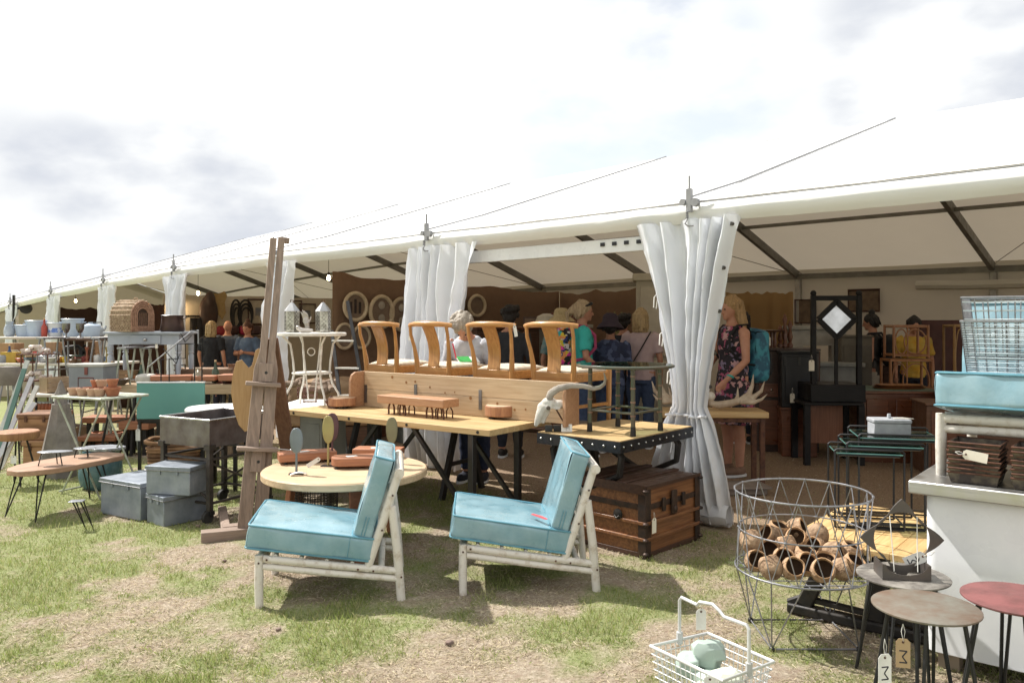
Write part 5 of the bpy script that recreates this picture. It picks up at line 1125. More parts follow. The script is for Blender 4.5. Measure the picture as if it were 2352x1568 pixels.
# generic tables
def table(label, u0, u1, v, d, dep, z, m, lm, rz=0, th=.03, legs=True, name='stall_table', group='trestle tables of the left stall', zfl=None, w_=None):
    x0 = px(u0, d); wd = w_ or (px(u1, d)-x0); r = thing(name, label, 'table', (x0, d, zfl if zfl is not None else gz(x0, d)), rz, group)
    zt = z-r.location.z; MB().bb((0, 0, zt-th), (wd, dep, zt)).build('tabletop', m, r, bev=.004)
    if legs:
        for x in (.06, wd-.06):
            for y, y2 in ((.08, -.04), (dep-.08, dep+.04)): MB().tube([(x, y, zt-th), (x+(.08 if x < .2 else -.08), y2, 0)], .014, 6).build('leg', lm, r)
    return r
PALE = mat('pale_tabletop', (.62, .58, .52), (.54, .49, .42), rough=.5, scale=4); WHT = mat('white_tabletop', (.80, .79, .76), (.72, .71, .68), rough=.4, scale=4)
table('white topped trestle under the grey deed box', 60, 262, 905, 8.55, .6, pz(905.5, 8.55), PALE, BLACK)
# ================================================================ BEAM TRESTLE WITH RED WOOD BLOCKS
bd = 8.75; bzz = pz(884, bd-.02); bx0 = px(262, bd); bx1 = px(548, bd)
bt2 = thing('beam_bench', 'long pale sawn beam on trestles loaded with red wood blocks', 'bench', (bx0, bd, gz(bx0, bd)), R(4))
zl = bzz-gz(bx0, bd); MB().bb((0, 0, zl-.11), (bx1-bx0, .42, zl)).build('beam', PALEPINE, bt2, bev=.006)
for x in (.2, bx1-bx0-.2):
    for sy in (0, 1): MB().tube([(x, .06+.3*sy, zl-.11), (x, -.05+.52*sy, 0)], .02, 6).build('leg', BLACK, bt2)
RWB = mat('orange_block', (.40, .175, .095), (.30, .12, .065), rough=.55, wood=0, bump=.1)
for i, (u0, u1, h, lb) in enumerate(((340, 436, .075, 'long red wood block at the left of the beam bench, behind the teal panel'), (438, 492, .07, 'middle red wood block on the beam bench'), (497, 548, .085, 'red wood block with dark bark edge near the palette on the beam bench'))):
    x0, x1 = px(u0, bd), px(u1, bd); t_ = thing('wood_block', lb, 'wood block', (x0, bd+.05, bzz+.022), R(4), group='thick wood slabs and blocks for sale')
    MB().bb((0, 0, .015), (x1-x0-.02, .22, h)).build('block', RWB, t_, bev=.008)
    for xx in (.04, x1-x0-.06): MB().bb((xx, .03, 0), (xx+.03, .18, .015)).build('foot', BLACK, t_)
WCL = mat('cream_bundle', (.66, .62, .56), rough=.8)
x0 = px(322, bd); solo('cream_bolster', MB().pillow((0, 0, .055), (.09, .09, .05), .03, .01), WCL, 'cream cushion at the left end of the beam bench', 'cushion', (x0, bd+.15, bzz), 0)
# ================================================================ BLUE GREY CONSOLE WITH PET HOUSE AND PAN (on a lower table)
cd_ = 9.3; cz0 = pz(884, cd_); ctz = pz(762, cd_)
table('lower pale trestle carrying the turned leg console', 232, 450, 884, 9.1, .75, cz0, PALE, GRN)
CB = mat('console_grey_blue', (.40, .43, .48), (.33, .36, .41), rough=.5, scale=5)
cx0, cx1 = px(242, cd_), px(418, cd_); cn = thing('console_table', 'grey blue painted console table with turned legs and one drawer', 'table', (cx0, cd_, cz0+.002), R(-3)); W_ = cx1-cx0; HH = ctz-cz0
MB().bb((-.02, -.02, HH-.028), (W_+.03, .42, HH)).build('tabletop', CB, cn, bev=.004)
MB().bb((.02, .015, HH-.15), (W_-.02, .40, HH-.029)).build('apron', CB, cn); dr_ = MB().bb((.30, .0, HH-.138), (.66, .014, HH-.04)).build('drawer', CB, cn, bev=.003); MB().ball((.48, -.012, HH-.09), .02, 10, 8).build('knob', BRIGHT, dr_)
for x in (.04, W_-.04):
    for y in (.04, .37): MB().lathe([(.018, 0), (.02, .06), (.028, .10), (.022, .12), (.03, .2), (.034, HH-.30), (.024, HH-.27), (.036, HH-.25), (.026, HH-.235), (.036, HH-.22), (.036, HH-.15)], 10, (x, y, 0)).build('leg', CB, cn)
tag_card((px(355, 9.2), 9.25, ctz-.12), 0, 'small card tag on the drawer knob of the console table', PAPER, h=.05, wd=.03, cord=.02)
PW = mat('pale_wicker', (.46, .34, .23), (.26, .175, .11), rough=.8, scale=30, bump=.4, bscale=80)
ph_ = thing('pet_house', 'domed pale wicker pet house with barred arched front on the console', 'pet carrier', (px(322, cd_), cd_+.02, ctz+.003), R(62)); ph_.scale = (.9, .9, .96)
hw_, hl_, hs_, ar = .165, .42, .20, .0135
def arch(k, y, w_=hw_, hs=hs_, wob=0): return [(-w_, y, 0)]+[(-w_-.006*wob*(-1)**i, y, hs*i/9) for i in range(1, 9)]+[(-w_*math.cos(R(15*i)), y+.0, hs+w_*1.05*math.sin(R(15*i))) for i in range(0, 13)]+[(w_+.006*wob*(-1)**i, y, hs*(9-i)/9) for i in range(1, 9)]+[(w_, y, 0)]
for j in range(17): MB().tube(arch(j, -.02+j*.0245, hw_-.0008*(j-8)**2*.12, wob=(-1)**j), ar, 5).build('woven_hoop', PW, ph_)
for k in range(12):
    a = R(180*k/11); MB().tube([(-(hw_+.012)*math.cos(a), -.03, hs_+(hw_+.012)*1.05*math.sin(a)), (-(hw_+.012)*math.cos(a), hl_-.03, hs_+(hw_+.012)*1.05*math.sin(a))], .006, 5).build('long_strand', PW, ph_)
for j in range(8): MB().tube([(-hw_-.012, -.03, .012+.024*j), (-hw_-.014, .19, .012+.024*j), (-hw_-.012, hl_-.03, .012+.024*j)], .006, 5).build('long_strand', PW, ph_)
PWF = mat('pink_wicker', (.36, .21, .14), (.22, .12, .075), rough=.8, scale=30, bump=.4, bscale=80)
for j in range(4): MB().tube(arch(0, -.035, hw_-.004-.024*j, hs_-.004), .0125, 5).build('front_arch', PWF, ph_)
for k in range(6): MB().tube([(-.075+.03*k, -.04, .06), (-.075+.03*k, -.04, .23)], .0045, 5).build('door_bar', PWF, ph_)
for z in (.012, .036, .055): MB().tube([(-hw_+.01, -.036, z), (hw_-.01, -.036, z)], .013, 5).build('sill_strand', PWF, ph_)
MB().bb((-.09, -.028, .06), (.09, -.022, .30)).build('inner_shade', mat('painted_inner_shade', (.05, .03, .02), rough=.9), ph_)  # dark sheet behind the bars: shade of the hollow inside, put in as colour
MB().tube([(-.03, .1, hs_+hw_+.012), (-.02, .1, hs_+hw_+.045), (.02, .1, hs_+hw_+.045), (.03, .1, hs_+hw_+.012)], .008, 6).build('handle', PW, ph_)
COP = mat('tarnished_copper', (.095, .055, .045), (.06, .038, .033), rough=.42, metal=.6, scale=6)
pn = thing('copper_pan', 'dark tarnished copper jam pan standing right of the pet house', 'pan', (px(386, cd_), cd_+.12, ctz+.003), 0)
MB().lathe([(.001, 0), (.128, 0), (.138, .02), (.126, .08), (.118, .17), (.124, .19), (.118, .19), (.11, .16), (.12, .03), (.001, .012)], 28).build('bowl', COP, pn); MB().tube([(.118*math.cos(R(12*k)), .118*math.sin(R(12*k)), .19) for k in range(30)], .005, 5, closed=True).build('rim', BRIGHT, pn)
MB().tube([(.118, -.03, .15), (.16, -.03, .16), (.16, .03, .16), (.118, .03, .15)], .006, 5).build('handle', COP, pn)
# folding metal rack leaning between console and teal panel
fr_o = (px(395, 8.4), 8.4); fo = thing('plant_rack', 'folding stepped black wire plant rack above the teal panel', 'rack', (*fr_o, gz(*fr_o)), 0); o0 = gz(*fr_o)
def rpt(u, v, dy=0): return (px(u, 8.4)-fr_o[0], dy, pz(v, 8.4)-o0)
MB().tube([rpt(370, 905), rpt(370, 825), rpt(408, 825), rpt(408, 790), rpt(447, 790), rpt(447, 905)], .007, 5).build('stepped_rod', ROD, fo); MB().tube([rpt(370, 905, .2), rpt(370, 825, .2), rpt(408, 825, .2), rpt(408, 790, .2), rpt(447, 790, .2), rpt(447, 905, .2)], .007, 5).build('stepped_rod', ROD, fo)
MB().tube([rpt(330, 845, .1), rpt(432, 760, .1), rpt(447, 758, .1), rpt(447, 790, .1)], .008, 5).build('rail', WIRE, fo)
for a_, b_ in (((415, 765), (425, 785)), ((425, 785), (440, 770)), ((375, 800), (405, 835)), ((405, 835), (412, 815))): MB().tube([rpt(*a_), rpt(*b_)], .005, 4).build('scroll', ROD, fo)
for u, v in ((370, 905), (447, 905)): MB().tube([rpt(u, v), (px(u, 8.4)-fr_o[0], 0, 0)], .007, 5).build('leg', ROD, fo); MB().tube([rpt(u, v, .2), (px(u, 8.4)-fr_o[0], .2, 0)], .007, 5).build('leg', ROD, fo)
# wooden bread trough near tent post
td2 = 9.6; q = MB(); bl = [(-.33, -.16, .14), (.33, -.16, .14), (.33, .16, .14), (-.33, .16, .14), (-.22, -.09, .015), (.22, -.09, .015), (.22, .09, .015), (-.22, .09, .015)]
q.add(bl, [(4, 5, 6, 7), (0, 4, 7, 3), (1, 2, 6, 5), (0, 1, 5, 4), (2, 3, 7, 6)])
solo('dough_trough', q, mat('old_trough_wood', (.30, .19, .12), (.2, .12, .075), rough=.7, wood=0, bump=.2), 'hollowed wooden dough trough behind the red wood blocks', 'trough', (px(475, td2), td2, pz(873, td2)), R(5), solid=.02)
table('grey trestle carrying the wooden dough trough', 425, 540, 873, 9.45, .5, pz(872, 9.6), DARKWOOD, BLACK)
# ================================================================ BACK ROW OF ENAMEL TUBS
ud = 11.0; uz = pz(773, ud)
table('upper silver legged trestle carrying the enamel tubs', -30, 240, 773, ud-.2, .6, uz, PALE, WIRE, zfl=.0-.3)
def tub(label, u, wpx, hpx, m, oval=1.3, d=ud, z=None, band=None, lug=True):
    r0 = wpx/FP*d/2; h = hpx/FP*d; r = thing('enamel_tub', label, 'tub', (px(u, d), d+.08, (uz if z is None else z)+.002), 0, group='grey and white enamel tubs in a row')
    k = 1/oval
    MB().lathe([(.001, 0), (r0*.78, 0), (r0*.82, h*.1), (r0*.95, h*.9), (r0, h), (r0*.95, h), (r0*.8, h*.1), (.001, h*.06)], 22, sy=k).build('body', m, r)
    MB().tube([(r0*math.cos(R(15*i)), r0*k*math.sin(R(15*i)), h) for i in range(24)], r0*.05, 5, closed=True).build('rim', ENAMEL, r)
    if band: MB().lathe([(r0*.855, h*.30), (r0*.905, h*.62)], 22, sy=k*1.0).build('blue_band', band, r, solid=.004)
    if lug:
        for sx in (-1, 1): MB().tube([(sx*r0*.93, -.03, h*.8), (sx*r0*1.12, -.03, h*.82), (sx*r0*1.12, .03, h*.82), (sx*r0*.93, .03, h*.8)], r0*.04, 5).build('handle', ENAMEL, r)
    return r
EB = mat('pale_blue_enamel', (.42, .50, .62), (.36, .44, .56), rough=.35); EW = mat('white_enamel', (.66, .69, .72), (.58, .61, .65), rough=.3); BLU = patch_mat('blue_ornament', [(.12, .2, .5), (.6, .64, .7), (.2, .3, .6)], 30)
tub('pale blue enamel bowl at the left end of the row of tubs', 48, 42, 26, EB); tub('large pale blue oval enamel tub near the station clock', 75, 48, 36, EB)
tub('white enamel bucket with blue ornament between the large tubs', 120, 37, 31, EW, 1, band=BLU); tub('large grey oval enamel tub in front of a curtain', 160, 50, 40, ENAMEL)
r = thing('enamel_churn', 'grey enamel lidded pot with a small spout at the right of the tubs', 'pot', (px(205, ud), ud+.08, uz+.002), 0, group=None)
MB().lathe([(.001, 0), (.13, 0), (.138, .03), (.138, .10), (.12, .15), (.07, .175), (.05, .18), (.055, .195), (.001, .197)], 22).build('body', ENAMEL, r); MB().tube([(-.12, 0, .12), (-.17, 0, .16), (-.19, 0, .20)], [.025, .018, .014], 8).build('spout', ENAMEL, r)
for i, u in enumerate((152, 184)):
    g_ = thing('goblet', ('left', 'right')[i]+' pewter goblet of the two below the enamel tubs', 'goblet', (px(u, 10.3), 10.3, pz(776, 10.3)), 0, group='pewter goblets')
    MB().lathe([(.05, 0), (.045, .01), (.012, .025), (.01, .06), (.03, .075), (.048, .12), (.05, .19), (.046, .19), (.03, .09), (.001, .08)], 16).build('cup', mat('dull_pewter', (.2, .19, .19), (.3, .29, .28), rough=.3, metal=.9), g_)
table('narrow dark shelf table holding the two pewter goblets', 138, 238, 776, 10.2, .3, pz(776.5, 10.3), DARKWOOD, WIRE, zfl=-.3)
# lower tables and the clutter on them
ld = 10.4; lz_ = pz(832, ld)
table('long pale trestle in front of the enamel tubs, crowded with kitchen wares', -40, 262, 832, ld-.25, .7, lz_, PALE, GRN)
CARD = mat('brown_carton', (.36, .22, .12), (.3, .18, .1), rough=.8)
def carton(label, u0, u1, v0, v1, d, m=CARD):
    x0, x1, z1_, z0_ = px(u0, d), px(u1, d), pz(v0, d), pz(v1, d); r = thing('carton', label, 'box', ((x0+x1)/2, d, z0_), R(3), group='boxes under the enamel tub trestle'); w2 = (x1-x0)/2
    MB().bb((-w2, -.12, 0), (w2, .12, z1_-z0_)).build('body', m, r, bev=.004); MB().bb((-w2*.98, -.121, (z1_-z0_)*.94), (w2*.98, .0, (z1_-z0_)*1.01)).build('flap', m, r)
    return r
for i, (u0, u1, v0, v1, lb) in enumerate(((12, 44, 788, 832, 'brown carton below the left enamel bowl'), (112, 138, 786, 830, 'brown carton below the white enamel bucket'), (204, 228, 784, 832, 'brown carton below the enamel churn'), (190, 212, 804, 832, 'low brown carton right of the black machine'), (14, 48, 808, 834, 'yellow carton at the left of the lower trestle'))):
    carton(lb, u0, u1, v0, v1, ld+.25 if i < 4 else ld, CARD if i < 4 else mat('yellow_card', (.5, .33, .06), rough=.7))
r = thing('sewing_machine', 'black cast iron machine with dark wheel below the pewter goblets', 'machine', (px(165, ld), ld+.05, lz_+.002), 0)
MB().bb((-.16, -.07, 0), (.16, .07, .04)).build('base', BLACK, r, bev=.01); MB().tube([(.10, 0, .04), (.10, 0, .16), (.06, 0, .2), (-.10, 0, .19), (-.13, 0, .14), (-.13, 0, .06)], [.04, .035, .03, .025, .025, .015], 8).build('arm', BLACK, r); MB().cyl((.14, 0, .17), (.165, 0, .17), .06, n=16).build('wheel', STEEL, r)
SMALL = [('red_tin', (.20, .03, .03), 197, 'dark red round tin on the lower trestle', .05, .085, ld-.1), ('orange_tin', (.55, .25, .03), 138, 'orange tin on the lower trestle', .045, .07, ld-.1), ('yellow_jar', (.6, .42, .05), 150, 'yellow jar next to the orange tin', .035, .075, ld-.12), ('brown_crock', (.18, .1, .05), 168, 'brown crock on the lower trestle before the black machine', .05, .05, ld-.15), ('white_jug', (.7, .69, .66), 225, 'white jug at the right of the lower trestle', .05, .10, ld-.1), ('grey_pot', (.3, .31, .33), 5, 'grey pot at the left edge of the lower trestle', .07, .10, ld-.1), ('blue_jug', (.15, .25, .42), 236, 'small blue jug beside the white jug', .035, .08, ld-.05)]
for nm, c, u, lb, r_, h, d in SMALL:
    r = thing(nm, lb, nm.split('_')[1], (px(u, d), d, lz_+.002), 0); MB().lathe([(.001, 0), (r_*.9, 0), (r_, h*.1), (r_, h*.85), (r_*.85, h*.95), (r_*.86, h), (r_*.75, h), (.001, h*.9)], 14).build('body', mat(nm+'_m', c, rough=.4), r); MB().ball((0, 0, h), (r_*.3, r_*.3, r_*.2), 8, 6).build('knob', mat(nm+'_m', c, rough=.4), r)
# tiered stand with shells and bones
ts = thing('tiered_stand', 'three tier dark wire stand heaped with pale shells', 'stand', (px(85, 9.2), 9.2, gz(px(85, 9.2), 9.2)), 0); tz = [pz(v, 9.2)-ts.location.z for v in (812, 872, 905)]
for i, z in enumerate(tz):
    wd_ = (.15, .19, .2)[i]; MB().bb((-wd_*1.1, -.12, z-.012), (wd_*1.1, .12, z)).build('shelf', RUST, ts)
for x in (-.12, .2):
    for y in (-.11, .11): MB().tube([(x*.95, y, 0), (x*.95, y, tz[0])], .008, 5).build('post', RUST, ts)
SHELL = mat('pale_shell', (.66, .58, .52), (.5, .4, .35), rough=.5, scale=12)
k_ = 0
for i, z in enumerate(tz[:2]):
    for k in range(9):
        x = -.13+.034*k; zz = z+.035+(.04 if k in (3, 4, 5) else 0); q = MB().rock((0, 0, 0), (.038, .035, .03), seed=k+i*10, n=8, m=5, amp=.6)
        solo('sea_shell', q, SHELL, 'pale sea shell on the %s tier of the dark wire stand, %s' % (('top', 'middle')[i], ('at the left end', 'second from the left', 'third from the left', 'left of the peak', 'at the peak', 'right of the peak', 'third from the right', 'second from the right', 'at the right end')[k]), 'shell', (px(85, 9.2)+x*(1+.2*i), 9.2-.03+.05*math.sin(k*2), ts.location.z+zz), k, group='pale shells heaped on the tiered stand')
# frames leaning, left edge
LP = [((-12, 1010), (30, 830), (.62, .63, .60)), ((2, 1020), (22, 850), (.12, .22, .19)), ((6, 1000), (40, 870), (.58, .56, .6)), ((16, 1020), (52, 890), (.68, .66, .62)), ((-8, 1030), (46, 930), (.6, .6, .62))]
for i, ((u0, v0), (u1, v1), c) in enumerate(LP):
    d = 8.2-.08*i; a_ = (px(u0, d), d-.1, max(gz(px(u0, d), d)+.02, pz(v0+65, d))); b_ = (px(u1, d), d+.25, pz(v1, d))
    q = MB().beam(a_, b_, .045, .018, up=(0, 1, 0)); solo('leaning_board', q, mat('board_%d' % i, c, rough=.5), ['pale board leaning at the far left, rearmost', 'dark green board leaning at the far left', 'lilac grey board leaning at the far left', 'white board leaning nearest the tiered stand', 'short pale board leaning lowest at the far left'][i], 'board', (0, 0, 0), group='painted boards leaning at the left edge')
bs_ = thing('grey_bag', 'grey brown woven sack slumped on a tripod at the left edge', 'sack', (px(18, 8.6), 8.6, pz(880, 8.6)), 0); MB().loft([((0, 0, -.02), .10, .08), ((0, 0, .05), .13, .1), ((0, 0, .14), .14, .1), ((0, 0, .18), .12, .09)], 14).build('sack', mat('sack_grey', (.22, .19, .17), rough=.9, bump=.3), bs_)
for k in range(3): a = R(120*k); MB().tube([(.05*math.cos(a), .05*math.sin(a), 0), (.2*math.cos(a), .2*math.sin(a), -bs_.location.z+gz(px(18, 8.6), 8.6))], .01, 5).build('leg', WIRE, bs_)
# planks under the green table
for i, (u0, u1, v, d, h, lb) in enumerate(((188, 318, 958, 9.3, .07, 'red brown sleeper lying low behind the pale green table, upper'), (176, 262, 1003, 8.6, .05, 'long thin plank lying low behind the obelisk'), (272, 340, 968, 8.7, .09, 'orange brown block bench behind the teal table legs'))):
    x0, x1 = px(u0, d), px(u1, d); z = pz(v, d); t_ = thing('plank_bench', lb, 'bench', (x0, d, gz(x0, d)), R(2), group='low plank benches behind the garden table')
    zz = z-t_.location.z; MB().bb((0, 0, zz-h), (x1-x0, .28, zz)).build('plank', REDWOOD, t_, bev=.006)
    for x in (.06, x1-x0-.06):
        for y in (.05, .23): MB().beam((x, y, 0), (x, y, zz-h), .04, .04).build('leg', BLACK, t_)
# ================================================================ WHITE TABLE, BISTRO TABLE, LANTERNS
wz = .72; wto = (px(600, 6.75), 6.72)
wt = thing('white_table', 'white square topped table behind the easel and pine table', 'table', (wto[0], wto[1], 0), R(-4))
MB().bb((0, 0, wz-.03), (.98, .95, wz)).build('tabletop', WHT, wt, bev=.012)
for x in (.06, .92):
    for y in (.06, .89): MB().beam((x, y, 0), (x, y, wz-.031), .03, .03).build('leg', BLACK, wt)
w2 = (px(512, 7.0), 7.05); ov = thing('oval_table', 'oval white stone topped table between the trough cart and the beam bench', 'table', (w2[0], w2[1], gz(*w2)), 0)
MB().lathe([(.001, .67), (.29, .67), (.305, .685), (.305, .70), (.29, .715), (.001, .715)], 30, sx=1.1).build('tabletop', WHT, ov)
for k in range(4): a = R(45+90*k); MB().beam((.2*math.cos(a), .2*math.sin(a), 0), (.2*math.cos(a), .2*math.sin(a), .67), .03, .03).build('leg', BLACK, ov)
gb = (px(695, 6.3), 6.62); MB_ = thing('grey_cabinet', 'plain grey green cabinet panel under the left end of the pine table', 'cabinet', (px(682, 6.75), 6.85, 0), R(-30)); MB().bb((0, 0, .0), (.25, .3, .66)).build('body', mat('grey_green_paint', (.36, .37, .35), (.3, .31, .29), rough=.6), MB_, bev=.004); MB().bb((.02, -.006, .05), (.23, .0, .6)).build('door', mat('grey_green_paint', (.36, .37, .35)), MB_, bev=.002)
bzt = pz(764, 7.05); bc_2 = (px(717, 7.05), 7.05)
bi = thing('bistro_table', 'round white iron bistro table standing on the white table', 'garden table', (*bc_2, wz+.002), 0); bh = bzt-wz
MB().lathe([(.001, bh-.012), (.285, bh-.03), (.298, bh-.024), (.298, bh-.004), (.29, bh), (.001, bh)], 40).build('tabletop', IRONWHITE, bi)
for k in range(4):
    a = R(38+90*k); cs_ = lambda r_, z: (r_*math.cos(a), r_*math.sin(a), z)
    MB().tube([cs_(.27, bh-.03), cs_(.20, bh-.10), cs_(.175, bh*.62), cs_(.165, bh*.45), cs_(.19, bh*.3), cs_(.25, .1), cs_(.265, .0)], .0095, 7).build('leg', IRONWHITE, bi)
for sx in (-.055, .055): MB().tube([(sx*1.5, -.02, bh-.03), (sx*.5, -.02, .06)], .007, 6).build('centre_rod', IRONWHITE, bi)
MB().tube([(.168*math.cos(R(15*k)), .168*math.sin(R(15*k)), bh*.45) for k in range(24)], .008, 6, closed=True).build('lower_ring', IRONWHITE, bi); MB().lathe([(.001, bh*.45-.004), (.165, bh*.45-.004), (.165, bh*.45+.004), (.001, bh*.45+.004)], 24).build('lower_shelf', IRONWHITE, bi)
MB().tube([(.032*math.cos(R(20*k)), -.03, bh*.74+.032*math.sin(R(20*k))) for k in range(18)], .005, 5, closed=True).build('ring_ornament', IRONWHITE, bi)
SILV = mat('pierced_silver', (.50, .48, .43), (.27, .25, .21), rough=.35, metal=.85, scale=28, lo=.42, hi=.6)
for i, (u, lb) in enumerate(((672, 'hexagonal pierced silver lantern at the left of the bistro table'), (741, 'hexagonal pierced silver lantern at the right of the bistro table'))):
    r = thing('lantern', lb, 'lantern', (px(u, 7.0), 6.98+.04*i, wz+bh+.004), R(20*i), group='pierced silver lanterns')
    MB().lathe([(.062, 0), (.066, .006), (.066, .182), (.070, .186)], 6).build('body', SILV, r, ang=20); MB().lathe([(.070, .186), (.05, .215), (.012, .262), (.001, .266)], 6).build('roof', mat('silver_roof', (.42, .42, .42), rough=.4, metal=.8), r, ang=20)
    MB().tube([(-.012, 0, .262), (-.01, 0, .285), (.01, 0, .285), (.012, 0, .262)], .0035, 5).build('ring_handle', RUST, r)
    q = MB()
    for k in range(6):
        a = R(60*k+30)
        for j in range(5):
            for s_ in (-.016, 0, .016): q.box((.0585*math.cos(a)-s_*math.sin(a), .0585*math.sin(a)+s_*math.cos(a), .03+.034*j+(.014 if s_ == 0 else 0)), (.004, .006, .008), rz=a)
    q.build('pierced_hole', INK, r)['kind'] = 'stuff'
HANDM = mat('silvered_cast', (.52, .48, .44), (.4, .36, .32), rough=.35, metal=.5)
r = thing('cast_hand', 'pale silvered cast of a raised hand between the lanterns', 'ornament', (px(703, 7.0), 6.93, wz+bh+.003), R(15))
q = MB(); q.tube([(.03, 0, 0), (.028, 0, .05), (.02, 0, .09)], [.024, .02, .024], 9); q.ball((.015, 0, .105), (.027, .013, .035), 10, 8)
for k, (dx, l_) in enumerate(((-.02, .05), (-.007, .062), (.007, .058), (.02, .045))): q.tube([(.015+dx, 0, .125), (.008+dx*1.1, -.004, .13+l_*.5), (-.004+dx*1.1, -.006, .13+l_)], [.0075, .007, .0055], 6)
q.tube([(.038, 0, .09), (.055, -.005, .115), (.06, -.008, .14)], [.009, .008, .006], 6); q.build('hand', HANDM, r, remesh=.004)
q = MB().tube([(-.06, 0, .035), (-.03, 0, .02), (.03, 0, .016), (.07, 0, .02)], [.018, .022, .018, .012], 8); q.ball((-.065, 0, .042), .02, 8, 6); solo('cast_bird', q, HANDM, 'small pale cast ornament lying at the foot of the raised hand', 'ornament', (px(705, 6.9), 6.84, wz+bh+.004), R(-10))
# rusty wire cube and driftwood on the white table
RWI = mat('rusty_wire', (.15, .065, .045), (.1, .045, .035), rough=.7)
for i, (u, v, s_, lb) in enumerate(((697, 925, .11, 'larger rusty wire cube frame on the white table'), (682, 915, .09, 'smaller rusty wire cube frame behind the larger one'))):
    x, y = gp(u, v, wz); r = thing('wire_cube', lb, 'frame', (x, y+.05*i, wz+.003), R(8+12*i), group='rusty wire cube frames')
    q = [(0, 0), (s_, 0), (s_, s_), (0, s_)]
    for z in (.004, s_*.55, s_): MB().tube([(*p, z) for p in q], .004, 5, closed=True).build('hoop', RWI, r)
    for p in q: MB().tube([(*p, 0), (*p, s_*1.12)], .004, 5).build('upright', RWI, r)
DW = mat('driftwood', (.30, .22, .16), (.18, .125, .09), rough=.85, wood=0, bump=.4)
DL = [(668, 895, .18, 35, .04, 'curved driftwood piece under the left of the bistro table'), (715, 898, .2, -10, .035, 'driftwood branch lying under the middle of the bistro table'), (742, 893, .2, 20, .04, 'driftwood chunk at the right of the bistro table foot'), (750, 905, .17, -15, .05, 'grey rounded driftwood log at the front of the white table'), (690, 888, .14, 70, .035, 'upright driftwood stump behind the rusty wire cubes'), (730, 876, .15, -50, .05, 'leaning driftwood slab below the bistro shelf'), (765, 892, .12, 60, .035, 'dark driftwood block by the ladder')]
for i, (u, v, l_, an, r_, lb) in enumerate(DL):
    x, y = gp(u, max(v, 890), wz); q = MB(); pts = [Vector((-l_/2+l_*k/6, .03*math.sin(k*1.3+i), r_+.3*r_*math.sin(k*1.1+i)+(l_*k/6)*math.sin(R(an))*.5*(1 if an > 0 else 0))) for k in range(7)]
    q.tube(pts, [r_*(.55+.45*math.sin(.6+k*.42))*(1+.25*math.sin(k*2+i)) for k in range(7)], 8); solo('driftwood', q, DW, lb, 'driftwood', (x, y, wz+.002), R(an), group='driftwood pieces on the white table')
r = thing('book', 'dark brown square tile book leaning on the driftwood by the ladder', 'book', (px(760, 6.6), 6.62, wz+.01), R(-25)); b_ = MB().box((0, 0, .055), (.08, .02, .11), ry=R(-35)).build('cover', MAHOG, r, bev=.002)
# step ladder
ldd = 8.3; lo2 = (px(815, ldd), ldd); r = thing('step_ladder', 'tall narrow dark step ladder with pale rungs before the brown partition', 'ladder', (*lo2, gz(*lo2)), 0); o0 = r.location.z
def lpt(u, v, dy=0): return Vector((px(u, ldd)-lo2[0], dy, pz(v, ldd)-o0))
a0, a1 = lpt(787, 690, .25), lpt(850, 930, -.2); b0, b1 = lpt(750, 760, .25), lpt(793, 935, -.2)
for a_, b_ in ((a0, a1), (b0, b1)):
    e = (b_-a_).normalized(); k = (0-b_.z)/e.z; MB().beam(a_, b_+e*k, .035, .022, up=(0, 1, 0)).build('stile', STEEL, r)
for v in (783, 845, 905):
    f = (v-690)/240; pa_, pb_ = a0.lerp(a1, f), b0.lerp(b1, max(0, (v-760)/175)); pb_.z = pa_.z; MB().beam(pa_, pb_, .05, .016).build('rung', IRONWHITE, r)
# ================================================================ INSIDE THE MARQUEE
SR = math.atan2(ET[1], ET[0])
def on_s(u, s):
    k = (u-CX)/FP; t = (k*(TA[1]+s*ES[1])-TA[0]-s*ES[0])/(ET[0]-k*ET[1]); x, y = T(s, t); return t, x, y
def on_t(u, t):
    k = (u-CX)/FP; s = (k*(TA[1]+t*ET[1])-TA[0]-t*ET[0])/(ES[0]-k*ES[1]); x, y = T(s, t); return s, x, y
BURL = cloth('burlap', (.235, .15, .098), (.25, .16, .105), .06, rough=.95, wr=.5, wscale=(14, 14, 14), spec=.05)
def screen(label, p0, p1, z0, z1a, z1b, m, seed, sag=.05, name='cloth_screen', grp='brown burlap screens between the stalls'):
    a, b_ = Vector((*p0, 0)), Vector((*p1, 0)); d = (b_-a).normalized(); nn = Vector((-d.y, d.x, 0))
    def fn(u, v):
        zt = z1a+(z1b-z1a)*u-sag*abs(math.sin(u*math.pi*3))+.03*noise.noise(Vector((u*14, seed, 0)))
        return a.lerp(b_, u)+nn*(.04*noise.noise(Vector((u*9, v*1.5, seed))))+Vector((0, 0, z0+(zt-z0)*v))
    return solo(name, MB().grid(fn, 50, 10), m, label, 'screen', (0, 0, 0), 0, group=grp, ang=80, solid=.008)
screen('brown burlap side screen hung with oval frames', T(6, .8), T(6, 5.4), 0, 2.13, 1.98, BURL, 1)
screen('brown burlap back screen behind the shoppers', T(6, 5.42), T(3.5, 5.42), 0, 1.97, 2.02, BURL, 2)
PART = cloth('partition_fabric', (.50, .44, .35), (.5, .42, .3), .08, rough=.7, wr=.2, wscale=(3, 3, 3))
screen('beige partition hung with saddle, hide and harness', T(12.5, 1.2), T(12.5, 8.3), drop(12.5), 2.15+drop(12.5), 2.15+drop(12.5), PART, 3, .02, grp='beige fabric partitions')
DBR = cloth('dark_cloth', (.06, .035, .028), (.05, .03, .02), .02, rough=.95, spec=.05)
screen('dark brown cloth backing behind the enamel tubs', T(15.8, .3), T(15.8, 2.3), drop(15)-.1, 2.02+drop(15), 2.0+drop(15), DBR, 5, .03, grp='dark cloth backings')
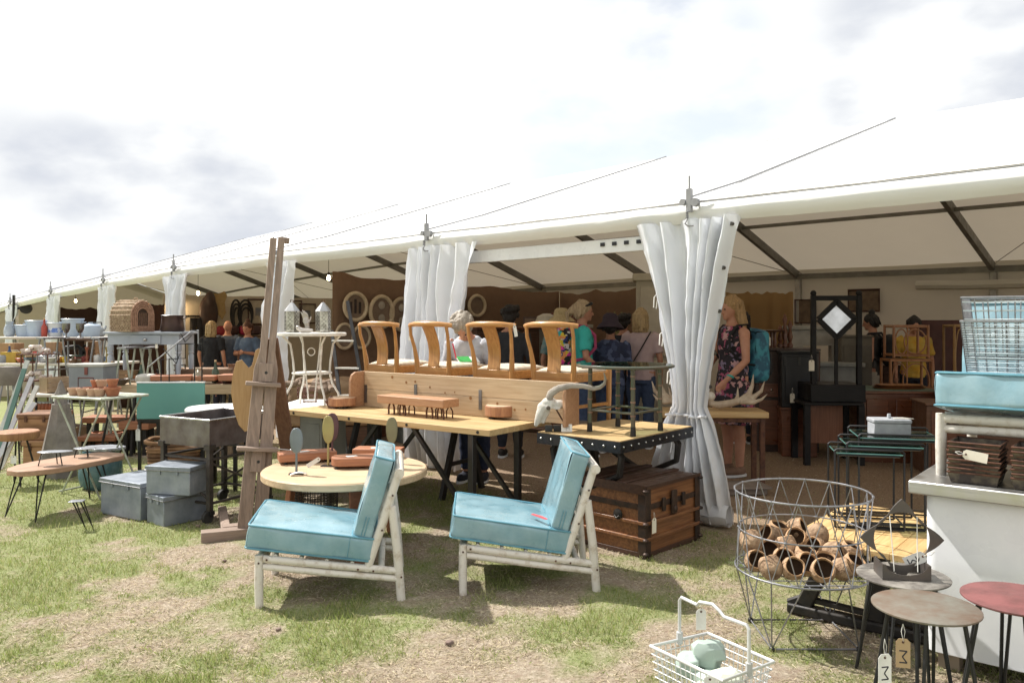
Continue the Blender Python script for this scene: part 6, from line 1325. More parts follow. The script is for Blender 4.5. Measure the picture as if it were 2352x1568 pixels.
screen('dark brown cloth backing behind the console table', T(12.2, .25), T(12.2, 1.1), drop(12), 1.95+drop(12), 1.93+drop(12), DBR, 6, .03, grp='dark cloth backings')
screen('tan canvas screen behind the woman in the dark floral dress', T(3.25, 6.3), T(2.15, 6.3), 0, 1.92, 1.9, cloth('tan_canvas', (.40, .25, .11), (.45, .3, .14), .3, rough=.8), 7, .02, grp='canvas screens')
for i in (3, 4): pass
# ---- oval frames on the burlap
OVF = mat('oval_frame_cream', (.58, .47, .33), (.46, .36, .24), rough=.6, scale=14); OVM = mat('oval_mount', (.22, .155, .11), (.17, .12, .085), rough=.8); BUST = mat('pale_medallion', (.42, .36, .29), rough=.7)
def oval(label, u, v, wpx, hpx, kind, arch=False):
    t, x, y = on_s(u, 5.93); d = y; rx = wpx/FP*d/2/.72; rz_ = hpx/FP*d/2; r = thing('oval_picture', label, 'picture frame', (x, y, pz(v, d)), SR, group='oval frames on the burlap screen')
    pts = [(rx*math.cos(R(15*k)), -.02, rz_*math.sin(R(15*k))) for k in range(24)]
    MB().tube(pts, rx*.15, 7, closed=True).build('frame', OVF, r); MB().plate([(rx*.95*math.cos(R(15*k)), rz_*.95*math.sin(R(15*k))) for k in range(24)], (0, -.008, 0), (1, 0, 0), (0, 0, 1), -.006).build('mount', OVM, r)
    if kind == 1:
        for k in (-1, 1): MB().ball((0, -.02, k*rz_*.42), (rx*.3, .012, rx*.3), 10, 6).build('medallion', BUST, r)
    elif kind == 2:
        for k in range(3): MB().beam((-rx*.4+rx*.4*k, -.018, -rz_*.5), (-rx*.4+rx*.4*k, -.018, rz_*(.35+.2*(k == 1))), rx*.16, .012, up=(0, 1, 0)).build('figure', mat('dark_relief', (.05, .035, .03), rough=.8), r)
    return r
oval('oval cream frame with three dark figures, leftmost on the burlap screen', 815, 704, 44, 62, 2); oval('oval cream frame with two pale medallions, middle of the burlap screen', 875, 716, 46, 70, 1); oval('oval cream frame with two pale medallions, next to the hanging curtain', 921, 722, 44, 72, 1)
oval('empty oval hoop lying low left on the burlap screen', 790, 772, 34, 56, 0); oval('empty oval hoop lying low on the burlap screen beside the first chair', 828, 774, 34, 50, 0); oval('arched pale frame high on the burlap screen right of the curtain', 1094, 702, 36, 46, 0)
# ---- fireplace surrounds, clutter along the burlap room
MANT = mat('putty_paint', (.32, .29, .24), (.27, .24, .2), rough=.6, scale=4)
def mantel(label, u0, u1, vt, vb, d, m, rz=0, dep=.25):
    x0, x1, zt, zb = px(u0, d), px(u1, d), pz(vt, d), 0.0; w_ = x1-x0; r = thing('mantelpiece', label, 'mantelpiece', (x0, d, zb), rz, group='painted fireplace surrounds')
    MB().bb((-.06, -.05, zt-.05), (w_+.06, dep, zt)).build('shelf', m, r, bev=.008); MB().bb((0, 0, zt-.26), (w_, dep-.02, zt-.052)).build('frieze', m, r)
    for x in (0, w_-.18): MB().bb((x, 0, 0), (x+.18, dep-.02, zt-.262)).build('jamb', m, r); MB().bb((x+.03, -.015, .15), (x+.15, -.001, zt-.33)).build('panel', m, r, bev=.006); MB().bb((x-.015, -.02, 0), (x+.195, dep-.02, .13)).build('plinth', m, r)
    return r
mantel('putty coloured fireplace surround in the burlap room behind the dark haired man', 1212, 1352, 745, 0, 11.2, MANT)
mantel('white painted fireplace surround behind the black dressing stand', 1812, 1935, 748, 0, 10.6, mat('mantel_white', (.42, .40, .36), rough=.6), R(-12))
mantel('pale grey fireplace surround behind the diamond mirror', 1882, 1968, 832, 0, 9.9, mat('mantel_grey', (.30, .31, .30), rough=.6), R(-12))
mantel('green grey fireplace surround behind the left oak chairs', 925, 1020, 832, 0, 9.6, mat('mantel_green', (.16, .17, .15), rough=.7), R(30))
LAMPS = mat('pale_globe', (.62, .58, .48), rough=.4)
d = 11.15; r = thing('glass_dome', 'pale ribbed glass dome on the putty mantelpiece', 'dome', (px(1255, d), d, pz(745, d)+.002), 0); MB().lathe([(.14, 0), (.16, .03), (.13, .11), (.05, .15), (.001, .152)], 18).build('dome', LAMPS, r)
for i, (u0, u1, v0, lb) in enumerate(((1202, 1234, 728, 'dark framed picture standing at the left of the putty mantelpiece'), (1266, 1298, 718, 'red brown wooden box on the putty mantelpiece'), (1312, 1342, 718, 'red brown wooden box at the right of the putty mantelpiece'))):
    x0, x1 = px(u0, d), px(u1, d); r = thing('mantel_box', lb, 'box', (x0, d+.03, pz(745, d)+.002), 0, group='boxes and pictures on the putty mantelpiece'); h_ = pz(v0, d)-pz(745, d)
    MB().bb((0, 0, 0), (x1-x0, .06, h_)).build('body', MAHOG if i else DARKWOOD, r, bev=.004); MB().bb((.02, -.006, .02), (x1-x0-.02, -.001, h_-.02)).build('face', mat('box_face', (.2, .085, .06), rough=.6) if i else OVM, r)
d = 10.4; r = thing('wooden_sideboard', 'dark wooden sideboard in the burlap room behind the grey haired woman', 'sideboard', (px(1095, d), d, 0), R(40)); MB().bb((0, 0, .1), (1.1, .45, pz(757, d))).build('body', DARKWOOD, r, bev=.006); MB().bb((-.03, -.03, pz(757, d)+.001), (1.13, .47, pz(757, d)+.035)).build('top', MAHOG, r, bev=.006)
for k in range(2): MB().bb((.04+.53*k, -.012, .16), (.52+.53*k, -.001, pz(757, d)-.05)).build('door', DARKWOOD, r, bev=.006)
d = 9.9; r = thing('tool_chest', 'dark red wooden chest by the ladder in front of the burlap screen', 'chest', (px(770, d), d, gz(px(770, d), d)), R(20)); MB().bb((0, 0, 0), (.85, .45, .62)).build('body', MAHOG, r, bev=.005); MB().bb((-.015, -.015, .622), (.865, .46, .68)).build('lid', DARKWOOD, r, bev=.005); MB().bb((.38, -.012, .52), (.46, -.001, .64)).build('hasp', RUST, r)
d = 9.3; r = thing('burlap_bale', 'folded burlap bale with patterned edge behind the bistro table', 'bale', (px(660, d), d, gz(px(660, d), d)), R(5)); MB().pillow((.5, .3, .62), (.5, .3, .13), .05, .03, None, 3, .05).build('upper_bale', mat('bale_cloth', (.33, .22, .13), (.22, .14, .08), rough=.95, scale=6, bump=.4), r); MB().pillow((.5, .3, .36), (.52, .32, .13), .05, .03, None, 5, .05).build('lower_bale', mat('bale_cloth', (.33, .22, .13)), r); MB().bb((-.05, 0, 0), (1.05, .6, .23)).build('pallet', DARKWOOD, r)
# tall cream cupboard behind the nearest curtain
d = 10.6; zt = pz(628, d); r = thing('tall_cupboard', 'tall cream painted panelled cupboard behind the woman in the pink top', 'cupboard', (px(1462, d), d, 0), R(-8)); w_ = px(1540, d)-px(1462, d)+.35
MB().bb((0, 0, 0), (w_, .5, zt-.1)).build('body', CREAM, r); MB().bb((-.05, -.05, zt-.1), (w_+.05, .52, zt)).build('cornice', CREAM, r, bev=.015)
for k in range(2):
    for z0, z1 in ((.12, .95), (1.0, zt-.18)): MB().bb((.05+.42*k, -.02, z0), (.44+.42*k, -.001, z1)).build('door_panel', CREAM, r, bev=.012)
d = 9.9; r = thing('low_cupboard', 'low cream painted cupboard to the right of the woman in the pink top', 'cupboard', (px(1500, d), d, 0), R(-8)); MB().bb((0, 0, 0), (.5, .4, pz(838, d))).build('body', CREAM, r, bev=.005); MB().bb((-.02, -.02, pz(838, d)+.001), (.52, .42, pz(838, d)+.03)).build('top', CREAM, r, bev=.006); MB().bb((.05, -.015, .1), (.45, -.001, pz(838, d)-.06)).build('door', CREAM, r, bev=.008)
d = 10.8; r = thing('potted_grass', 'spiky dried plant in a dark pot against the burlap', 'plant', (px(1418, d), d, pz(775, d)), 0)
MB().lathe([(.06, -.12), (.09, 0), (.08, .0), (.001, -.02)], 12).build('pot', DARKWOOD, r)
q = MB()
for k in range(16):
    a = R(360*k/16); l_ = .25+.12*((k*.37) % 1); sp = .25+.15*((k*.6) % 1); q.beam((0, 0, 0), (sp*l_*2*math.cos(a)*.5, sp*l_*math.sin(a)*.5, l_), .022, .004, up=(math.cos(a), math.sin(a), .3))
q.build('leaves', mat('dry_leaf', (.30, .26, .10), (.2, .18, .07), rough=.8), r)
r = thing('plant_shelf', 'dark set of shelves with white labels carrying the dried plant', 'shelf', (px(1385, d), d-.1, 0), 0); MB().bb((0, 0, 0), (.55, .3, pz(776, d)-.12)).build('body', DARKWOOD, r)
for k in range(3): MB().bb((.02, -.008, .5+.22*k), (.53, -.001, .66+.22*k)).build('drawer', mat('shelf_drawer', (.16, .12, .09), rough=.6), r); MB().bb((.18, -.012, .55+.22*k), (.30, -.008, .61+.22*k)).build('label_card', PAPER, r)
# ---------------------------------------------------------------- right room
def box_f(name, label, cat, u0, u1, vt, vb, d, dep, m, rz=0, top=None, z0=None, group=None, bev=.006):
    x0, x1 = px(u0, d), px(u1, d); zb = pz(vb, d) if z0 is None else z0; zt = pz(vt, d); r = thing(name, label, cat, (x0, d, zb), rz, group); w_ = (x1-x0)/max(.5, math.cos(rz))
    MB().bb((0, 0, 0), (w_, dep, zt-zb-.026)).build('body', m, r, bev=bev); MB().bb((-.015, -.015, zt-zb-.025), (w_+.015, dep+.01, zt-zb)).build('top', top or m, r, bev=.005); return r, w_, zt-zb
r, w_, h_ = box_f('chest_of_drawers', 'dark stained chest with panelled doors beside the woman in the floral dress', 'chest', 1735, 1872, 800, 1040, 9.0, .5, mat('near_black_wood', (.05, .026, .018), (.035, .018, .013), rough=.4, wood=0, coat=.2), R(-10), z0=0)
for k in range(2): MB().bb((.04+w_*.5*k, -.014, .08), (w_*.5*k+w_*.45, -.001, h_*.5)).build('door', MAHOG, r, bev=.008); MB().bb((.04+w_*.5*k, -.014, h_*.53), (w_*.5*k+w_*.45, -.001, h_*.66)).build('drawer', MAHOG, r, bev=.006); MB().ball((w_*.25+w_*.5*k, -.025, h_*.6), .014, 8, 6).build('knob', BRIGHT, r)
r, w2, h2 = box_f('black_trunk_case', 'black square case standing before the dark chest', 'case', 1795, 1872, 806, 935, 8.65, .25, mat('case_black', (.012, .012, .014), rough=.45), R(-10)); MB().bb((.04, -.01, .06), (w2-.04, -.001, h2-.06)).build('front_panel', mat('case_panel', (.018, .018, .022), rough=.4), r, bev=.004)
for k in range(3): MB().bb((w2*(.1+.4*k)-.012, -.016, h2*.75), (w2*(.1+.4*k)+.012, -.01, h2*.9)).build('clasp', STEEL, r)
box_f('case_stand', 'dark panelled cabinet below the black square case', 'cabinet', 1795, 1872, 935.5, 1042, 8.66, .26, MAHOG, R(-10), z0=0)
tag_card((px(1816, 8.55), 8.5, pz(890, 8.5)), 0, 'cream tag hanging on the dark cabinet below the black case', PAPER, h=.1, wd=.05, cord=.06)
tag_card((px(1864, 8.0), 8.0, pz(815, 8.0)), 0, 'cream tag hanging on the post of the black dressing stand', PAPER, h=.11, wd=.055, cord=.05)
# black dressing stand with diamond mirror
d = 8.2; zt = pz(678, d); x0, x1 = px(1868, d), px(1970, d); w_ = x1-x0; r = thing('mirror_stand', 'tall black dressing stand with a tilted diamond mirror between two posts', 'mirror', (x0, d, 0), R(-4)); EBON = mat('ebonised_wood', (.008, .0075, .009), (.012, .011, .012), rough=.5, spec=.25)
zb1, zb0 = pz(882, d), pz(922, d)
for x in (0, w_): MB().beam((x, 0, zb1), (x, 0, zt), .05, .05).build('post', EBON, r, bev=.004); MB().ball((x, 0, zt+.02), .032, 10, 8).build('finial', EBON, r)
MB().beam((0, 0, zt-.03), (w_, 0, zt-.03), .035, .05).build('cross_rail', EBON, r)
MB().bb((-.04, -.05, zb0), (w_+.05, .45, zb1)).build('drawer_box', EBON, r, bev=.006); MB().bb((-.12, -.1, zb0-.03), (w_+.02, .46, zb0-.001)).build('table_slab', EBON, r, bev=.005)
for x in (-.08, w_+.0):
    for y in (-.05, .4): MB().beam((x, y, 0), (x, y, zb0-.03), .06, .06).build('leg', EBON, r)
MB().bb((-.05, .1, .2), (w_*.72, .12, zb0-.05)).build('back_panel', mat('brown_panel', (.2, .085, .045), (.14, .055, .03), rough=.5, wood=2), r)
MB().beam((w_/2, 0, zb1), (w_/2, 0, pz(775, d)), .03, .03).build('mirror_post', EBON, r)
q = MB(); cz = pz(733, d); a_ = .185; fr = MB()
dm = [(0, a_), (a_, 0), (0, -a_), (-a_, 0)]
for i in range(4): p, p2 = dm[i], dm[(i+1) % 4]; fr.beam((w_/2+p[0], -.02, cz+p[1]), (w_/2+p2[0], -.02, cz+p2[1]), .03, .05, up=(p[0]+p2[0], 0, p[1]+p2[1]))
fm = fr.build('mirror_frame', EBON, r); MB().plate(dm, (w_/2, -.012, cz), (1, -.03, 0), (0, .045, 1), -.004).build('mirror_glass', mat('mirror_silver', (.55, .55, .54), rough=.04, metal=1, rand=0), fm)
# rattan shelves and desks
RAT = mat('rattan_orange', (.34, .15, .055), (.25, .1, .035), rough=.4, coat=.3)
def rattan(label, u0, u1, vt, vb, d, m, nx_=2):
    x0, x1, zt, zb = px(u0, d), px(u1, d), pz(vt, d), pz(vb, d); w_, h_ = x1-x0, zt-zb; r = thing('rattan_shelf', label, 'shelf', (x0, d, zb), R(-6), group='rattan hoop shelves')
    for x in (0, w_):
        for y in (0, .3): MB().tube([(x, y, 0), (x, y, h_)], .016, 7).build('post', m, r)
    for z in (.03, h_-.02):
        MB().tube([(0, 0, z), (w_, 0, z), (w_, .3, z), (0, .3, z)], .014, 6, closed=True).build('frame_rail', m, r)
    MB().bb((0, 0, h_-.012), (w_, .3, h_)).build('shelf_board', m, r); MB().bb((0, 0, .02), (w_, .3, .032)).build('shelf_board', m, r)
    for k in range(nx_):
        cx_ = w_*(.22 if k == 0 else .62); rx_ = w_*(.18 if k == 0 else .32)
        MB().tube([(cx_+rx_*math.cos(R(18*i)), -.0, h_/2+(h_/2-.05)*math.sin(R(18*i))) for i in range(20)], .009, 6, closed=True).build('hoop', m, r)
    MB().tube([(w_*.4, 0, 0), (w_*.4, 0, h_)], .01, 6).build('divider', m, r)
rattan('upper orange rattan hoop shelf standing on the lower one', 2053, 2128, 746, 822, 9.3, RAT); rattan('lower wide orange rattan hoop shelf on the mahogany desk', 2045, 2136, 824, 926, 9.3, RAT)
rattan('yellow bamboo hoop shelf at the right of the dark red board', 2192, 2250, 745, 905, 9.8, mat('bamboo_yellow', (.36, .22, .085), (.28, .16, .06), rough=.4), 1)
r, w_, h_ = box_f('mahogany_desk', 'large mahogany desk with green leather top at the back right', 'desk', 1978, 2180, 898, 1035, 8.3, .8, MAHOG, R(-6), top=MAHOG, z0=0)
MB().bb((.05, .05, h_+.0005), (w_-.1, .7, h_+.004)).build('leather_inset', mat('green_leather', (.10, .17, .14), rough=.4), r)
for k in range(3): MB().bb((.05+w_*.32*k, -.014, .1), (w_*.29+w_*.32*k, -.001, h_-.08)).build('panel', MAHOG, r, bev=.01)
r = thing('wooden_tray', 'stack of oval wooden trays on the mahogany desk', 'tray', (px(2075, 8.5), 8.6, h_+.006), 0)
for k in range(3): MB().lathe([(.001, .014*k), (.22-.01*k, .014*k), (.235-.01*k, .014*k+.012), (.001, .014*k+.012)], 24, sx=1.2, sy=.7).build('tray', MAHOG if k % 2 else RAT, r)
r, w_, h_ = box_f('corner_cabinet', 'brown cabinet with round knob behind the glass tables', 'cabinet', 2128, 2330, 925, 1060, 7.6, .5, mat('cabinet_brown', (.15, .075, .045), (.11, .055, .03), rough=.5, wood=0), R(-12), z0=0); MB().ball((.12, -.02, h_*.72), .03, 10, 8).build('knob', BLACK, r); MB().bb((.04, -.012, .06), (.5, -.001, h_-.08)).build('door', MAHOG, r, bev=.008)
d = 10.6; solo('wall_board', MB().bb((0, 0, 0), (px(2260, d)-px(2092, d), .03, pz(735, d)-.4)), mat('oxblood_board', (.075, .025, .02), (.055, .018, .015), rough=.55), 'tall dark red board behind the rattan shelves', 'board', (px(2092, d), d, .4), R(-6), bev=.004)
d = 10.58; solo('board_trestle', MB().bb((0, 0, 0), (px(2260, d)-px(2092, d), .3, .398)), DARKWOOD, 'dark low chest supporting the dark red board', 'chest', (px(2092, d), d-.1, 0), R(-6), bev=.004)
d = 9.0; r = thing('rope_basket', 'pale twisted rope basket on the brown cabinet', 'basket', (px(2175, 8.2), 8.0, pz(925, 7.6)+.002), 0)
for j in range(4): MB().tube([((.16+.01*j)*math.cos(R(15*k)), (.13+.01*j)*math.sin(R(15*k)), .02+.035*j+.006*math.sin(k*2.1)) for k in range(24)], .02, 6, closed=True).build('coil', mat('rope_pale', (.34, .27, .2), rough=.9), r)
r = thing('turned_stools', 'dark wooden stool with a cream tag on the dark chest', 'stool', (px(1768, 9.1), 9.2, pz(800, 9.0)+.003), 0); MB().lathe([(.001, .18), (.17, .18), (.18, .2), (.001, .21)], 18, sx=1.1).build('seat', DARKWOOD, r)
for k in range(4): a = R(45+90*k); MB().lathe([(.016, 0), (.022, .06), (.014, .1), (.02, .18)], 8, (.1*math.cos(a), .08*math.sin(a), 0)).build('leg', MAHOG, r)
r['label'] = 'dark wooden stool standing on the dark chest'; tag_card((px(1768, 8.95), 9.0, pz(765, 9.0)), 0, 'cream tag hanging from the stool on the dark chest', PAPER, h=.1, wd=.05, cord=.04)
for i, u in enumerate((1795, 1806, 1818)):
    r = thing('turned_post', ('short', 'tall', 'medium')[i]+' dark turned wooden post on the dark chest', 'baluster', (px(u, 9.2), 9.25, pz(800, 9.0)+.003), 0, group='turned wooden posts'); hh = (.25, .38, .3)[i]; MB().lathe([(.03, 0), (.035, .03), (.018, .06), (.032, hh*.4), (.016, hh*.7), (.03, hh*.85), (.012, hh), (.001, hh*1.03)], 10).build('shaft', MAHOG, r)
# rolled tarpaulin and wall rail along the right back wall
q = MB().tube([P3(1.0-.7*k, WD-.28, 2.02-.02*math.sin(k)) for k in range(9)], .07, 8); solo('rolled_tarpaulin', q, WALLF, 'rolled beige tarpaulin tied high along the back wall at the right', 'tarpaulin', (0, 0, 0))
r, w_, h_ = box_f('grey_wardrobe', 'tall grey brown wardrobe behind the diamond mirror stand', 'wardrobe', 1932, 1996, 770, 930, 10.0, .5, mat('wardrobe_grey', (.13, .115, .09), (.1, .088, .07), rough=.6), R(-14), z0=0)
for k in range(2): MB().bb((.03+w_*.5*k, -.014, .1), (w_*.5*k+w_*.46, -.001, h_-.12)).build('door', mat('wardrobe_grey', (.13, .115, .09)), r, bev=.008)
r, w_, h_ = box_f('plate_chest', 'long dark sideboard along the back wall at the right', 'sideboard', 2020, 2230, 838, 960, 10.9, .45, DARKWOOD, R(-10), z0=0)
for k in range(4): MB().bb((.05+w_*.24*k, -.014, .12), (w_*.22+w_*.24*k, -.001, h_-.1)).build('door', DARKWOOD, r, bev=.008)
r = thing('ladder_back_chair', 'dark ladder back chair beside the black square case', 'chair', (px(1848, 9.6), 9.7, 0), R(-30))
for sx in (-1, 1): MB().tube([(sx*.19, 0, 0), (sx*.19, 0, .45), (sx*.19, .06, 1.1)], .018, 7).build('leg', DARKWOOD, r); MB().tube([(sx*.2, -.4, 0), (sx*.2, -.4, .45)], .018, 7).build('leg', DARKWOOD, r)
for k in range(4): MB().beam((-.19, .02+.015*k, .6+.14*k), (.19, .02+.015*k, .6+.14*k), .014, .06).build('back_slat', DARKWOOD, r)
MB().bb((-.22, -.43, .43), (.22, .03, .47)).build('seat', mat('rush_seat', (.28, .2, .1), rough=.9), r, bev=.01)
for i, (u, v, w2_, h2_, lb) in enumerate(((1985, 690, .5, .35, 'framed dark print on the back wall left of the rolled tarpaulin'), (1850, 715, .35, .4, 'small dark frame on the back wall above the white fireplace surround'))):
    s_, x, y = on_t(u, WD-.1); r = thing('framed_print', lb, 'picture', (x, y, pz(v, y)), math.atan2(-ES[1], -ES[0]), group='framed prints on the back wall'); MB().plate([(-w2_/2, -h2_/2), (w2_/2, -h2_/2), (w2_/2, h2_/2), (-w2_/2, h2_/2)], (0, -.02, 0), (1, 0, 0), (0, 0, 1), -.01).build('print', mat('print_brown', (.2, .14, .09), (.1, .07, .05), rough=.7), r); MB().tube([(-w2_/2, -.03, -h2_/2), (w2_/2, -.03, -h2_/2), (w2_/2, -.03, h2_/2), (-w2_/2, -.03, h2_/2)], .02, 4, closed=True).build('frame', DARKWOOD, r)
# ---- antler bench
ab = (px(1625, 7.2), 7.05); az = pz(945, 7.0); r = thing('antler_bench', 'small wooden table with rusty iron legs behind the pinched curtain', 'table', (ab[0]-.45, ab[1]-.05, 0), R(-3))
MB().bb((0, 0, az-.055), (.93, .38, az)).build('tabletop', PINE, r, bev=.01)
for x in (.05, .88):
    for y in (.04, .34): MB().beam((x, y, 0), (x, y, az-.056), .04, .04).build('leg', RUST, r)
for y in (.04, .34): MB().beam((.05, y, az-.075), (.88, y, az-.075), .03, .035).build('rail', RUST, r)
pl_ = thing('bowl_board', 'grey shallow wooden board on the ground under the antler table', 'board', (px(1690, 6.9), 6.85, 0), R(5)); MB().bb((-.2, -.12, .0), (.22, .12, .05)).build('body', mat('grey_board', (.3, .24, .2), rough=.8), pl_, bev=.01); MB().bb((-.23, -.15, .0505), (.25, .15, .07)).build('top', mat('grey_board', (.3, .24, .2)), pl_, bev=.006)
ANT = mat('antler', (.56, .47, .36), (.38, .29, .21), rough=.55, scale=11, bump=.25)
def antler(label, loc, rz, mir):
    r = thing('antler', label, 'antler', loc, rz, group='shed antlers on the small table'); q = MB()
    def P(x, y, z): return (x*mir, y, z)
    q.tube([P(-.02, 0, .11), P(-.01, 0, .06), P(.05, 0, .045), P(.16, .01, .06), (P(.26, .02, .085)), P(.33, .02, .14), P(.36, .02, .22), P(.37, .02, .32)], [.024, .03, .036, .034, .032, .028, .018, .005], 9, flat=.8)
    q.tube([P(.28, .02, .09), P(.36, .0, .11), P(.43, -.01, .17), P(.46, -.01, .26)], [.03, .026, .017, .005], 8); q.tube([P(.25, .0, .075), P(.35, -.03, .07), P(.42, -.05, .1), P(.47, -.06, .15)], [.026, .022, .014, .004], 8); q.tube([P(.2, 0, .07), P(.24, .06, .12), P(.25, .09, .2)], [.022, .015, .004], 8)
    q.build('beam', ANT, r, remesh=.006); MB().ball((-.02*mir, 0, .125), (.045, .045, .04), 12, 8).build('burr', mat('antler_burr', (.72, .68, .6), rough=.7, bump=.3), r); return r
antler('large pale antler with tines pointing right, on the small table', (px(1650, 6.9), 7.1, az+.002), R(0), 1); antler('antler with tines pointing left, half hidden by the pinched curtain', (px(1612, 6.95), 7.18, az+.002), R(8), -.9)
# ---- hide, saddle, harness, pictures on the left partition
def on_p(u): return on_s(u, 12.42)
def wallthing(name, label, cat, u, v, group=None):
    t, x, y = on_p(u); return thing(name, label, cat, (x, y, pz(v, y)), SR, group), y
r, y = wallthing('saddle_hide', 'dark leather saddle hanging on the beige partition', 'saddle', 474, 720); q = MB(); q.ball((0, -.1, 0), (.2, .09, .38), 14, 10); q.ball((.02, -.12, .25), (.12, .08, .2), 10, 8); q.build('seat', mat('saddle_leather', (.05, .028, .022), rough=.5), r, remesh=.02); MB().bb((-.1, -.05, -.6), (-.05, -.03, -.2)).build('strap', BLACK, r)
r, y = wallthing('wall_hide', 'yellowish hide pinned beside the saddle', 'hide', 497, 700); MB().plate([(-.2, .16), (-.12, .24), (.04, .22), (.16, .28), (.22, .2), (.17, .05), (.19, -.16), (.12, -.3), (.04, -.2), (-.08, -.24), (-.17, -.12), (-.15, .02)], (0, -.02, 0), (1, 0, 0), (0, 0, 1), -.012).build('hide', mat('hide_yellow', (.34, .24, .11), rough=.9), r)
for i, u in enumerate((540, 562)):
    r, y = wallthing('horse_harness', ('narrow', 'round')[i]+' dark leather horse harness hanging on the beige partition', 'harness', u, 722, 'leather harnesses')
    for k in range(3): w_ = .11+.05*i-.02*k; MB().tube([(w_*math.cos(R(20*j)), -.04-.02*k, .02+(.28-.03*k)*math.sin(R(20*j))-.05*k) for j in range(18)], .022, 6, closed=True).build('strap', BLACK, r)
    MB().beam((0, -.04, -.3), (.03, -.04, -.62), .04, .015).build('strap', BLACK, r)
for i, (u, v, w_, h_, lb) in enumerate(((597, 716, .55, .52, 'dark framed picture with pale mount beside the easel mast'), (668, 722, .5, .6, 'dark framed picture behind the left lantern'), (705, 720, .4, .42, 'dark framed picture between the lanterns'))):
    r, y = wallthing('framed_picture', lb, 'picture', u, v, 'framed pictures on the beige partition'); MB().plate([(-w_/2, -h_/2), (w_/2, -h_/2), (w_/2, h_/2), (-w_/2, h_/2)], (0, -.01, 0), (1, 0, 0), (0, 0, 1), -.005).build('mount', mat('mount_cream', (.45, .4, .32), rough=.8), r)
    MB().tube([(-w_/2, -.025, -h_/2), (w_/2, -.025, -h_/2), (w_/2, -.025, h_/2), (-w_/2, -.025, h_/2)], .025, 4, closed=True).build('frame', DARKWOOD, r); MB().plate([(-w_/5, -h_/6), (w_/5, -h_/6), (w_/5, h_/6), (-w_/5, h_/6)], (0, -.017, 0), (1, 0, 0), (0, 0, 1), -.003).build('print', mat('print_blue', (.12, .14, .18), (.2, .2, .2), rough=.7), r)
r, y = wallthing('red_cap_shelf', 'wall shelf with dark red and crimson bags above the shoppers', 'shelf', 533, 752); MB().bb((-.5, -.3, -.2), (.6, 0, -.17)).build('board', DARKWOOD, r)
for k, (x, c) in enumerate(((-.3, (.25, .02, .03)), (-.05, (.05, .02, .02)), (.2, (.3, .02, .05)), (.42, (.06, .03, .03)))): MB().rock((x, -.15, -.06), (.13, .1, .11), seed=k).build('bag', mat('bag_%d' % k, c, rough=.6), r)
r, y = wallthing('coat_rack', 'dark coats hanging in a row beside the curtain', 'coat rack', 452, 770); q = MB()
for k in range(3): q.loft([((-.12+.12*k, -.12, -.7), .09, .07), ((-.12+.12*k, -.12, -.2), .08, .06), ((-.12+.12*k, -.1, .35), .06, .05)], 10)
q.build('coats', mat('coat_black', (.025, .022, .022), rough=.9), r); MB().tube([(-.3, -.1, .38), (.3, -.1, .38)], .02, 6).build('rail', STEEL, r)
# clock at the far left, string lights
t_, x, y = on_s(60, 17.5); r = thing('station_clock', 'round double sided station clock on a bracket at the far left', 'clock', (x, y, pz(708, y)), R(20)); k = 11/FP*y
MB().lathe([(k*.9, -.05), (k*1.12, -.05), (k*1.15, 0), (k*1.12, .05), (k*.9, .05)], 28, M=Matrix.Rotation(R(90), 3, 'X')).build('case', BLACK, r); MB().lathe([(.001, .035), (k, .035)], 28, M=Matrix.Rotation(R(90), 3, 'X')).build('dial', mat('clock_dial', (.62, .6, .55), rough=.5), r)
for a, l_ in ((R(95), .75), (R(-20), .5)): MB().beam((0, -.045, 0), (k*l_*math.cos(a), -.045, k*l_*math.sin(a)), .02, .008, up=(0, 1, 0)).build('hand', BLACK, r)
q = MB()
for j in range(12): a = R(30*j); q.beam((k*.82*math.cos(a), -.04, k*.82*math.sin(a)), (k*.94*math.cos(a), -.04, k*.94*math.sin(a)), .016, .006, up=(0, 1, 0))
q.build('hour_mark', BLACK, r)['kind'] = 'stuff'
MB().beam((-k*1.1, 0, .0), (-k*2.2, 0, .0), .05, .05).build('bracket', BLACK, r); MB().beam((-k*2.2, 0, -.3), (-k*2.2, 0, .3), .05, .06).build('bracket', BLACK, r); MB().beam((-k*2.2, .02, -pz(708, y)+drop(17)), (-k*2.2, .02, .3), .05, .05).build('pole', ALU, r)
BULB = emis('lit_bulb', (1, .72, .38), 14)
for i, (u, v, d, lb) in enumerate(((755, 637, 10.9, 'lit bare bulb at the corner of the burlap screen'), (455, 672, 13.5, 'lit bare bulb beside the curtain by the copper pan'), (402, 700, 15.5, 'lit bare bulb behind the pet house'), (174, 690, 18.5, 'lit bare bulb above the enamel tubs'))):
    r = thing('bulb', lb, 'light bulb', (px(u, d), d, pz(v, d)), 0, group='lit bare bulbs strung in the marquee'); MB().lathe([(.001, -.045), (.022, -.033), (.028, -.012), (.016, .022), (.013, .03)], 12).build('glass', BULB, r); MB().cyl((0, 0, .03), (0, 0, .07), .015, n=8).build('socket', BLACK, r)
    s_, t__ = st(px(u, d), d); zr = roofz(min(8.3, max(0.05, t__)))+drop(s_)-.05; MB().tube([(0, 0, .07), (0, .01, max(.12, zr-pz(v, d)))], .0035, 4).build('cord', BLACK, r)
    pl2 = bpy.data.lights.new('bulb_light', 'POINT'); pl2.energy = 9; pl2.color = (1, .7, .38); pl2.shadow_soft_size = .04; lo__ = bpy.data.objects.new('bulb_light', pl2); col.objects.link(lo__); lo__.location = (px(u, d), d, pz(v, d)-.09)
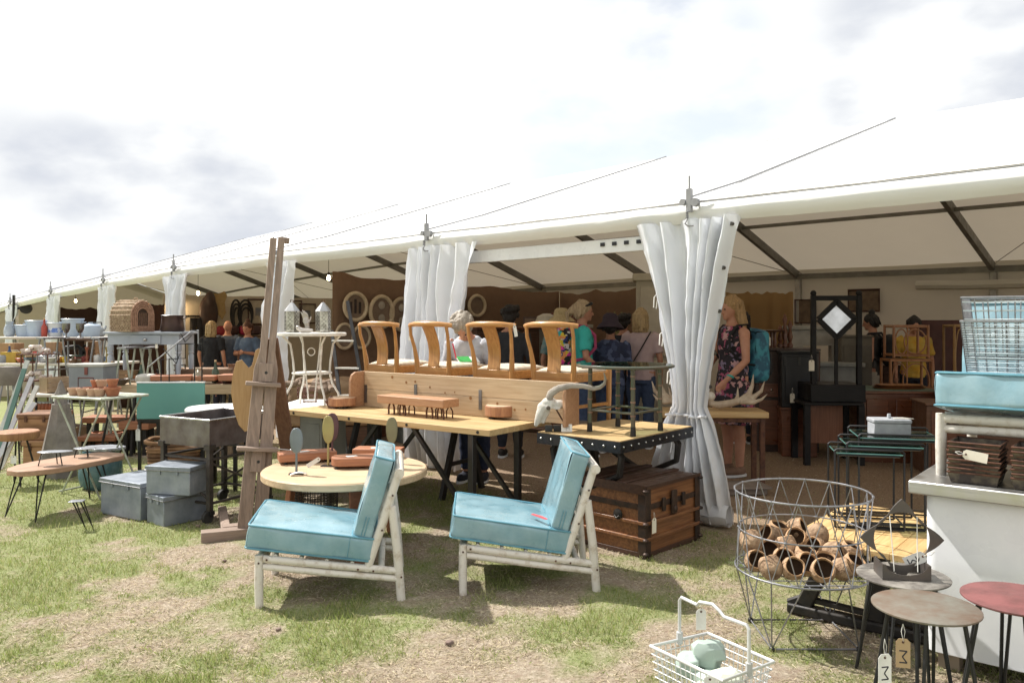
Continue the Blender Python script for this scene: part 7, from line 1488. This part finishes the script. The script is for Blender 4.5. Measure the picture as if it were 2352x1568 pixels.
# ================================================================ PEOPLE
def person(label, loc, face, h=1.66, bend=0, hp=0, hy=0, armL=None, armR=None, hair=(.1, .07, .05), style='short', top=None, sleeve='short', bottom=None, btype='trousers', shoe=None, wide=1.0, skin=None):
    k = h/1.70; rz = math.atan2(face[1], face[0])-math.pi/2; sk = skin or SKIN
    if len(loc) == 2: loc = (loc[0], loc[1], gz(*loc))
    r = thing('person', label, 'person', loc, rz); S = Matrix.Scale(k, 4)
    B = S @ Matrix.Translation((0, 0, .95)) @ Matrix.Rotation(-R(bend), 4, 'X') @ Matrix.Translation((0, 0, -.95))
    Hm = B @ Matrix.Translation((0, 0, 1.49)) @ Matrix.Rotation(R(hy), 4, 'Z') @ Matrix.Rotation(-R(hp), 4, 'X') @ Matrix.Translation((0, 0, -1.49))
    inv = B.inverted()
    def arm(sd, spec, rs, up_to=1.0, q=None, hand=False):
        sh = Vector((sd*.175*wide, 0, 1.365))
        el, wr = (Vector((sd*.235, -.03, 1.10)), Vector((sd*.235, .05, .86))) if spec is None else (Vector(spec[0]), Vector(spec[1]))
        q.M = B
        if up_to >= 1: q.tube([sh+Vector((-sd*.03, 0, .01)), sh, sh.lerp(el, .5), el, el.lerp(wr, .45), wr], [.05*rs, .054*rs, .045*rs, .037*rs, .036*rs, .025*rs], 10)
        else:
            pts = [sh+Vector((-sd*.05, 0, .02)), sh, sh.lerp(el, .4), sh.lerp(el, up_to)]; q.tube(pts, [.058*rs, .062*rs, .057*rs, .056*rs], 10)
        if hand:
            d = (wr-el).normalized(); x = d.cross(Vector((sd, .2, .1))).normalized(); n_ = x.cross(d).normalized()
            q.tube([wr, wr+d*.04, wr+d*.085], [.026, .034, .03], 8, flat=.55)
            for j, (o_, l_) in enumerate(((-.026, .06), (-.009, .072), (.009, .068), (.025, .05))): b_ = wr+d*.08+x*o_; q.tube([b_, b_+d*l_*.5+n_*.006*-sd, b_+d*l_*.9+n_*.024*-sd], [.0095, .0088, .007], 6)
            b_ = wr+d*.03+x*-.026; q.tube([b_, b_+d*.03-x*.02, b_+d*.06-x*.026], [.0105, .0095, .008], 6)
    # one continuous body
    q = MB(); q.M = B; q.loft([((0, 0, .88), .15*wide, .11), ((0, 0, 1.0), .145*wide, .105), ((0, 0, 1.12), .13*wide, .095), ((0, 0, 1.26), .155*wide, .105), ((0, -.01, 1.36), .165*wide, .095), ((0, -.01, 1.415), .11, .075), ((0, 0, 1.45), .058, .06), ((0, .012, 1.53), .05, .055)])
    q.M = Hm; q.ball((0, .012, 1.60), (.073, .092, .105), 16, 12); q.ball((0, .045, 1.545), (.052, .055, .055), 12, 8); q.tube([(0, .098, 1.612), (0, .112, 1.588), (0, .122, 1.573), (0, .1, 1.566)], [.008, .011, .014, .01], 7); q.ball((0, .088, 1.515), (.024, .018, .018), 8, 6)
    for sd in (-1, 1): q.ball((sd*.076, -.002, 1.59), (.011, .02, .03), 8, 6)
    q.ball((0, .098, 1.541), (.022, .008, .007), 8, 6)
    for sd, sp in ((-1, armL), (1, armR)): arm(sd, sp, 1, 1, q, True)
    q.M = S
    for sd in (-1, 1): q.tube([(sd*.08, 0, .95), (sd*.085, 0, .80), (sd*.09, .01, .50), (sd*.09, -.015, .34), (sd*.09, -.01, .09)], [.10, .088, .058, .056, .038], 10); q.ball((sd*.095, .055, .04), (.04, .115, .035), 10, 6)
    q.build('body', sk, r, remesh=.0095)
    # clothes
    q = MB(); q.M = B; a_ = .016
    hem = .84 if btype != 'dress' else .86
    q.loft([((0, 0, hem), .178*wide, .135), ((0, 0, 1.0), .166*wide, .125), ((0, 0, 1.12), .154*wide, .117), ((0, .006, 1.26), .178*wide, .128), ((0, -.006, 1.36), .178*wide, .112), ((0, -.01, 1.425), .105, .085)])
    if sleeve != 'none':
        for sd, sp in ((-1, armL), (1, armR)): arm(sd, sp, 1.18, .75 if sleeve == 'short' else 1.0, q)
    if btype == 'dress':
        q.M = S; q.loft([((0, 0, .50), .27*wide, .22), ((0, 0, .62), .24*wide, .19), ((0, 0, .80), .20*wide, .155), ((0, 0, .95), .172*wide, .13), ((0, 0, 1.02), .158*wide, .118)])
    folds(q.build('dress' if btype == 'dress' else 'top', top, r, remesh=.0115), .03, .13)
    if btype != 'dress':
        q = MB(); q.M = S; q.loft([((0, 0, .80), .175*wide, .13), ((0, 0, .9), .172*wide, .128), ((0, 0, 1.0), .152*wide, .112)])
        zl = .12 if btype == 'trousers' else .52
        for sd in (-1, 1):
            pts = [(sd*.082, 0, .88), (sd*.088, 0, .70), (sd*.092, .01, .52)]; rr = [.10, .092, .07]
            if btype == 'trousers': pts += [(sd*.092, -.01, .34), (sd*.092, -.01, .12)]; rr += [.066, .052]
            q.tube(pts, rr, 12)
        folds(q.build('trousers' if btype == 'trousers' else 'shorts', bottom, r, remesh=.013), .024, .10)
    for sd in (-1, 1):
        q = MB(); q.M = S; q.ball((sd*.095, .052, .045), (.05, .13, .045), 12, 8); q.ball((sd*.093, -.02, .06), (.046, .055, .05), 10, 6); s_o = q.build('shoe', shoe or BLACK, r); q = MB(); q.M = S; q.prism([(sd*.095+.054*math.cos(R(20*j)), .05+.135*math.sin(R(20*j))) for j in range(18)], 0, .022); q.build('sole', WHITEP, s_o)
    hm = mat('hair_%02d%02d%02d' % tuple(int(c*99) for c in hair), hair, tuple(c*.55 for c in hair), rough=.55, wood=2, bump=.4, ws=(3, 40))
    q = MB(); q.M = Hm
    if style != 'none':
        q.ball((0, -.012, 1.632), (.088, .103, .092), 16, 10); q.ball((0, -.045, 1.585), (.082, .072, .09), 12, 8)
        if style == 'long': q.loft([((0, -.055, 1.26), .07, .035), ((0, -.06, 1.36), .10, .05), ((0, -.05, 1.47), .105, .06), ((0, -.04, 1.58), .095, .075)])
        if style == 'bob': q.loft([((0, -.045, 1.42), .085, .05), ((0, -.04, 1.48), .105, .07), ((0, -.03, 1.58), .095, .085)])
        if style == 'pony': q.ball((0, -.125, 1.60), (.032, .04, .035), 8, 6); q.tube([(0, -.13, 1.6), (0, -.17, 1.55), (0, -.16, 1.44)], [.028, .03, .012], 8)
        if style == 'curly':
            for j in range(26): a = j*2.4; q.ball((.08*math.cos(a), -.02+.085*math.sin(a), 1.60+.09*((j*.37) % 1)), .034, 8, 6)
        if style == 'bun': q.ball((0, -.05, 1.735), (.045, .045, .04), 10, 8)
        nl = {'short': 26, 'curly': 0, 'bob': 34, 'long': 34, 'pony': 26, 'bun': 22}.get(style, 0); rsx = random.Random(int(h*1000)+len(label))
        for j in range(nl):
            a = rsx.uniform(.25, math.pi*2-.25)+math.pi/2; zb = {'bob': 1.44, 'long': 1.30}.get(style, 1.53)+rsx.uniform(-.03, .04); f = rsx.uniform(.95, 1.06)
            top = (.02*math.cos(a), -.03+.02*math.sin(a), 1.725); mid = (.09*f*math.cos(a), -.02+.098*f*math.sin(a), 1.64); low = (.088*f*math.cos(a), -.035+.085*f*math.sin(a), max(zb, 1.56)); end = (.098*f*math.cos(a)*rsx.uniform(.9, 1.05), min(.02, -.045+.08*f*math.sin(a)), zb)
            if math.sin(a) > .55: continue
            q.tube([top, mid, low, end], [.008, .012, .0125, .006], 5)
        folds(q.build('hair', hm, r, remesh=.0065), .016, .03, 'hair_locks')
    e = MB(); e.M = Hm
    for sd in (-1, 1): e.ball((sd*.031, .094, 1.605), (.012, .007, .007), 8, 6)
    e.build('eyes', EYE, r)['kind'] = 'stuff'
    r['_'] = 0; del r['_']
    return r, B, Hm
def hat(r, Hm, m, brim=.17, crown=.095, drop_=.03):
    q = MB(); q.M = Hm
    q.lathe([(brim, 1.645-drop_), (brim*.8, 1.65-drop_*.4), (crown+.006, 1.655), (crown, 1.70), (crown*.92, 1.74), (crown*.6, 1.765), (.001, 1.77)], 24, (0, -.01, 0), sy=1.12); return q.build('hat', m, r, solid=.006, ang=60)
def backpack(label, r, B, m, m2=None, sz=(.15, .085, .2), zc=1.20):
    b_ = thing('backpack', label, 'backpack', r.location, r.rotation_euler.z, group=None); q = MB(); q.M = B
    q.pillow((0, -.135-sz[1], zc), sz, .055, .02, None, 3, .02, 7); q.build('bag', m, b_, ang=60, weld=True); q = MB(); q.M = B; q.pillow((0, -.145-sz[1]*2, zc-sz[2]*.35), (sz[0]*.8, .03, sz[2]*.45), .028, .01, None, 5, .01, 5); q.build('pocket', m2 or m, b_, ang=60, weld=True)
    for sd in (-1, 1): q = MB(); q.M = B; q.tube([(sd*.09, -.15, zc+.15), (sd*.105, -.09, 1.44), (sd*.11, .03, 1.43), (sd*.115, .125, 1.33), (sd*.13, .13, 1.2), (sd*.16, .02, 1.08), (sd*.13, -.15, 1.05)], .018, 6, flat=.5); q.build('strap', m2 or m, b_)
    return b_
JEAN = mat('navy_jeans', (.022, .03, .065), (.014, .02, .045), rough=.9, scale=40); JEANB = mat('blue_jeans', (.06, .09, .17), (.04, .065, .13), rough=.9, scale=40); NAVY = mat('navy_cloth', (.022, .026, .04), rough=.9)
GREYH = (.40, .34, .27); BLOND = (.50, .36, .19); DARKH = (.018, .014, .012)
LGREY = mat('pale_grey_knit', (.48, .49, .52), (.40, .41, .45), rough=.9, scale=14, bump=.1)
p1, B1, H1 = person('grey haired woman in a pale grey top bent over writing with a red pen', (-.345, 7.33), (-.35, -1), 1.62, bend=24, hp=38, hy=10, armL=((-.25, .10, 1.10), (-.12, .34, 1.08)), armR=((.25, .12, 1.10), (.10, .36, 1.08)), hair=GREYH, style='curly', top=LGREY, sleeve='long', bottom=JEAN, shoe=mat('navy_sneaker', (.02, .022, .035), rough=.7))
d = 6.85; pb_ = Vector((px(1075, d), d, pz(828, d))); r = thing('notepad', 'green and white notepad held by the grey haired woman', 'notepad', pb_, R(20)); r.rotation_euler.x = R(20); MB().bb((-.09, -.06, 0), (.09, .06, .012)).build('pages', wtag, r); MB().bb((-.09, -.06, .0125), (.02, .06, .016)).build('cover', mat('green_cover', (.05, .35, .08), rough=.5), r)
solo('pen', MB().tube([(0, 0, 0), (-.03, -.01, .13)], .006, 6), mat('red_pen', (.65, .05, .1), rough=.4), 'red pen in the hand of the grey haired woman', 'pen', pb_+Vector((-.10, -.02, .02)))
person('dark haired man in a charcoal shirt standing behind the grey haired woman', (px(1172, 8.6), 8.6), (.2, 1), 1.63, hair=DARKH, style='curly', top=mat('charcoal_shirt', (.04, .042, .048), rough=.9), sleeve='long', bottom=NAVY)
ps, Bs, Hs = person('person in a straw sun hat between the two right oak chairs', (px(1290, 9.4), 9.4), (.3, 1), 1.56, hair=(.2, .1, .06), style='bob', top=mat('teal_print', (.05, .22, .25), (.3, .3, .28), rough=.9, scale=16), bottom=NAVY)
hat(ps, Hs, mat('straw', (.52, .42, .24), (.4, .31, .17), rough=.85, scale=40, bump=.2), .18, .095, .05)
TEALS = mat('turquoise_tee', (.055, .50, .46), (.045, .42, .39), rough=.85, scale=10)
pt_, Bt, Ht = person('woman in a turquoise T-shirt with sunglasses on her pale hair, in profile', (px(1336, 8.7), 8.7), (1, .1), 1.68, hp=8, armL=((-.24, .02, 1.1), (-.14, .18, .98)), armR=((.25, .0, 1.1), (.2, .16, .95)), hair=(.55, .42, .27), style='pony', top=TEALS, bottom=JEANB)
q = MB(); q.M = Ht; q.tube([(-.085, .0, 1.65), (-.06, .07, 1.69), (0, .085, 1.70), (.06, .07, 1.69), (.085, 0, 1.65)], [.008, .018, .012, .018, .008], 6); q.build('sunglasses', BLACK, pt_)
FLOR = patch_mat('bright_floral', [(.75, .06, .35), (.02, .02, .03), (.7, .55, .05), (.05, .4, .4), (.02, .02, .02), (.75, .3, .1), (.65, .6, .6), (.03, .05, .2)], 22)
backpack('brightly flowered backpack worn by the woman in the turquoise T-shirt', pt_, Bt, FLOR, mat('pack_pink', (.5, .08, .2), rough=.8))
NFL = patch_mat('navy_floral', [(.025, .035, .085), (.03, .04, .1), (.09, .12, .22), (.02, .03, .07), (.05, .07, .15)], 16)
ph2, Bh, Hh = person('person in a navy flowered shirt and dark sun hat, seen from behind', (px(1400, 8.9), 8.9), (.25, 1), 1.50, bend=8, armR=((.26, .0, 1.1), (.26, .14, .92)), hair=DARKH, style='short', top=NFL, sleeve='long', bottom=JEANB, wide=1.15, shoe=mat('blue_shoe', (.03, .05, .12), rough=.8))
hat(ph2, Hh, mat('aubergine_hat', (.055, .04, .058), rough=.9), .175, .098, .07)
person('dark haired shopper half hidden behind the navy flowered shirt', (px(1432, 9.9), 9.9), (.4, 1), 1.55, hair=DARKH, style='curly', top=NAVY, bottom=NAVY)
PINK = mat('pale_pink_top', (.56, .44, .45), (.5, .38, .4), rough=.9)
pp2, Bp, Hp = person('blonde woman in a pale pink top and blue jeans, seen from behind', (px(1472, 9.2), 9.2), (.25, 1), 1.60, hair=BLOND, style='bob', top=PINK, bottom=JEANB)
q = MB(); q.M = Bp; q.tube([(-.12, -.13, 1.0), (.0, -.145, 1.2), (.11, -.10, 1.40), (.12, .02, 1.43)], .009, 5); q.build('bag_strap', BLACK, pp2)
DFL = patch_mat('dark_floral', [(.02, .016, .022), (.025, .018, .025), (.015, .012, .018), (.35, .08, .15), (.02, .016, .022), (.5, .3, .3), (.018, .014, .02), (.2, .16, .24)], 26)
pd2, Bd, Hd = person('woman in a sleeveless dark flowered dress with a turquoise wristband', (px(1683, 7.65), 7.65), (-.9, -.35), 1.70, hp=12, armL=((-.24, .03, 1.1), (-.17, .20, .92)), armR=((.24, .03, 1.12), (.16, .24, .95)), hair=(.42, .27, .13), style='long', top=DFL, sleeve='none', bottom=None, btype='dress', shoe=mat('sandal', (.2, .12, .08), rough=.7))
q = MB(); q.M = Bd; q.tube([(-.185+.03*math.cos(R(30*k)), .165+.022*math.sin(R(30*k)), .955+.012*math.sin(R(30*k))) for k in range(12)], .011, 6, closed=True); q.build('wristband', mat('turq_band', (.05, .5, .45), rough=.5), pd2)
backpack('turquoise and black backpack worn by the woman in the dark flowered dress', pd2, Bd, mat('pack_turquoise', (.06, .30, .40), (.03, .12, .2), rough=.6, scale=7, lo=.45, hi=.55), mat('pack_black', (.015, .015, .018), rough=.7), (.16, .10, .24), 1.14)
person('dark haired shopper behind the turquoise backpack', (px(1705, 9.6), 9.6), (.3, 1), 1.58, hair=DARKH, style='bob', top=NAVY, bottom=NAVY)
pk, Bk, Hk = person('shopper in a sleeveless black top and cream skirt at the back right', (px(2005, 10.4), 10.4), (-.8, .6), 1.55, hp=15, hair=DARKH, style='bun', top=BLACK, sleeve='none', bottom=mat('cream_skirt', (.4, .36, .3), rough=.9), btype='shorts')
backpack('black backpack on the shopper at the back right', pk, Bk, mat('pack_black', (.015, .015, .018), rough=.7))
person('shopper in a yellow top behind the rattan hoop shelves', (px(2098, 10.1), 10.1), (-.3, -1), 1.52, hp=25, hair=DARKH, style='short', top=mat('yellow_top', (.55, .30, .03), (.5, .38, .1), rough=.9), bottom=NAVY)
person('blonde woman in a black top seen from behind at the left stall', (px(487, 13.3), 13.3), (.1, 1), 1.52, hair=BLOND, style='bob', top=mat('black_tee', (.02, .021, .026), rough=.9), bottom=NAVY)
person('balding man in a grey blue shirt seen from behind at the left stall', (px(523, 13.6), 13.6), (.15, 1), 1.54, hair=(.3, .2, .15), style='none', top=mat('grey_blue_shirt', (.11, .135, .185), rough=.9), bottom=NAVY, wide=1.12)
person('woman with dark hair facing out, hands together, at the left stall', (px(570, 13.4), 13.4), (-.2, -1), 1.50, hp=14, armL=((-.25, .04, 1.1), (-.05, .22, 1.14)), armR=((.25, .04, 1.1), (.05, .22, 1.14)), hair=(.09, .035, .02), style='bun', top=mat('denim_pinafore', (.10, .15, .24), rough=.9), bottom=JEANB)
# ================================================================ SMALL WARES CROWDING THE LEFT STALL
def ware(kind, c, u, d, z, lb, k=1.0, rough=.4, metal=0):
    m = mat('ware_%s_%d' % (kind, int(c[0]*999+c[1]*99+c[2]*9)), c, rough=rough, metal=metal); r = thing(kind, lb, kind.replace('_', ' '), (px(u, d), d, z+.002), (u*.37) % 6.28)
    if kind == 'bottle': MB().lathe([(.03*k, 0), (.032*k, .01), (.032*k, .11*k), (.012*k, .15*k), (.011*k, .19*k), (.014*k, .195*k), (.001, .196*k)], 12).build('body', m, r); MB().cyl((0, 0, .196*k), (0, 0, .215*k), .010*k, n=8).build('stopper', KRAFT, r)
    elif kind == 'jar': MB().lathe([(.04*k, 0), (.045*k, .01), (.045*k, .08*k), (.035*k, .095*k), (.001, .096*k)], 14).build('body', m, r); MB().cyl((0, 0, .0965*k), (0, 0, .115*k), .036*k, n=12).build('lid', GREYM, r)
    elif kind == 'jug': MB().lathe([(.04*k, 0), (.055*k, .03*k), (.05*k, .09*k), (.032*k, .13*k), (.04*k, .16*k), (.034*k, .16*k), (.001, .1*k)], 14).build('body', m, r); MB().tube([(.04*k, 0, .14*k), (.085*k, 0, .12*k), (.085*k, 0, .06*k), (.05*k, 0, .04*k)], .008*k, 6).build('handle', m, r)
    elif kind == 'bowl': MB().lathe([(.03*k, 0), (.06*k, .025*k), (.085*k, .06*k), (.08*k, .06*k), (.05*k, .025*k), (.001, .012*k)], 18).build('body', m, r); MB().tube([(.083*k*math.cos(R(20*j)), .083*k*math.sin(R(20*j)), .06*k) for j in range(18)], .004*k, 5, closed=True).build('rim', m, r)
    elif kind == 'book_stack':
        for j in range(4): MB().box((.006*math.sin(j*3), .004*math.cos(j*2), .0125+.024*j), (.16*k-.01*j, .11*k, .023), rz=.1*math.sin(j*4)).build('book', mat('bookc_%d' % ((j*3+int(u)) % 5), ((.25, .08, .06), (.1, .13, .16), (.42, .36, .26), (.07, .1, .07), (.3, .2, .1))[(j*3+int(u)) % 5], rough=.7), r, bev=.002)
    elif kind == 'crate':
        for y in (-1, 1):
            for j in range(3): MB().bb((-.17*k, y*.11*k-.006, .01+.055*j), (.17*k, y*.11*k+.006, .055+.055*j)).build('slat', m, r)
        for x in (-1, 1): MB().bb((x*.17*k-.006, -.103*k, 0), (x*.17*k+.006, .103*k, .165)).build('end_board', m, r)
        MB().bb((-.164*k, -.104*k, .004), (.164*k, .104*k, .012)).build('floor', m, r)
    elif kind == 'candlestick': MB().lathe([(.05*k, 0), (.045*k, .012), (.012*k, .03), (.018*k, .08*k), (.01*k, .12*k), (.02*k, .18*k), (.03*k, .2*k), (.016*k, .205*k), (.001, .206*k)], 12).build('stem', m, r); MB().cyl((0, 0, .206*k), (0, 0, .27*k), .01*k, n=8).build('candle', WCL, r)
    elif kind == 'kettle': MB().lathe([(.06*k, 0), (.075*k, .02), (.07*k, .08*k), (.03*k, .11*k), (.001, .115*k)], 16).build('body', m, r); MB().tube([(.05*k, 0, .05*k), (.1*k, 0, .08*k), (.115*k, 0, .11*k)], [.018*k, .012*k, .009*k], 7).build('spout', m, r); MB().tube([(-.06*k, 0, .08*k), (-.05*k, 0, .15*k), (.05*k, 0, .15*k), (.06*k, 0, .08*k)], .006*k, 6).build('handle', BLACK, r)
    elif kind == 'fan': MB().lathe([(.05*k, 0), (.045*k, .015), (.01, .03), (.01, .09*k), (.001, .1*k)], 14).build('base', m, r); MB().tube([(.08*k*math.cos(R(20*j)), 0, .17*k+.08*k*math.sin(R(20*j))) for j in range(18)], .006, 5, closed=True).build('guard', m, r)
    elif kind == 'scale': MB().bb((-.07*k, -.05*k, 0), (.07*k, .05*k, .12*k)).build('body', m, r, bev=.01); MB().lathe([(.03, .13*k), (.09*k, .15*k), (.085*k, .155*k), (.001, .135*k)], 16).build('pan', GREYM, r); MB().cyl((0, -.052*k, .07*k), (0, -.048*k, .07*k), .04*k, n=14).build('dial', wtag, r)
    return r
zL = lz_; dL = ld-.08
WL = [('bottle', (.03, .07, .2), 22, dL, zL, 'cobalt blue bottle at the left of the lower trestle', 1.1), ('jug', (.62, .6, .55), 34, dL+.1, zL, 'cream jug next to the cobalt bottle on the lower trestle', 1), ('bowl', (.45, .12, .05), 52, dL-.05, zL, 'brick red bowl on the lower trestle behind the shell stand', 1), ('jar', (.1, .16, .1), 64, dL+.12, zL, 'bottle green jar on the lower trestle behind the shell stand', 1.1), ('kettle', (.4, .4, .42), 104, dL, zL, 'silver kettle on the lower trestle right of the shell stand', 1.1), ('bowl', (.7, .68, .64), 119, dL-.1, zL, 'white bowl on the lower trestle below the ornamented bucket', 1.1),
 ('book_stack', (0, 0, 0), 184, dL+.05, zL, 'stack of four old books on the lower trestle beside the red tin', 1), ('bottle', (.16, .08, .03), 214, dL, zL, 'amber bottle at the right of the lower trestle', 1), ('candlestick', (.35, .27, .1), 246, dL-.05, zL, 'brass candlestick at the right end of the lower trestle', 1), ('scale', (.5, .1, .08), 90, dL+.2, zL, 'red kitchen scale with grey pan behind the shell stand', 1.2), ('fan', (.12, .15, .17), 210, dL+.2, zL, 'dark desk fan behind the amber bottle', 1.3),
 ('crate', (.30, .19, .1), 280, 9.35, cz0, 'slatted wooden crate between the console legs', 1), ('jar', (.5, .2, .08), 300, 9.3, cz0, 'orange glazed jar between the console legs', 1.3), ('bowl', (.2, .22, .25), 345, 9.3, cz0, 'slate blue bowl under the console table', 1.3), ('book_stack', (0, 0, 0), 385, 9.35, cz0, 'stack of four old books under the right end of the console', 1), ('candlestick', (.2, .19, .18), 405, 9.3, cz0, 'pewter candlestick under the right end of the console', 1.2), ('bottle', (.08, .13, .09), 325, 9.4, cz0, 'dark green bottle under the middle of the console', 1.2),
 ('jug', (.3, .32, .36), 268, 8.8, pz(905.5, 8.55), 'grey jug beside the deed box', .9), ('bowl', (.13, .09, .07), 280, 8.75, pz(884, 8.73), 'dark wooden bowl at the left end of the beam bench', 1.0), ('crate', (.36, .25, .15), 130, 8.8, pz(905.5, 8.55), 'pale slatted crate left of the deed box', .8), ('jar', (.45, .42, .36), 108, 8.75, pz(905.5, 8.55), 'stone coloured jar behind the obelisk', 1.1),
 ('kettle', (.06, .055, .055), 420, 9.55, pz(872, 9.6), 'black iron kettle left of the dough trough', 1.2), ('jug', (.24, .12, .07), 532, 9.55, pz(872, 9.6), 'brown stoneware jug right of the dough trough', 1.2)]
U_ = uz
WL += [('jug', (.35, .4, .46), 22, ud+.05, U_, 'grey blue jug at the left end of the enamel tub row', 1.3), ('bottle', (.4, .06, .04), 102, ud-.02, U_, 'red bottle between the large blue tub and the ornamented bucket', 1.2), ('kettle', (.3, .33, .36), 224, ud+.1, U_, 'grey kettle right of the enamel churn', 1.3), ('book_stack', (0, 0, 0), 70, dL-.12, zL, 'low stack of books in front of the shell stand on the lower trestle', .9), ('jar', (.35, .33, .28), 130, dL+.18, zL, 'stone jar behind the white bowl on the lower trestle', 1.2), ('candlestick', (.3, .1, .06), 200, dL-.1, zL, 'red candlestick beside the red tin on the lower trestle', 1), ('bowl', (.16, .2, .14), 150, dL+.2, zL, 'green bowl behind the yellow jar on the lower trestle', 1.3),
 ('bottle', (.3, .32, .3), 258, 9.25, cz0, 'clear grey bottle at the left leg of the console', 1.3), ('kettle', (.3, .09, .05), 362, 9.25, cz0, 'rust red kettle under the console drawer', 1.2), ('bowl', (.55, .5, .42), 315, 9.15, cz0, 'cream bowl in front of the dark green bottle under the console', 1.2),
 ('jug', (.5, .44, .34), 455, 8.9, bzz, 'cream jug on the beam bench behind the red blocks', 1.1), ('book_stack', (0, 0, 0), 520, 9.02, bzz, 'stack of old books on the beam bench behind the dark edged block', 1.1), ('bottle', (.06, .09, .06), 495, 9.05, bzz, 'dark bottle on the beam bench behind the middle red block', 1.2)]
for w in WL: ware(*w)
# crates and baskets on the grass under the stall tables
for i, (u, d, c, lb, k) in enumerate(((215, 9.0, (.2, .13, .08), 'dark slatted crate on the grass under the pale green table', 1.3), (300, 9.6, (.26, .17, .1), 'slatted crate on the grass far under the console trestle', 1.4), (90, 9.8, (.15, .11, .08), 'dark crate on the grass below the shell stand', 1.4), (395, 9.9, (.28, .2, .13), 'light slatted crate on the grass under the right end of the console trestle', 1.6), (160, 10.2, (.3, .2, .13), 'pale crate on the grass under the lower trestle', 1.5), (430, 9.2, (.12, .09, .07), 'dark crate on the grass under the beam bench', 1.5), (530, 9.0, (.22, .15, .1), 'brown crate on the grass behind the oval white table', 1.4))):
    x = px(u, d); ware('crate', c, u, d, gz(x, d), lb, k)
for i, (u, d, lb) in enumerate(((255, 9.2, 'terracotta pot row pot on the grass, nearest the teal table'), (238, 9.25, 'terracotta pot on the grass left of the one nearest the teal table'), (112, 8.3, 'orange terracotta pot on the grass beside the plywood chest'))):
    x = px(u, d); pot((x, d, gz(x, d)), .09, .12, .2, lb.replace('pot row pot', 'pot'), None, 'terracotta pots on the grass')
# tin row with fringe: shelf of brown glass jars behind the hamper
for k in range(5): ware('jar', (.30+.02*k, .09, .03), 88+8*k, 8.9, pz(945, 8.9), 'amber red glass jar on the low rack behind the obelisk, %s' % ('first from the left', 'second from the left', 'middle one', 'second from the right', 'first from the right')[k], .95)
table('low dark rack holding the amber red jars behind the obelisk', 78, 132, 945.5, 8.8, .3, pz(945, 8.9), DARKWOOD, BLACK)
cb_ = Vector((*do, 0))-dxv*.26+dyv*.52
ot = thing('cloth_bundle', 'rust orange cloth bundle standing behind the rightmost oak chairs', 'cloth', (cb_.x, cb_.y, dz_+.002), 0); MB().loft([((0, 0, 0), .07, .05), ((0, 0, .2), .075, .055), ((.01, 0, .36), .06, .05), ((.01, 0, .45), .03, .03)], 12).build('bundle', mat('rust_cloth', (.45, .1, .03), rough=.9, bump=.3), ot); MB().tube([(.06*math.cos(R(30*j)), .048*math.sin(R(30*j)), .38) for j in range(12)], .008, 5, closed=True).build('tie', STRING, ot)
# folded silver A-frame trestles standing among the left tables
for i, (u, d, h_, lb) in enumerate(((118, 10.0, 1.0, 'silver A frame trestle between the shell stand and the sewing machine'), (300, 9.0, .95, 'silver A frame trestle in front of the console legs'), (235, 9.9, 1.0, 'silver A frame trestle under the enamel churn'), (345, 9.75, .9, 'silver A frame trestle behind the middle of the console'))):
    x = px(u, d); z0_ = gz(x, d); r = thing('a_frame_trestle', lb, 'trestle', (x, d, z0_), R(6*i-8), group='silver folding trestles among the left tables'); hh = pz(778 if i % 2 == 0 else 800, d)-z0_
    for y in (-.2, .2):
        for sx in (-1, 1): MB().tube([(sx*.03, y*.8, hh), (sx*.2, y, 0)], .012, 6).build('leg', GRN if i % 2 else WIRE, r)
    for sx in (-1, 1):
        for f in (.3, .7): MB().tube([(sx*(.2-.17*f), -.2+.04*f, hh*f), (sx*(.2-.17*f), .2-.04*f, hh*f)], .009, 5).build('cross_bar', WIRE, r)
    MB().bb((-.05, -.2, hh), (.05, .2, hh+.02)).build('head_bar', WIRE, r)
